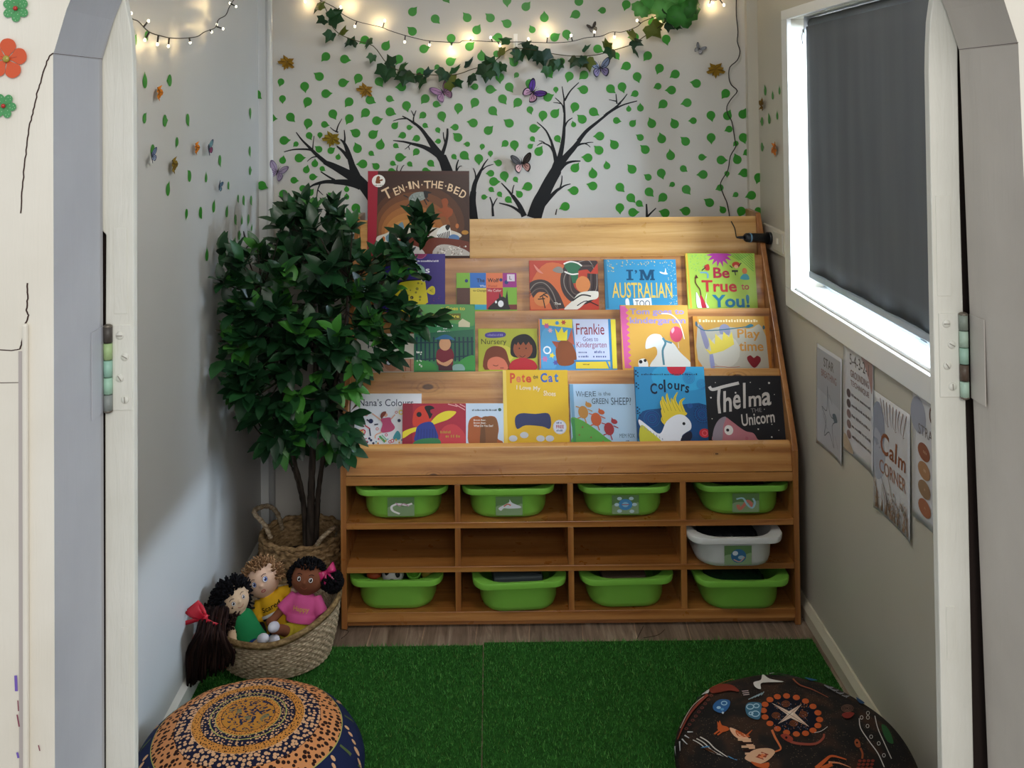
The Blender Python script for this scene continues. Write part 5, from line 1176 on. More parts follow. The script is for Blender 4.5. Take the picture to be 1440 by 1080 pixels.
# ================================================================ baskets
def weave_mat(name, c1, c2, c3, sc=60):
    n = NT(name, .75, .25)
    return n.out(n.ramp(n.noise(n.coord(scale=(1, 1, 2.2)), sc, 3, .6), [(.3, c1), (.5, c2), (.7, c3)]), n.noise(n.coord(), 300, 2), .4, .001)
SG = weave_mat('seagrass', '#5f4a34', '#947753', '#b99c74')
SG2 = weave_mat('fine_weave', '#6f5c46', '#a8947a', '#cdbba0', 90)
SGB = weave_mat('rim_wrap', '#4f3c24', '#7c6442', '#a08860', 70)
def woven(b, m, cx, cy, rx, ry, z0, zt, rows, cols, amp, bulge=0.0, taper=.85, n=180, per=6, inner=True, diag=.5):
    """zt(angle) gives rim height; every row is a raised strand"""
    P = []
    N = rows * per
    for j in range(N + 1):
        t = j / N; row = []
        for i in range(n + 1):
            a = 2 * PI * i / n
            k = int(min(j, N - 1) / per); ph = (j % per) / per
            s = abs(sin(PI * ph)) * (0.55 + 0.45 * cos(a * cols + PI * k * (1 if diag >= 1 else 1) + ph * PI * diag))
            rr = (taper + (1 - taper) * t + bulge * sin(PI * t)) + amp * s
            z = z0 + (zt(a) - z0) * t
            row.append((cx + rx * rr * cos(a), cy + ry * rr * sin(a), z))
        P.append(row)
    if inner:
        for t in (1.0, .75, .5, .25, .04):
            P.append([(cx + rx * ((taper + (1 - taper) * t + bulge * sin(PI * t)) - .07) * cos(2 * PI * i / n), cy + ry * ((taper + (1 - taper) * t + bulge * sin(PI * t)) - .07) * sin(2 * PI * i / n), z0 + (zt(2 * PI * i / n) - z0) * t) for i in range(n + 1)])
        P.append([(cx, cy, z0 + .01)] * (n + 1))
    b.grid(P, m)
BC = Vector((-.606, 3.135, 0))
bk = thing('handled_basket', 'chunky seagrass basket with looped handles holding the artificial tree', 'basket', tuple(BC))
zr = lambda a: .178 + .004 * sin(a * 2)
b = MB(); woven(b, SG, BC.x, BC.y, .128, .125, .001, zr, 9, 26, .055, .06, .86, n=208); build(b, 'basket_body', bk)
b = MB(); pts = [(BC.x + .124 * cos(2 * PI * i / 90), BC.y + .121 * sin(2 * PI * i / 90), .181 + .003 * sin(i * 1.1)) for i in range(91)]
b.tube(pts, [.0085 + .0018 * sin(i * 2.1) for i in range(91)], SG, 8); build(b, 'basket_rim', bk)
def rope(path, r, name, parent):
    P = smooth_pts([tuple(p) for p in path], False, 8); b = MB()
    b.tube(P, [r * (1 + .16 * sin(i * 1.9)) for i in range(len(P))], SG2, 8); build(b, name, parent)
rope([PY(381, 757, 3.05), PY(372, 738, 3.05), PY(358, 722, 3.06), PY(362, 715, 3.10), PY(378, 712, 3.15), PY(390, 722, 3.19), PY(397, 744, 3.21)], .0072, 'handle', bk)
rope([PY(446, 766, 3.03), PY(452, 757, 3.02), PY(462, 748, 3.03), PY(470, 742, 3.06), PY(475, 745, 3.12), PY(474, 752, 3.18)], .0068, 'handle', bk)
# ---- artificial tree
tr = thing('artificial_tree', 'bushy artificial tree with dark glossy leaves standing in the handled basket', 'artificial plant', (BC.x, BC.y, .015))
BR = NT('tree_bark', .8, .2); bark = BR.out(BR.ramp(BR.noise(BR.coord(scale=(30, 30, 6)), 3, 4), [(.3, '#241e1a'), (.7, '#4c423a')]), BR.noise(BR.coord(scale=(40, 40, 10)), 3, 3), .5, .002)
b = MB(); b.lathe([(0, .02), (.085, .02), (.10, .10), (.095, .10), (0, .095)], mat('#2a221c', .9), 28, (BC.x, BC.y, 0)); build(b, 'pot', tr)
def stem(path, r0, r1, name='stem'):
    P = smooth_pts([tuple(p) for p in path], False, 6); n = len(P)
    b = MB(); b.tube(P, [r0 + (r1 - r0) * i / (n - 1) + .0008 * sin(i * 2.3) for i in range(n)], bark, 8); build(b, name, tr); return [Vector(p) for p in P]
bx = PY(436, 772, 3.12)
stems = [stem([bx + Vector((-.012, 0, -.03)), PY(428, 720, 3.12), PY(422, 680, 3.11), PY(412, 640, 3.10), PY(400, 560, 3.06), PY(385, 480, 3.02), PY(370, 400, 2.98)], .010, .004),
         stem([bx + Vector((.0, -.01, -.03)), PY(437, 720, 3.10), PY(438, 680, 3.10), PY(441, 600, 3.10), PY(445, 480, 3.10), PY(440, 380, 3.10), PY(428, 320, 3.10)], .014, .005),
         stem([bx + Vector((.014, 0, -.03)), PY(446, 720, 3.12), PY(448, 690, 3.12), PY(455, 640, 3.10), PY(468, 560, 3.06), PY(485, 470, 3.0), PY(490, 390, 2.98)], .010, .004),
         stem([PY(424, 705, 3.12), PY(416, 672, 3.09), PY(406, 648, 3.07), PY(380, 610, 3.02)], .004, .003)]
lm = []
for i, (c, r) in enumerate((('#14331b', .38), ('#1a4022', .36), ('#173a20', .4), ('#245229', .4), ('#3c7a2c', .42))): lm.append(mat(c, r, .42))
R = random.Random(11)
LV = MB(); LB = MB(); TW = MB()
def leaf(mb, p, d, up, L, Wd, m):
    d = d.normalized(); s = d.cross(up)
    if s.length < .05: s = d.orthogonal()
    s.normalize(); n = s.cross(d).normalized()
    rows = ((0, .05), (.18, .62), (.42, 1.0), (.66, .85), (.86, .42), (1, 0)); v = []
    dr = R.uniform(.05, .28) * L; fo = R.uniform(.12, .34)
    for t, w in rows:
        c = p + d * (L * t) - n * (dr * t * t)
        if w > 0: v += [c - s * (Wd / 2 * w) + n * (fo * Wd / 2 * w), c, c + s * (Wd / 2 * w) + n * (fo * Wd / 2 * w)]
        else: v += [c]
    f = []
    for j in range(4):
        a = j * 3; f += [(a, a + 1, a + 4, a + 3), (a + 1, a + 2, a + 5, a + 4)]
    f += [(12, 13, 15), (13, 14, 15)]
    mb.add(v, f, m, True)
def ok(p, marg=.0):
    if p.x < XL + .03: return False
    if p.y > YB - .05: return False
    if p.x > XLo - .01:
        if p.z > .5:
            t = (T_.z - p.z) / (T_.z - K_.z); ys = T_.y + (K_.y - T_.y) * max(0, min(1, t)); return p.y < ys - .045
        return p.y < YF - .03
    return True
def cluster(p, out, n, L, bright=False, tw=True):
    out = out.normalized()
    for i in range(n):
        a = 2 * PI * i / n + R.uniform(-.4, .4); tilt = R.uniform(.35, 1.05) if i else .1
        o = out.orthogonal().normalized(); q = Matrix.Rotation(a, 3, out) @ o
        d = (out * cos(tilt) + q * sin(tilt)); base = p - out * R.uniform(0, .03)
        e = base + d * L
        if not ok(e) or not ok(base): continue
        k = R.choice((0, 0, 1, 1, 2, 2, 3)) if not bright else R.choice((3, 4, 4))
        leaf(LV, base, d, Vector((0, -.5, .9)) + out * .2, L * R.uniform(.8, 1.1), L * R.uniform(.40, .52), lm[k])
    if tw:
        best = min((q for s in stems for q in s[6:]), key=lambda q: (q - p).length + max(0, q.z - p.z) * 2.0)
        mid = (best + p) / 2 + Vector((0, 0, -.02)); TW.tube(smooth_pts([tuple(best), tuple(mid), tuple(p)], False, 3), [.0028, .0026, .0024, .0022, .002, .002, .0018], bark if R.random() < .5 else mat('#2c4a26', .6), 5)
POLY = pairs([402,290, 365,345, 312,370, 300,420, 296,480, 325,530, 335,575, 365,590, 378,625, 410,640, 450,628, 480,640, 490,610, 494,560, 505,520, 518,470, 540,430, 530,400, 545,370, 530,375, 505,350, 505,310, 470,290, 440,290])
def inpoly(x, y, P):
    c = False; j = len(P) - 1
    for i in range(len(P)):
        if (P[i][1] > y) != (P[j][1] > y) and x < (P[j][0] - P[i][0]) * (y - P[i][1]) / (P[j][1] - P[i][1]) + P[i][0]: c = not c
        j = i
    return c
cen = PY(425, 480, 3.06)
cnt = 0; placed = []
for tries in range(6000):
    if cnt >= 185: break
    x, y = R.uniform(290, 565), R.uniform(285, 645)
    if not inpoly(x, y, POLY): continue
    Y = R.uniform(2.84, 3.26)
    p = PY(x, y, Y)
    if p.x < XL + .05: Y = 2.80 - R.uniform(0, .06); p = PY(x, y, Y)
    if p.x < XL + .04: p.x = XL + .04
    if not ok(p): 
        Y = 2.86 + R.uniform(0, .08); p = PY(x, y, Y)
        if not ok(p): continue
    if any((p - q).length < .038 for q in placed): continue
    placed.append(p); out = (p - cen); out.y *= 1.2; out = out.normalized() + Vector((0, -.45, .35)); cnt += 1
    cluster(p, out, R.choice((6, 7, 8)), R.uniform(.058, .086), R.random() < .10)
SPIKE = [(602,312,2.98,.3,1,0),(588,300,2.97,-.1,1,0),(568,335,2.97,-.3,1,0),(575,360,2.95,-.6,.8,0),(556,352,2.96,-.3,1,0),(535,362,2.98,0,1,0),(560,385,2.94,.6,1,1),(612,448,2.88,1,.15,0),(590,452,2.88,1,.2,0),(565,470,2.87,.9,.4,0),(548,500,2.86,1,.1,0),(545,420,2.9,.6,.7,0),(575,430,2.9,.9,.3,0),(530,455,2.88,-.4,.8,1),(505,515,2.86,.2,-1,1),(494,612,2.84,.7,-.3,0),(488,640,2.84,.3,-1,0),(496,545,2.85,1,.2,1),
  (428,285,3.1,.1,1,0),(405,292,3.08,-.8,.7,0),(470,290,3.05,.2,1,0),(440,300,3.0,0,.8,1),(312,352,2.8,.1,1,0),(330,360,2.8,-.1,1,0),(305,385,2.78,-.8,.3,1),(292,465,2.74,-1,.3,1),(300,470,2.76,-.8,-.1,1),(302,490,2.76,-.9,-.4,0),(325,560,2.86,-1,-.4,1),(330,535,2.84,-1,.1,1),(352,590,2.9,-1,-.4,0),(375,625,2.95,-.6,-.7,0),(395,632,2.95,-.2,-.8,1),(420,600,2.9,.1,.3,1),(362,430,2.85,-.6,.3,1),(395,390,2.88,.2,.9,1),(345,430,2.82,-.7,.2,1),(472,468,2.86,.1,.9,1)]
for x, y, Y, dx, dz, br in SPIKE:
    p = PY(x, y, Y)
    if p.x < XL + .035: p.x = XL + .035
    cluster(p, Vector((dx, -.35, dz)), 6, .07, br == 1)
    for kk in range(2):
        q = p - Vector((dx, 0, dz)).normalized() * (.035 + .035 * kk)
        if ok(q): cluster(q, Vector((dx, -.35, dz)), 4, .065, br == 1 and kk == 0, tw=False)
build(LV, 'foliage', tr); build(TW, 'twigs', tr)
# ================================================================ doll basket
DC = Vector((-.606, 2.765, 0))
db = thing('woven_basket', 'low pale woven basket full of rag dolls, beside the bookcase', 'basket', tuple(DC))
zd = lambda a: .112 + .05 * max(0, cos(a)) ** 1.6 + .012 * max(0, sin(a))
b = MB(); woven(b, SG2, DC.x, DC.y, .172, .160, .012, zd, 17, 46, .026, .03, .84, n=460, per=4, diag=0); build(b, 'basket_body', db)
P = []
for j in range(9):
    w = 2 * PI * j / 8
    P.append([(DC.x + (.172 * 1.0 + .007 * cos(w)) * cos(a), DC.y + (.160 + .007 * cos(w)) * sin(a), zd(a) + .002 + .010 * sin(w) + .0012 * sin(a * 120)) for a in [2 * PI * i / 240 for i in range(241)]])
b = MB(); b.grid(P, SGB); build(b, 'rim_binding', db)
# ================================================================ dolls
def dmat(c, r=.85): 
    k = ('cloth', c)
    if k in _M: return _M[k]
    n = NT('cloth_' + c.strip('#'), r, .15); n.b.inputs['Base Color'].default_value = rgb(c)
    _M[k] = n.out(None, n.noise(n.coord(), 900, 2), .35, .0006); return _M[k]
def remesh(o, v=.0035, smooth=True):
    q = o.modifiers.new('remesh', 'REMESH'); q.mode = 'VOXEL'; q.voxel_size = v; q.use_smooth_shade = smooth
    s = o.modifiers.new('smooth', 'SMOOTH'); s.factor = .6; s.iterations = 4
def tuft(b, p, d, L, r, m, k=3, wig=.3, RR=random):
    P = [Vector(p)]; d = Vector(d).normalized()
    for i in range(k):
        d = (d + Vector((RR.uniform(-wig, wig), RR.uniform(-wig, wig), RR.uniform(-wig, wig)))).normalized(); P.append(P[-1] + d * (L / k))
    b.tube(P, [r, r, r * .9, r * .7, r * .5][:k + 1], m, 5)
def doll(headpos, roll, yaw, pitch, skin, label, s=1.0, arms=(), legs=(), shirt=None, sleeves=True, hem=0.0, bottoms=None, shoes=None, hr=(.045, .040, .044), group='rag dolls in the woven basket'):
    M = Matrix.Translation(headpos) @ Matrix.Rotation(math.radians(roll), 4, 'Y') @ Matrix.Rotation(math.radians(yaw), 4, 'Z') @ Matrix.Rotation(math.radians(pitch), 4, 'X') @ Matrix.Scale(s, 4) @ Matrix.Translation((0, 0, -.215))
    root = thing('rag_doll', label, 'doll', (0, 0, 0), group, M=M); root['_o'] = (0, 0, 0)
    sk = dmat(skin, .8)
    b = MB(); b.ell((0, 0, .215), hr, sk, 24, 16, fn=lambda p: Vector((p.x * (1 + .08 * (-p.z / .044)), p.y, p.z)))
    b.tube([(0, 0, .18), (0, 0, .165)], [.018, .02], sk, 10); b.ell((0, 0, .125), (.034, .024, .05), sk, 16, 10)
    b.ell((0, -hr[1] - .001, .208), (.005, .004, .004), sk, 8, 6)
    for sx in (-1, 1): b.ell((sx * (hr[0] + .001), .002, .208), (.006, .006, .010), sk, 10, 8)
    for a in arms: b.tube(smooth_pts([tuple(p) for p in a], False, 4), [.0125] * 2 + [.0115] * 40, sk, 9) if False else _limb(b, a, .0125, .011, sk, .0145)
    for a in legs: _limb(b, a, .0165, .013, sk, .014)
    o = b.build('doll_body', root, local=True); remesh(o)
    if shirt:
        b = MB(); m = dmat(shirt)
        b.lathe([(.0, .180), (.018, .178), (.030, .170), (.036, .155), (.038, .125), (.042, .095 + hem), (.045, .078 + hem), (.042, .076 + hem), (.036, .09 + hem), (0, .09 + hem)], m, 28, fn=lambda p, a: Vector((p.x, p.y * .76, p.z)))
        if sleeves:
            for a in arms:
                q0, q1 = Vector(a[0]), Vector(a[1]); b.tube([q0 - (q1 - q0) * .3, q0 + (q1 - q0) * .1, q0 + (q1 - q0) * .95], [.016, .0165, .0185], m, 12)
        o = b.build('shirt', root, local=True); remesh(o, .003)
    if bottoms:
        c, nm = bottoms; b = MB(); m = dmat(c)
        b.ell((0, 0, .075 + hem * .5), (.040, .032, .026 + hem * .6), m, 18, 10)
        for a in legs:
            q0, q1 = Vector(a[0]), Vector(a[1]); k = .8; b.tube([q0 - (q1 - q0) * .1, q0 + (q1 - q0) * .3, q0 + (q1 - q0) * k], [.020, .022, .023], m, 12)
        o = b.build(nm, root, local=True); remesh(o, .003)
    if shoes:
        for a in legs:
            e, d = Vector(a[-1]), (Vector(a[-1]) - Vector(a[-2])).normalized()
            b = MB(); b.ell((0, 0, 0), (.015, .025, .013), dmat(shoes), 14, 10, M=Matrix.Translation(e + Vector((0, -.006, .006)))); b.build('shoe', root, local=True)
    return root, M
def _limb(b, path, r0, r1, m, rend):
    P = smooth_pts([tuple(p) for p in path], False, 5); n = len(P)
    b.tube(P, [r0 + (r1 - r0) * i / (n - 1) for i in range(n)], m, 10); b.ell(P[-1], (rend, rend * .8, rend), m, 12, 8)
def headfr(hr):
    def fr(x, y, e):
        u, w = x, -y
        k = max(.05, 1 - (u / hr[0]) ** 2 - (w / hr[2]) ** 2)
        return Vector((u, -hr[1] * math.sqrt(k) - e - .0012, .215 + w))
    return fr
def face(root, hr, eye, brow, lip, gaze=0.0, ey=.0, sm=False, ew=.0062):
    b = MB(); A = Art(b, headfr(hr), eps=1e-4, mf=lambda c: mat(c, .7, .2))
    for sx in (-1, 1):
        x = sx * .0165; A.ell('#2a2430', x, ey, ew * 1.15, ew * 1.3); A.ell('#e8e6e8', x, ey, ew, ew * 1.15); A.ell(eye, x + gaze, ey, ew * .72, ew * .9); A.ell('#10121c', x + gaze, ey, ew * .38, ew * .5); A.ell('#f4f4f6', x + gaze - .0015, ey - .002, .0012)
        A.line(brow, .0016, x - .007, ey - .0105, x, ey - .0135, x + .007, ey - .011)
    if sm: A.line(lip, .0018, -.009, .018, -.003, .022, .003, .022, .009, .018)
    else: A.ring(lip, 0, .022, .0065, .0022, 16, .0042)
    b.build('face', root, local=True)
def tfront(x, y, e, rx=.041, ry=.0315):   # on the shirt front
    k = max(.03, 1 - (x / rx) ** 2); return Vector((x, -ry * math.sqrt(k) - .0022 - e, y))
# blond doll, yellow shirt
HR = (.047, .040, .045)
rB, MBl = doll(PY(369, 815, 2.80), -25, 8, -8, '#d8b49c', 'rag doll with curly light brown hair and a yellow striped shirt', 1.0,
    arms=[((-.034, 0, .158), (-.058, -.008, .125), (-.064, -.012, .085)), ((.034, 0, .160), (.062, -.004, .150), (.085, .004, .135))],
    legs=[((-.018, -.01, .07), (-.020, -.035, .065), (-.022, -.055, .055)), ((.018, -.01, .07), (.022, -.035, .065), (.024, -.055, .055))], shirt='#d3a322', bottoms=('#14161f', 'trousers'), hr=HR)
face(rB, HR, '#4c5ca8', '#4a3028', '#b04a50', .001, -.004)
b = MB(); A = Art(b, lambda x, y, e: tfront(x, .165 - y, e), eps=1e-4, mf=lambda c: dmat(c))
A.text('Scared', -.026, .012, .026, .026, '#1c1814', .02)
def band(A, y0, y1, c, x0=-.036, x1=.036, n=10):
    for i in range(n):
        a, d = x0 + (x1 - x0) * i / n, x0 + (x1 - x0) * (i + 1) / n; A.raw([(a, y0), (d, y0), (d, y1), (a, y1)], [(0, 1, 2, 3)], c); A.k -= 1
    A.k += 1
band(A, .034, .042, '#dfe0e4'); band(A, .042, .048, '#1a2138')
b.build('shirt_print', rB, local=True)
RR = random.Random(4); b = MB(); hm = [mat(c, .9, .15) for c in ('#8f6b4c', '#a5805c', '#77583c')]
for i in range(520):
    a = RR.uniform(0, 2 * PI); z = RR.uniform(-.35, 1); k = math.sqrt(1 - z * z); d = Vector((k * cos(a), k * sin(a), z))
    if d.y < -.35 and d.z < .66 and abs(d.x) < .80: continue
    p = Vector((d.x * HR[0], d.y * HR[1], .215 + d.z * HR[2])); tuft(b, p, d + Vector((0, 0, .1)), RR.uniform(.014, .026), .0024, hm[i % 3], 3, .6, RR)
b.build('hair', rB, local=True)
# dark skinned doll, pink shirt
HC = (.046, .040, .042)
rC, MC = doll(PY(433, 812, 2.78), 6, -4, -14, '#7a4a34', 'brown rag doll with black puff hair, pink bow, pink shirt and yellow shorts', 1.0,
    arms=[((-.034, 0, .158), (-.060, -.012, .125), (-.078, -.03, .10)), ((.036, 0, .158), (.058, -.012, .128), (.062, -.028, .10))],
    legs=[((-.02, -.01, .07), (-.036, -.045, .088), (-.054, -.088, .100)), ((.018, -.01, .07), (.03, -.04, .075), (.03, -.07, .075))], shirt='#c9568f', hem=.026, bottoms=('#a8962c', 'shorts'), shoes='#cfd0dc', hr=HC)
face(rC, HC, '#3a2418', '#2a1812', '#9c5a44', 0, -.002, True, .0052)
b = MB(); A = Art(b, lambda x, y, e: tfront(x, .16 - y, e), eps=1e-4, mf=lambda c: dmat(c)); A.text('Happy', -.022, .012, .022, .028, '#c9a04c', .02); b.build('shirt_print', rC, local=True)
b = MB(); bm = mat('#0d0c10', .9, .15)
for i in range(520):
    a = RR.uniform(0, 2 * PI); z = RR.uniform(-.5, 1); k = math.sqrt(1 - z * z); d = Vector((k * cos(a), k * sin(a), z))
    if d.y < -.2 and d.z < .60 and abs(d.x) < .86: continue
    p = Vector((d.x * HC[0], d.y * HC[1], .215 + d.z * HC[2])); tuft(b, p, d, RR.uniform(.008, .014), .003, bm, 2, .4, RR)
for i in range(420):
    a = RR.uniform(0, 2 * PI); z = RR.uniform(-1, 1); k = math.sqrt(1 - z * z); d = Vector((k * cos(a), k * sin(a), z)); p = Vector((.070, .004, .212)) + d * .018; tuft(b, p, d, .014, .003, bm, 2, .4, RR)
for i in range(160):
    a = RR.uniform(0, 2 * PI); z = RR.uniform(-1, 1); k = math.sqrt(1 - z * z); d = Vector((k * cos(a), k * sin(a), z)); p = Vector((-.046, .022, .212)) + d * .010; tuft(b, p, d, .010, .003, bm, 2, .4, RR)
b.build('hair', rC, local=True)
def bow(parent, M, m, s=1.0, local=True, name='bow'):
    b = MB()
    for sx in (-1, 1):
        P = [[M @ (Vector((sx * u * .030, -.004 - .006 * sin(u * PI), (v - .5) * (.006 + .024 * u ** .8) + .006 * u * sx)) * s) for v in (0, .25, .5, .75, 1)] for u in (0, .2, .45, .7, 1)]
        b.grid(P, m)
        P = [[M @ (Vector((sx * u * .030, .004 + .004 * sin(u * PI), (v - .5) * (.006 + .022 * u ** .8) + .006 * u * sx)) * s) for v in (0, .5, 1)] for u in (0, .2, .45, .7, 1)]
        b.grid(P, m)
    b.ell((0, 0, 0), (.005, .006, .006), m, 8, 6, M=M @ Matrix.Scale(s, 4))
    for k in (-1, 1): b.grid([[M @ (Vector((k * (.004 + .014 * u) + v * .008, -.005, -.004 - u * .034)) * s) for v in (-.5, .5)] for u in (0, .4, .8, 1)], m)
    return b.build(name, parent, local=True, solid=.0008)
bow(rC, Matrix.Translation((.052, -.014, .238)) @ Matrix.Rotation(-.5, 4, 'Y'), mat('#b81f62', .3, .6), .85)
# black haired doll in green
HA = (.044, .038, .044)
rA, MA = doll(PY(328, 843, 2.715), -22, 42, -6, '#c9ab8c', 'pale rag doll with thick black hair and a green top', .95,
    arms=[((-.034, 0, .158), (-.050, -.012, .125), (-.048, -.03, .095))],
    legs=[((-.018, -.01, .07), (-.010, -.05, .085), (-.004, -.095, .098)), ((.018, -.01, .07), (.024, -.04, .07), (.03, -.07, .07))], shirt='#1f7a48', sleeves=False, bottoms=('#1a3568', 'trousers'), shoes='#cfd0dc', hr=HA)
face(rA, HA, '#3a2c20', '#1a1410', '#a86458', 0, .002, True, .0045)
b = MB()
for i in range(900):
    a = RR.uniform(0, 2 * PI); z = RR.uniform(-.9, 1); k = math.sqrt(1 - z * z); d = Vector((k * cos(a), k * sin(a), z))
    if d.y < -.15 and d.z < .45 and d.x > -.7: continue
    p = Vector((d.x * HA[0], d.y * HA[1], .215 + d.z * HA[2])); tuft(b, p, d + Vector((-.2, .2, 0)), RR.uniform(.014, .028), .0032, bm, 3, .5, RR)
b.build('hair', rA, local=True)
# doll seen from behind with long brown yarn hair
HD = (.045, .040, .044)
dk = [mat(c, .9, .12) for c in ('#241412', '#30201b', '#1a0f0e')]
rD, MD = doll(PY(312, 868, 2.705), 0, 178, 0, '#c9a48c', 'rag doll facing the wall with long dark brown yarn hair and a red bow', .88,
    arms=[], legs=[((-.018, -.01, .07), (-.02, -.03, .05), (-.02, -.05, .04))], shirt='#a81f38', hr=HD)
b = MB(); MI = MD.inverted()
for i in range(700):
    a = RR.uniform(0, 2 * PI); z = RR.uniform(-.95, 1); k = math.sqrt(1 - z * z); d = Vector((k * cos(a), k * sin(a), z))
    if d.y < -.85: continue
    p = Vector((d.x * HD[0], d.y * HD[1], .215 + d.z * HD[2])); tuft(b, p, d, RR.uniform(.014, .026), .003, dk[i % 3], 2, .6, RR)
tie = PY(295, 884, 2.60)
for i in range(330):
    u = RR.random(); x = 258 + 66 * u + RR.uniform(-6, 6); yend = 960 - 34 * u + RR.uniform(-26, 12)
    Yd = 2.575 - .02 * (1 - u) + RR.uniform(-.02, .012)
    s0 = PY(283 + 38 * u, 862 + RR.uniform(-10, 12), 2.615 + RR.uniform(-.02, .03)); s1 = PY(276 + 40 * u, 890, Yd - .012); s2 = PY(x + 2, 918, Yd); s3 = PY(x, yend, Yd + .006)
    Q = []
    for q in (s0, s1, s2, s3):
        q = Vector(q); q.x = max(q.x, XL + .012); q.z = max(q.z, .008); Q.append(MI @ q)
    b.tube(smooth_pts([tuple(q) for q in Q], False, 3), .0026, dk[i % 3], 5)
b.build('hair', rD, local=True)
bw = MI @ PY(288, 868, 2.575)
bow(rD, Matrix.Translation(bw) @ MI.to_3x3().to_4x4() @ Matrix.Rotation(.9, 4, 'Y'), mat('#c01c30', .4, .5), 1.45)
b = MB(); P = [[(DC.x + .14 * u * cos(a), DC.y + .13 * u * sin(a), .045 + .01 * sin(5 * a) * u) for a in [2 * PI * i / 24 for i in range(25)]] for u in (0, .4, .8, 1)]
b.grid(P, dmat('#2a2320')); tag(b.build('basket_shade_sheet', solid=.004), 'added dark sheet for the shade under the rag dolls in the basket', 'shade_sheet')  # dark sheet added so the inside of the basket reads as shaded
# ================================================================ grass mats
def turf(x0, x1, y0, y1, label, seed, skew=0.0):
    n = NT('turf_base', .9, .1); m = n.out(n.ramp(n.noise(n.coord(), 90, 3), [(.3, '#1a4015'), (.7, '#285a20')]), None)
    b = MB(); b.box(x0, x1, y0, y1, .001, .005, m); base = b.build('grass_mat', origin=((x0 + x1) / 2, (y0 + y1) / 2, .001)); tag(base, label, 'rug', 'artificial grass mats')
    PAR_O[base.name] = Vector(base.location)
    R = random.Random(seed); o = base.location
    ms = [mat(c, .55, .25) for c in ('#2d6326', '#3e8034', '#4c9440', '#6aa852', '#5f7a38')]
    me = bpy.data.meshes.new('pile'); V = []; Fs = []; MI = []
    dens = 52000; N = int((x1 - x0) * (y1 - y0) * dens)
    for i in range(N):
        x, y = R.uniform(x0, x1), R.uniform(y0, y1 + .004); a = R.uniform(0, 2 * PI); w = R.uniform(.0008, .0014); h = R.uniform(.008, .015); l = R.uniform(0, .009); c = R.uniform(0, 2 * PI)
        k = len(V); V += [(x - w * cos(a) - o.x, y - w * sin(a) - o.y, .003 - o.z), (x + w * cos(a) - o.x, y + w * sin(a) - o.y, .003 - o.z), (x + l * cos(c) - o.x, y + l * sin(c) - o.y, h - o.z)]
        Fs.append((k, k + 1, k + 2)); q = R.random(); MI.append(0 if q < .28 else 1 if q < .6 else 2 if q < .85 else 3 if q < .95 else 4)
    me.from_pydata(V, [], Fs)
    for q in ms: me.materials.append(q)
    me.polygons.foreach_set('material_index', MI); me.update()
    g = bpy.data.objects.new('grass_pile', me); COL.objects.link(g); g.parent = base; g['kind'] = 'stuff'
turf(XL + .005, -.039, 1.35, 2.802, 'left artificial grass mat, partly under the doll basket and tan cushion', 1)
turf(-.036, .885, 1.35, 2.816, 'right artificial grass mat, running up to the window wall skirting', 2)
# stray strands on the vinyl
for i, (pp, lab) in enumerate(((((935, 885), (925, 893), (905, 897)), 'dark loose strand on the vinyl left of centre'), (((905, 880), (900, 890), (896, 898)), 'short dark loose strand on the vinyl by the mat edge'), (((478, 884), (490, 888), (480, 898)), 'curled dark strand on the floor at bookcase left foot'))):
    b = MB(); b.tube(smooth_pts([tuple(PZ(x, y, .003)) for x, y in pp], False, 6), .0008, mat('#2c221c', .8), 4); tag(b.build('loose_strand'), lab, 'strand')
# ================================================================ floor cushions
def pouf(c, r, h, m, side, label, name='floor_cushion', ex=.62):
    root = thing(name, label, 'floor cushion', (c[0], c[1], 0.0), 'round floor cushions')
    prof = []
    N = 64
    for i in range(N + 1):
        a = -PI / 2 + PI * i / N
        rr = r * (abs(cos(a)) ** ex); z = h / 2 + h / 2 * (1 if a > 0 else -1) * abs(sin(a)) ** 1.15
        prof.append((max(rr, .0005), max(z, .004)))
    b = MB(); b.lathe(prof, m, 120, (c[0], c[1], 0), fn=lambda p, a: p + Vector((0, 0, .0015 * sin(a * 9) * (math.hypot(p.x - c[0], p.y - c[1]) / r) ** 2)))
    body = build(b, 'cushion_cover', root)
    def surf(rho, ang, e):   # rho 0..1 over the top
        # invert the profile
        cc = min(1.0, max(0.0, rho)) ** (1 / ex); aa = math.acos(cc)
        z = h / 2 + h / 2 * abs(sin(aa)) ** 1.15
        nrm = Vector((cos(ang) * rho ** 3 * 1.0, sin(ang) * rho ** 3, max(.15, 1 - rho ** 4))).normalized()
        return Vector((c[0] + r * rho * cos(ang), c[1] + r * rho * sin(ang), z + .0015 * sin(ang * 9) * rho ** 2)) + nrm * (e + .0012)
    return root, body, surf
PL = (-.530, 2.135); PR_ = (.630, 2.135); HP = .225
# ring pattern as one procedural cloth
nt = NT('ring_cloth', .8, .15)
tc = nt.n('ShaderNodeTexCoord').outputs['Object']
sx = nt.n('ShaderNodeSeparateXYZ', {0: tc})
rad = nt.math('DIVIDE', nt.math('SQRT', nt.math('ADD', nt.math('POWER', sx.outputs[0], 2.0), nt.math('POWER', sx.outputs[1], 2.0))), .245)
flat = nt.n('ShaderNodeCombineXYZ', {0: sx.outputs[0], 1: sx.outputs[1], 2: 0.0}).outputs[0]
def vor(scale, thr, rnd=.75):
    d = nt.n('ShaderNodeTexVoronoi', {'Vector': flat, 'Scale': scale, 'Randomness': rnd}, voronoi_dimensions='2D')
    cr = nt.n('ShaderNodeSeparateColor', {0: d.outputs['Color']}).outputs[0]
    t = nt.math('MULTIPLY', nt.math('ADD', nt.math('MULTIPLY', cr, .6), .7), thr)
    return nt.math('LESS_THAN', d.outputs['Distance'], t)
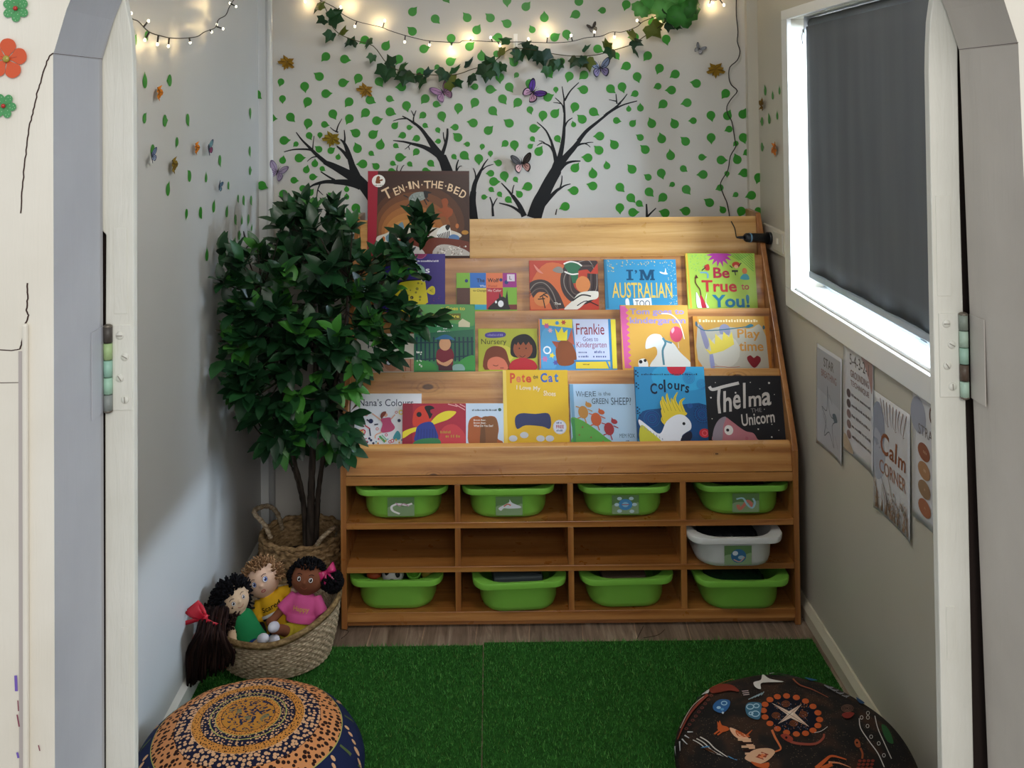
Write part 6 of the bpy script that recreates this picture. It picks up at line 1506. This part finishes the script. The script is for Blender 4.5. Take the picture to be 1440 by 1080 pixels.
TAN, TAN2, NAVY, CRM, BRN, GRN = '#d18e5c', '#c9883f', '#171a34', '#d6a880', '#2c1612', '#a9a860'
def band_(lo): return nt.math('GREATER_THAN', rad, lo)
col = nt.mix(nt.math('LESS_THAN', nt.noise(flat, 80, 2, .5, 1.4), .46), '#b98032', '#20284a')            # centre field
col = nt.mix(nt.math('MULTIPLY', nt.math('GREATER_THAN', nt.noise(flat, 40, 1), .62), .7), col, '#4c6a5c')
def over(lo, new):
    global col
    col = nt.mix(band_(lo), col, new)
over(.225, BRN); over(.230, nt.mix(vor(170, .22), TAN2, BRN)); over(.272, GRN); over(.279, nt.mix(vor(150, .26), NAVY, CRM)); over(.318, GRN); over(.328, nt.mix(vor(135, .28), NAVY, CRM))
over(.398, BRN); over(.402, nt.mix(vor(160, .24), TAN2, BRN)); over(.476, CRM); over(.481, nt.mix(vor(105, .38), NAVY, CRM)); over(.615, BRN); over(.619, nt.mix(vor(84, .33), TAN, BRN)); over(.800, GRN); over(.808, '#1b2448')
side = nt.math('LESS_THAN', sx.outputs[2], HP * .62)
col = nt.mix(side, col, '#1b2448')
PM = nt.out(col, nt.noise(tc, 500, 2), .25, .0006)
rt, body, surf = pouf(PL, .245, HP, PM, None, 'round floor cushion with concentric tan and navy dotted rings, on the left')
b = MB(); A = Art(b, lambda x, y, e: surf(min(.999, x), y, e), eps=2e-5, mf=lambda c: mat(c, .8, .15))
R = random.Random(9)
for g in range(13):
    a0 = 2 * PI * g / 13 + .1
    for k in range(5):
        rho = .842 + k * .033; a = a0 + .05 * k * (1 if g % 2 else -1); q = R.uniform(.017, .025)
        A.raw([(rho + q * sin(t), a + q * 1.05 * cos(t)) for t in [PI / 5 * j for j in range(10)]], [tuple(range(10))], CRM)
        A.k = 2
    a = a0 + .2
    A.raw([(.83, a - .02), (.83, a + .01), (.90, a + .035), (.985, a + .10), (.985, a + .055), (.90, a)], [(0, 1, 2, 5), (5, 2, 3, 4)], '#55643c'); A.k = 2
build(b, 'dot_pattern', rt)
# right cushion
n2 = NT('dark_print_cloth', .8, .15); v2 = n2.coord()
base = n2.ramp(n2.noise(v2, 14, 3), [(.36, '#1c1a1a'), (.5, '#241f1d'), (.64, '#3c2a20'), (.74, '#211e1d')])
dv = n2.n('ShaderNodeTexVoronoi', {'Vector': v2, 'Scale': 210.0}).outputs['Distance']
base = n2.mix(n2.math('MULTIPLY', n2.math('LESS_THAN', dv, .17), n2.math('GREATER_THAN', n2.noise(v2, 30, 2), .47)), base, '#6a5a44')
PM2 = n2.out(base, n2.noise(v2, 500, 2), .25, .0006)
rt2, body2, surf2 = pouf(PR_, .252, .215, PM2, None, 'round dark floor cushion printed with orange and white animal motifs, on the right')
b = MB()
ZT = .2
def fr2(px, py, e):
    p = PZ(px, py, ZT); dx, dy = p.x - PR_[0], p.y - PR_[1]
    for _ in range(3):
        rho = min(.985, math.hypot(dx, dy) / .252); ang = math.atan2(dy, dx); q = surf2(rho, ang, 0)
        p = PZ(px, py, q.z); dx, dy = p.x - PR_[0], p.y - PR_[1]
    rho = min(.985, math.hypot(dx, dy) / .252); return surf2(rho, math.atan2(dy, dx), e)
A = Art(b, lambda x, y, e: fr2(930 + x / 4, 860 + y / 4, e), eps=2.0e-5, mf=lambda c: mat(c, .8, .15)); A.sub = 34
OR, WH, BLU = '#b5562a', '#c9c4bd', '#4c86b4'
cx, cy = 732, 582
A.ell('#0e1220', cx, cy, 150, 100, -12, 30)
for i in range(18):
    a = 2 * PI * i / 18; u, w = 158 * cos(a), 104 * sin(a); A.ell(OR, cx + u, cy + w + u * .16, 20, 15, -8)
dots(A, ('#6a7a94', '#a86a3c'), cx - 95, cy - 75, cx + 95, cy + 85, 60, 3.2, 4)
for x, y in ((700, 520), (645, 585), (800, 580), (745, 630)):
    for q in range(3): A.ring('#8c4f28', x, y, 24 - q * 8, 3, 12, 18 - q * 6)
A.poly('#d8c0ac', 620, 515, 718, 562, 790, 522, 750, 572, 832, 650, 728, 600, 655, 634, 708, 582); A.ell('#e6d6c6', 725, 576, 18, 12); A.line('#6a5448', 2.5, 640, 528, 815, 640, sm=False); A.line('#6a5448', 2.5, 780, 530, 668, 626, sm=False)
for o in (0, 20, 40): A.line(WH, 7, 182 + o, 735 - o * .6, 225 + o, 760 - o * .6, 262 + o, 800 - o * .6, 300 + o, 830 - o * .6, 335 + o, 868 - o * .7)
A.blob(OR, 322, 640, 330, 615, 342, 640, 372, 650, 382, 668, 340, 680, 318, 662); A.poly(OR, 318, 645, 316, 618, 332, 640); A.line(OR, 9, 330, 668, 300, 692); A.line(OR, 9, 345, 676, 318, 696)
A.blob('#d8a888', 385, 655, 430, 670, 470, 695, 510, 735, 535, 790, 515, 800, 470, 740, 410, 700); A.blob(OR, 420, 668, 470, 690, 500, 705, 470, 708, 430, 700); A.line(OR, 12, 480, 700, 512, 668, taper=3)
for i in range(7): A.line('#2a1612' if i % 2 else '#c9a080', 13, 432 + i * 10, 722 + i * 20, 505 + i * 11, 722 + i * 19, sm=False)
A.blob('#c9a080', 470, 830, 520, 780, 600, 770, 640, 790, 610, 830, 560, 860, 520, 860); A.poly('#8c3a24', 530, 820, 565, 790, 605, 805, 575, 835); A.poly('#d0764a', 545, 818, 567, 800, 590, 808, 570, 826)
A.blob(OR, 505, 850, 560, 860, 605, 850, 600, 885, 540, 885); A.line('#c06a40', 13, 622, 668, 640, 710, 660, 745, 672, 775, 640, 790, taper=8)
A.line('#8c4636', 15, 690, 700, 730, 735, 800, 748, 870, 745, 910, 715, 915, 690, taper=12); A.blob('#8c3a2c', 670, 700, 700, 690, 740, 715, 730, 738, 700, 728); A.ell('#1c1010', 703, 712, 7)
A.blob('#8c4a2c', 1085, 735, 1098, 718, 1115, 735, 1118, 765, 1095, 762); A.ell('#1a1010', 1100, 740, 6); A.line('#8c4a2c', 11, 1118, 770, 1130, 800, 1128, 830)
for i in range(4):
    for j in range(3): A.ell('#7a3428', 1115 + i * 24 - j * 5, 842 + j * 20, 10, 8)
A.line(OR, 26, 870, 885, 920, 840, 960, 815, 1040, 835, taper=5); A.line('#c4805c', 12, 940, 850, 1000, 855, 1065, 880, taper=3); A.line(OR, 22, 900, 885, 960, 860)
A.line(WH, 5, 1112, 605, 1120, 660, 1165, 730, 1215, 800, 1250, 880); A.line(WH, 5, 1198, 590, 1215, 660, 1250, 740, 1290, 830)
for x, y in ((1125, 600), (1160, 575), (1160, 600), (1158, 648), (1178, 708), (1220, 745), (1248, 812)): A.ring(WH, x, y, 10, 3, 8, 12)
A.blob('#2c5a34', 1235, 640, 1262, 650, 1290, 700, 1300, 745, 1270, 735, 1245, 690)
A.blob('#2f5f94', 295, 530, 330, 500, 385, 505, 380, 545, 345, 575, 300, 560); A.ring('#9cc0d8', 355, 520, 18, 5, 12, 13); A.ell('#9cc0d8', 325, 545, 12, 8); A.ell('#5c94c0', 345, 555, 10, 7); A.ell('#c8d4dc', 348, 574, 6)
A.blob('#3c6a84', 475, 535, 500, 515, 560, 520, 562, 560, 550, 610, 500, 600, 478, 575)
for x, y, q in ((500, 540, 22), (530, 580, 24), (535, 535, 18), (505, 578, 14)): A.ring('#a4c4d4', x, y, q, 5, 14, q * .75)
for i in range(5): A.line('#8ca0a8', 5, 490 + i * 18, 500 - i * 6, 530 + i * 12, 480 - i * 6, sm=False)
A.poly('#d4d4d0', 190, 475, 285, 412, 270, 462); A.blob('#7c3426', 275, 430, 330, 410, 400, 420, 440, 455, 380, 450, 320, 462, 285, 462); A.line('#a05038', 5, 290, 425, 345, 402, 405, 378)
A.line('#8c4034', 17, 265, 470, 215, 520, 170, 575, 130, 650, 100, 720, taper=5); A.line('#d0c4b8', 3.5, 245, 480, 190, 525, 150, 585, 115, 660)
for i in range(9): A.ring('#7c4038', 285 - i * 17, 478 + i * 23, 10, 3, 10, 7)
for x, y, x2, y2 in ((85, 760, 85, 815), (112, 735, 115, 810), (125, 720, 155, 780), (140, 700, 165, 725), (155, 682, 185, 684)): A.line('#c4c6c8', 8, x, y, x2, y2, taper=4, sm=False)
A.blob('#cfcac6', 520, 405, 560, 392, 572, 360, 610, 385, 690, 402, 600, 405, 560, 412, 560, 442, 530, 432); A.line(WH, 5, 610, 355, 650, 345, 720, 348, 790, 356); A.line('#8c4a34', 8, 740, 385, 780, 420, 850, 445, 940, 490, taper=3)
A.line('#c9b4b4', 4, 455, 455, 490, 452, sm=False); A.line('#c9b4b4', 4, 458, 466, 494, 462, sm=False); A.line('#c9b4b4', 4, 462, 476, 496, 472, sm=False)
for i in range(12): A.line('#8c8c90', 6, 915 + i * 11, 420 + i * 6.5, 945 + i * 10, 440 + i * 5 - (i % 3) * 8, sm=False)
A.blob('#2c5c88', 805, 372, 850, 372, 880, 388, 840, 396); A.blob('#2c4c74', 1090, 480, 1120, 495, 1140, 520, 1110, 520)
A.blob('#7c3028', 1015, 585, 1050, 572, 1085, 580, 1060, 605, 1030, 605)
for i in range(4): A.ring('#7c5a4c', 1045, 552, 34 - i * 8, 2.5, 14, 22 - i * 5)
A.blob(BLU, 230, 862, 260, 858, 280, 885, 240, 885); A.blob(BLU, 380, 885, 400, 868, 430, 858, 420, 885); A.blob('#4c2c1a', 250, 835, 300, 825, 330, 850, 290, 860)
A.line(WH, 3, 935, 655, 900, 680, 860, 690)
build(b, 'printed_motifs', rt2)
# ================================================================ front partition with arched doorway
YFR, YRV = 1.07, 1.205
CR = mat('#ece5d6', .5, .35, name='cream_paint')
def cream(name, c1, c2, ang=0.0, st=.35):
    n = NT(name, .45, .35); v = n.coord(scale=(1, 1, 1)); w = n.coord(scale=(90, 90, 9), rot=(0, ang, 0))
    return n.out(n.ramp(n.noise(v, 9, 3), [(.3, c1), (.7, c2)]), n.noise(w, 1.2, 4, .6, .8), st, .0018)
CR = cream('cream_paint', '#e6dfd0', '#efe9dc')
RV = cream('reveal_left_grey', '#b3b3b8', '#bcbcc0', .0, .25)  # left half of the opening, greyer than the right half
RVR = cream('reveal_right_warm', '#cdc5bb', '#d6cec4', .0, .25)
ST = cream('white_frame_paint', '#dedcd0', '#e9e7dd', .5, .6)
CXA, HWA, ZS = .049, .521, 1.577
RA = HWA / cos(math.radians(14)); ZCn = ZS - RA * sin(math.radians(14))
def arch(r, hw, zs, n=28):
    a0 = math.asin((zs - ZCn) / r); out = []
    for i in range(n + 1):
        a = PI - a0 - (PI - 2 * a0) * i / n; out.append((CXA + r * cos(a) * (hw / (r * cos(a0)) if True else 1), ZCn + r * sin(a)))
    return out
inner = [(CXA - HWA, 0)] + arch(RA, HWA, ZS) + [(CXA + HWA, 0)]
inner = [(x + .02 * (ZS - z) if (x > CXA and z < ZS) else x, z) for x, z in inner]
outer = []
for i, (x, z) in enumerate(inner):
    if i == 0: outer.append((-2.0, 0)); continue
    if i == len(inner) - 1: outer.append((2.0, 0)); continue
    t = (i - 1) / (len(inner) - 3)
    if t < .25: outer.append((-2.0, ZS + (2.5 - ZS) * t / .25))
    elif t > .75: outer.append((2.0, 2.5 - (2.5 - ZS) * (t - .75) / .25))
    else: outer.append((-2.0 + 4.0 * (t - .25) / .5, 2.5))
n = len(inner)
b = MB()
vf = [(x, YFR, z) for x, z in inner] + [(x, YFR, z) for x, z in outer]; b.add(vf, [(i, i + 1, n + i + 1, n + i) for i in range(n - 1)], CR)
vb = [(x, YRV, z) for x, z in inner] + [(x, YRV, z) for x, z in outer]; b.add(vb, [(i, n + i, n + i + 1, i + 1) for i in range(n - 1)], CR)
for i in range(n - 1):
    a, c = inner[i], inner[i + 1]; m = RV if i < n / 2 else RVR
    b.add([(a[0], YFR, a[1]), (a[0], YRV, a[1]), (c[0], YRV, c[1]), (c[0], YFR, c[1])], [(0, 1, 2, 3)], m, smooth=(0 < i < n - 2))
struct(b.build('wall_front', origin=(0, 0, 0)))
# inner frame behind it, facing the viewer
def leanx(x, z): return x + (.006 * (ZS - z) if x > 0 else 0)
YS, YT = 1.2085, 1.222
def board(pts, n):
    b = MB(); q = smooth_pts([(x, y) for x, y in pairs(pts)], False, 1); w = [PY(x, y, YS) for x, y in pairs(pts)]
    for p in w:
        if p.z < .75: p.z = 0
    b.prism([(p.x, YS, p.z) for p in w], (0, YT - YS, 0), ST); struct(b.build('trim_%d' % n, origin=(w[0].x, YS, 0), bevel=.0015))
board((188, 1120, 187.5, 125, 186.5, 80, 185, 50, 181, 25, 176, 0, 163, -30, 140, -60, 118, -60, 118, 300, 149, 330, 147.5, 577, 146.5, 1120), 3)
board((1370, 1120, 1362, 700, 1350, 270, 1347, 100, 1347, 62, 1385, 40, 1385, -60, 1345, -60, 1322, -25, 1312, 0, 1308, 30, 1306.5, 67, 1306, 100, 1325.5, 1120), 20)
# dark strips added as the shade in the gap between the two frames
b = MB(); dkm = mat('#2e221d', .9)
b.box(CXA + HWA - .010, CXA + HWA + .07, 1.223, 1.24, 0, 1.62, dkm); b.box(CXA - HWA - .05, CXA - HWA + .006, 1.223, 1.24, 0, 1.62, dkm)
struct(b.build('trim_4', origin=(0, 1.26, 0)))
# cracks, joints and mouldings of the painted partition
def P1(x, y, d=.0008): return PY(x, y, YFR - d)
crk = mat('#3a2420', .9)
def crack(pts, w, label_n):
    b = MB(); A = Art(b, lambda x, y, e: PY(x, y, YFR - .0004 - e), eps=1e-5, mf=lambda c: crk)
    p = pairs(pts); R = random.Random(int(p[0][1])); q = []
    for i in range(len(p) - 1):
        for k in range(5):
            t = k / 5; q += [p[i][0] + (p[i + 1][0] - p[i][0]) * t + R.uniform(-.7, .7), p[i][1] + (p[i + 1][1] - p[i][1]) * t]
    q += list(p[-1]); A.line('k', w, *q, sm=False)
    struct(b.build('trim_%d' % label_n))
crack((75, 75, 70, 78, 66, 86, 58, 112, 52, 132, 47, 155, 41, 178, 38, 205, 34, 235, 31, 270, 29, 300), 1.9, 5)
crack((38, 398, 39, 420, 37, 436, 40, 443, 35, 458, 32, 475, 28, 491), 2.2, 6)
crack((-40, 491, 0, 492, 16, 493, 28, 491), 1.4, 7); crack((-40, 539, 26, 538), .9, 8)
b = MB(); a = P1(26, 494); c = P1(33, 494); z = a.z; groove_shade_mat = mat('#b9b0ac', .6)
b.box(a.x, c.x, YFR - .0012, YFR, 0, z, groove_shade_mat); struct(b.build('trim_9'))  # grey strip: the shade of the groove put in as colour
b = MB(); a = P1(33, 494); c = P1(41, 494); b.box(a.x, c.x, YFR - .006, YFR, 0, z + .03, CR); struct(b.build('trim_10', bevel=.0025))
# purple crayon marks
b = MB(); A = Art(b, lambda x, y, e: PY(x, y, YFR - .0014 - e), eps=1e-5, mf=lambda c: mat(c, .8))
for l in ((22, 950, 23, 972, 4), (25, 985, 26, 1000, 1.5), (24, 1005, 27, 1022, 2), (24, 1058, 26, 1066, 3), (54, 1048, 56, 1056, 1.5)): A.line('#7a62b8' if l[1] < 980 or l[1] > 1055 else '#8c4a5c', l[4], l[0], l[1], l[2], l[3], sm=False)
tag(b.build('crayon_marks'), 'small purple and red crayon marks low on the left cream partition', 'marks')
# arch joints
for i, (x0, y0_, x1, y1_, s) in enumerate(((75, 77, 147, 83, -1), (1357, 88, 1435, 81, 1))):
    b = MB(); xx = CXA + s * (HWA - .0006); zc = ZS + .002; b.box(min(xx, xx + s * .0006), max(xx, xx + s * .0006), YFR, YRV, zc - .0007, zc + .0007, mat('#6a5a58', .9)); struct(b.build('trim_%d' % (11 + i)))
# hinges
def hinge(px, ytop, ybot, s, label, lx):
    c = PY(px, ytop, 1.208); e = PY(px, ybot, 1.208); x = c.x
    root = thing('door_hinge', label, 'hinge', (x, 1.208, e.z), 'painted hinges on the door frames')
    x += .0045 if s < 0 else -.006
    L = c.z - e.z; cols = (('#4c4640', '#a9c48a', '#9cc8b4', '#a4cdb4', '#8c928e') if s < 0 else ('#8a9488', '#b4ccb8', '#a4c8b4', '#5c4c40', '#b4d0bc'))
    for i in range(5):
        b = MB(); z1 = c.z - L * i / 5 - .0008; z0 = c.z - L * (i + 1) / 5 + .0008
        b.tube([(x, 1.2035, z0), (x, 1.2035, z1)], .0052, mat(cols[i], .45, .5), 14)
        if i in (0, 4): b.ell((x, 1.2035, z1 if i == 0 else z0), (.0056, .0056, .003), mat('#7c7468', .4, .5, .6), 10, 6)
        build(b, 'knuckle', root)
    w = .024; xa, xb = (x + .004, x + .004 + w) if s < 0 else (x - .004 - w, x - .004)
    b = MB(); b.box(xa, xb, 1.2068, 1.2088, e.z, c.z, ST); lf = build(b, 'leaf_plate', root, bevel=.0006)
    for k in range(4):
        z = c.z - L * (k + .5) / 4; xx = (xa + xb) / 2 + (.003 if k % 2 else -.003); b = MB()
        b.tube([(xx, 1.2072, z), (xx, 1.2056, z)], [.0052, .0044], ST, 14); b.box(xx - .0036, xx + .0036, 1.2050, 1.2060, z - .0005, z + .0005, mat('#9a958a', .7), M=Matrix.Translation((xx, 1.2, z)) @ Matrix.Rotation(.5 * k, 4, 'Y') @ Matrix.Translation((-xx, -1.2, -z)))
        build(b, 'screw', lf)
    xr = CXA + s * (HWA - .0014) + (.02 * (ZS - c.z) if s > 0 else 0)
    b = MB(); b.box(min(xr, xr + s * .0012), max(xr, xr + s * .0012), 1.168, 1.2035, e.z, c.z, RV if s < 0 else RVR); build(b, 'leaf_plate', root, bevel=.0004)
hinge(148.5, 457, 577, -1, 'painted-over hinge with worn green knuckles on the left door frame', 0)
hinge(1359, 440, 558, 1, 'painted-over hinge with pale green knuckles on the right door frame', 0)
# filler patches on the frame
for i, (x0, y0_, x1, y1_) in enumerate(((162, 320, 181, 440), (172, 880, 184, 958), (1328, 850, 1342, 925), (1313, 275, 1336, 415))):
    a = PY(x0, y0_, 1.2125); c = PY(x1, y1_, 1.2125); b = MB(); b.box(a.x, c.x, 1.2076, 1.2088, c.z, a.z, ST); struct(b.build('trim_%d' % (13 + i), bevel=.0004))
# ---- flower stickers
def flower(px, py, r, n, c1, c2, label, rot=.3, dotc=None):
    p = PY(px, py, YFR - .001); s = r * YFR / F_PX
    root = thing('flower_sticker', label, 'sticker', tuple(p), 'flower stickers on the left partition')
    b = MB()
    for i in range(n):
        a = 2 * PI * i / n + rot; A = Art(b, lambda x, y, e: Vector((p.x + x, YFR - .0012 - e - .0015 * (math.hypot(x, y) / s), p.z - y)), eps=4e-5, mf=lambda c: mat(c, .4, .5))
        A.k = 2 + i; q = []
        for u, w in ((.08, 0), (.3, .16), (.6, .34), (.9, .24), (1.0, 0), (.9, -.24), (.6, -.34), (.3, -.16)):
            w *= 5.6 / n * 1.05; q += [s * (u * cos(a) - w * sin(a)), s * (u * sin(a) + w * cos(a))]
        A.blob(c1, *q)
        if dotc:
            for u, w in ((.5, .1), (.75, -.1), (.7, .14), (.45, -.12), (.88, .04)): A.ell(dotc, s * (u * cos(a) - w * sin(a)), s * (u * sin(a) + w * cos(a)), s * .035, n=8)
        else: A.line('#a8402c', s * .03, s * .15 * cos(a), s * .15 * sin(a), s * .5 * cos(a), s * .5 * sin(a), sm=False)
    build(b, 'petals', root)
    b = MB(); b.ell((p.x, YFR - .0035, p.z), (s * .17, .0022, s * .17), mat(c2, .25, .7), 14, 8); build(b, 'flower_centre', root)
flower(23, 12, 19, 6, '#4f9a5c', '#b8281f', 'green spotted flower sticker at the top of the left partition', .5, '#a9d4a4')
flower(10, 83, 29, 5, '#d85a32', '#a89a3c', 'large orange flower sticker on the left partition', -.2)
flower(6, 149, 18, 6, '#4f9a5c', '#b8281f', 'green spotted flower sticker below the orange one', .1, '#a9d4a4')
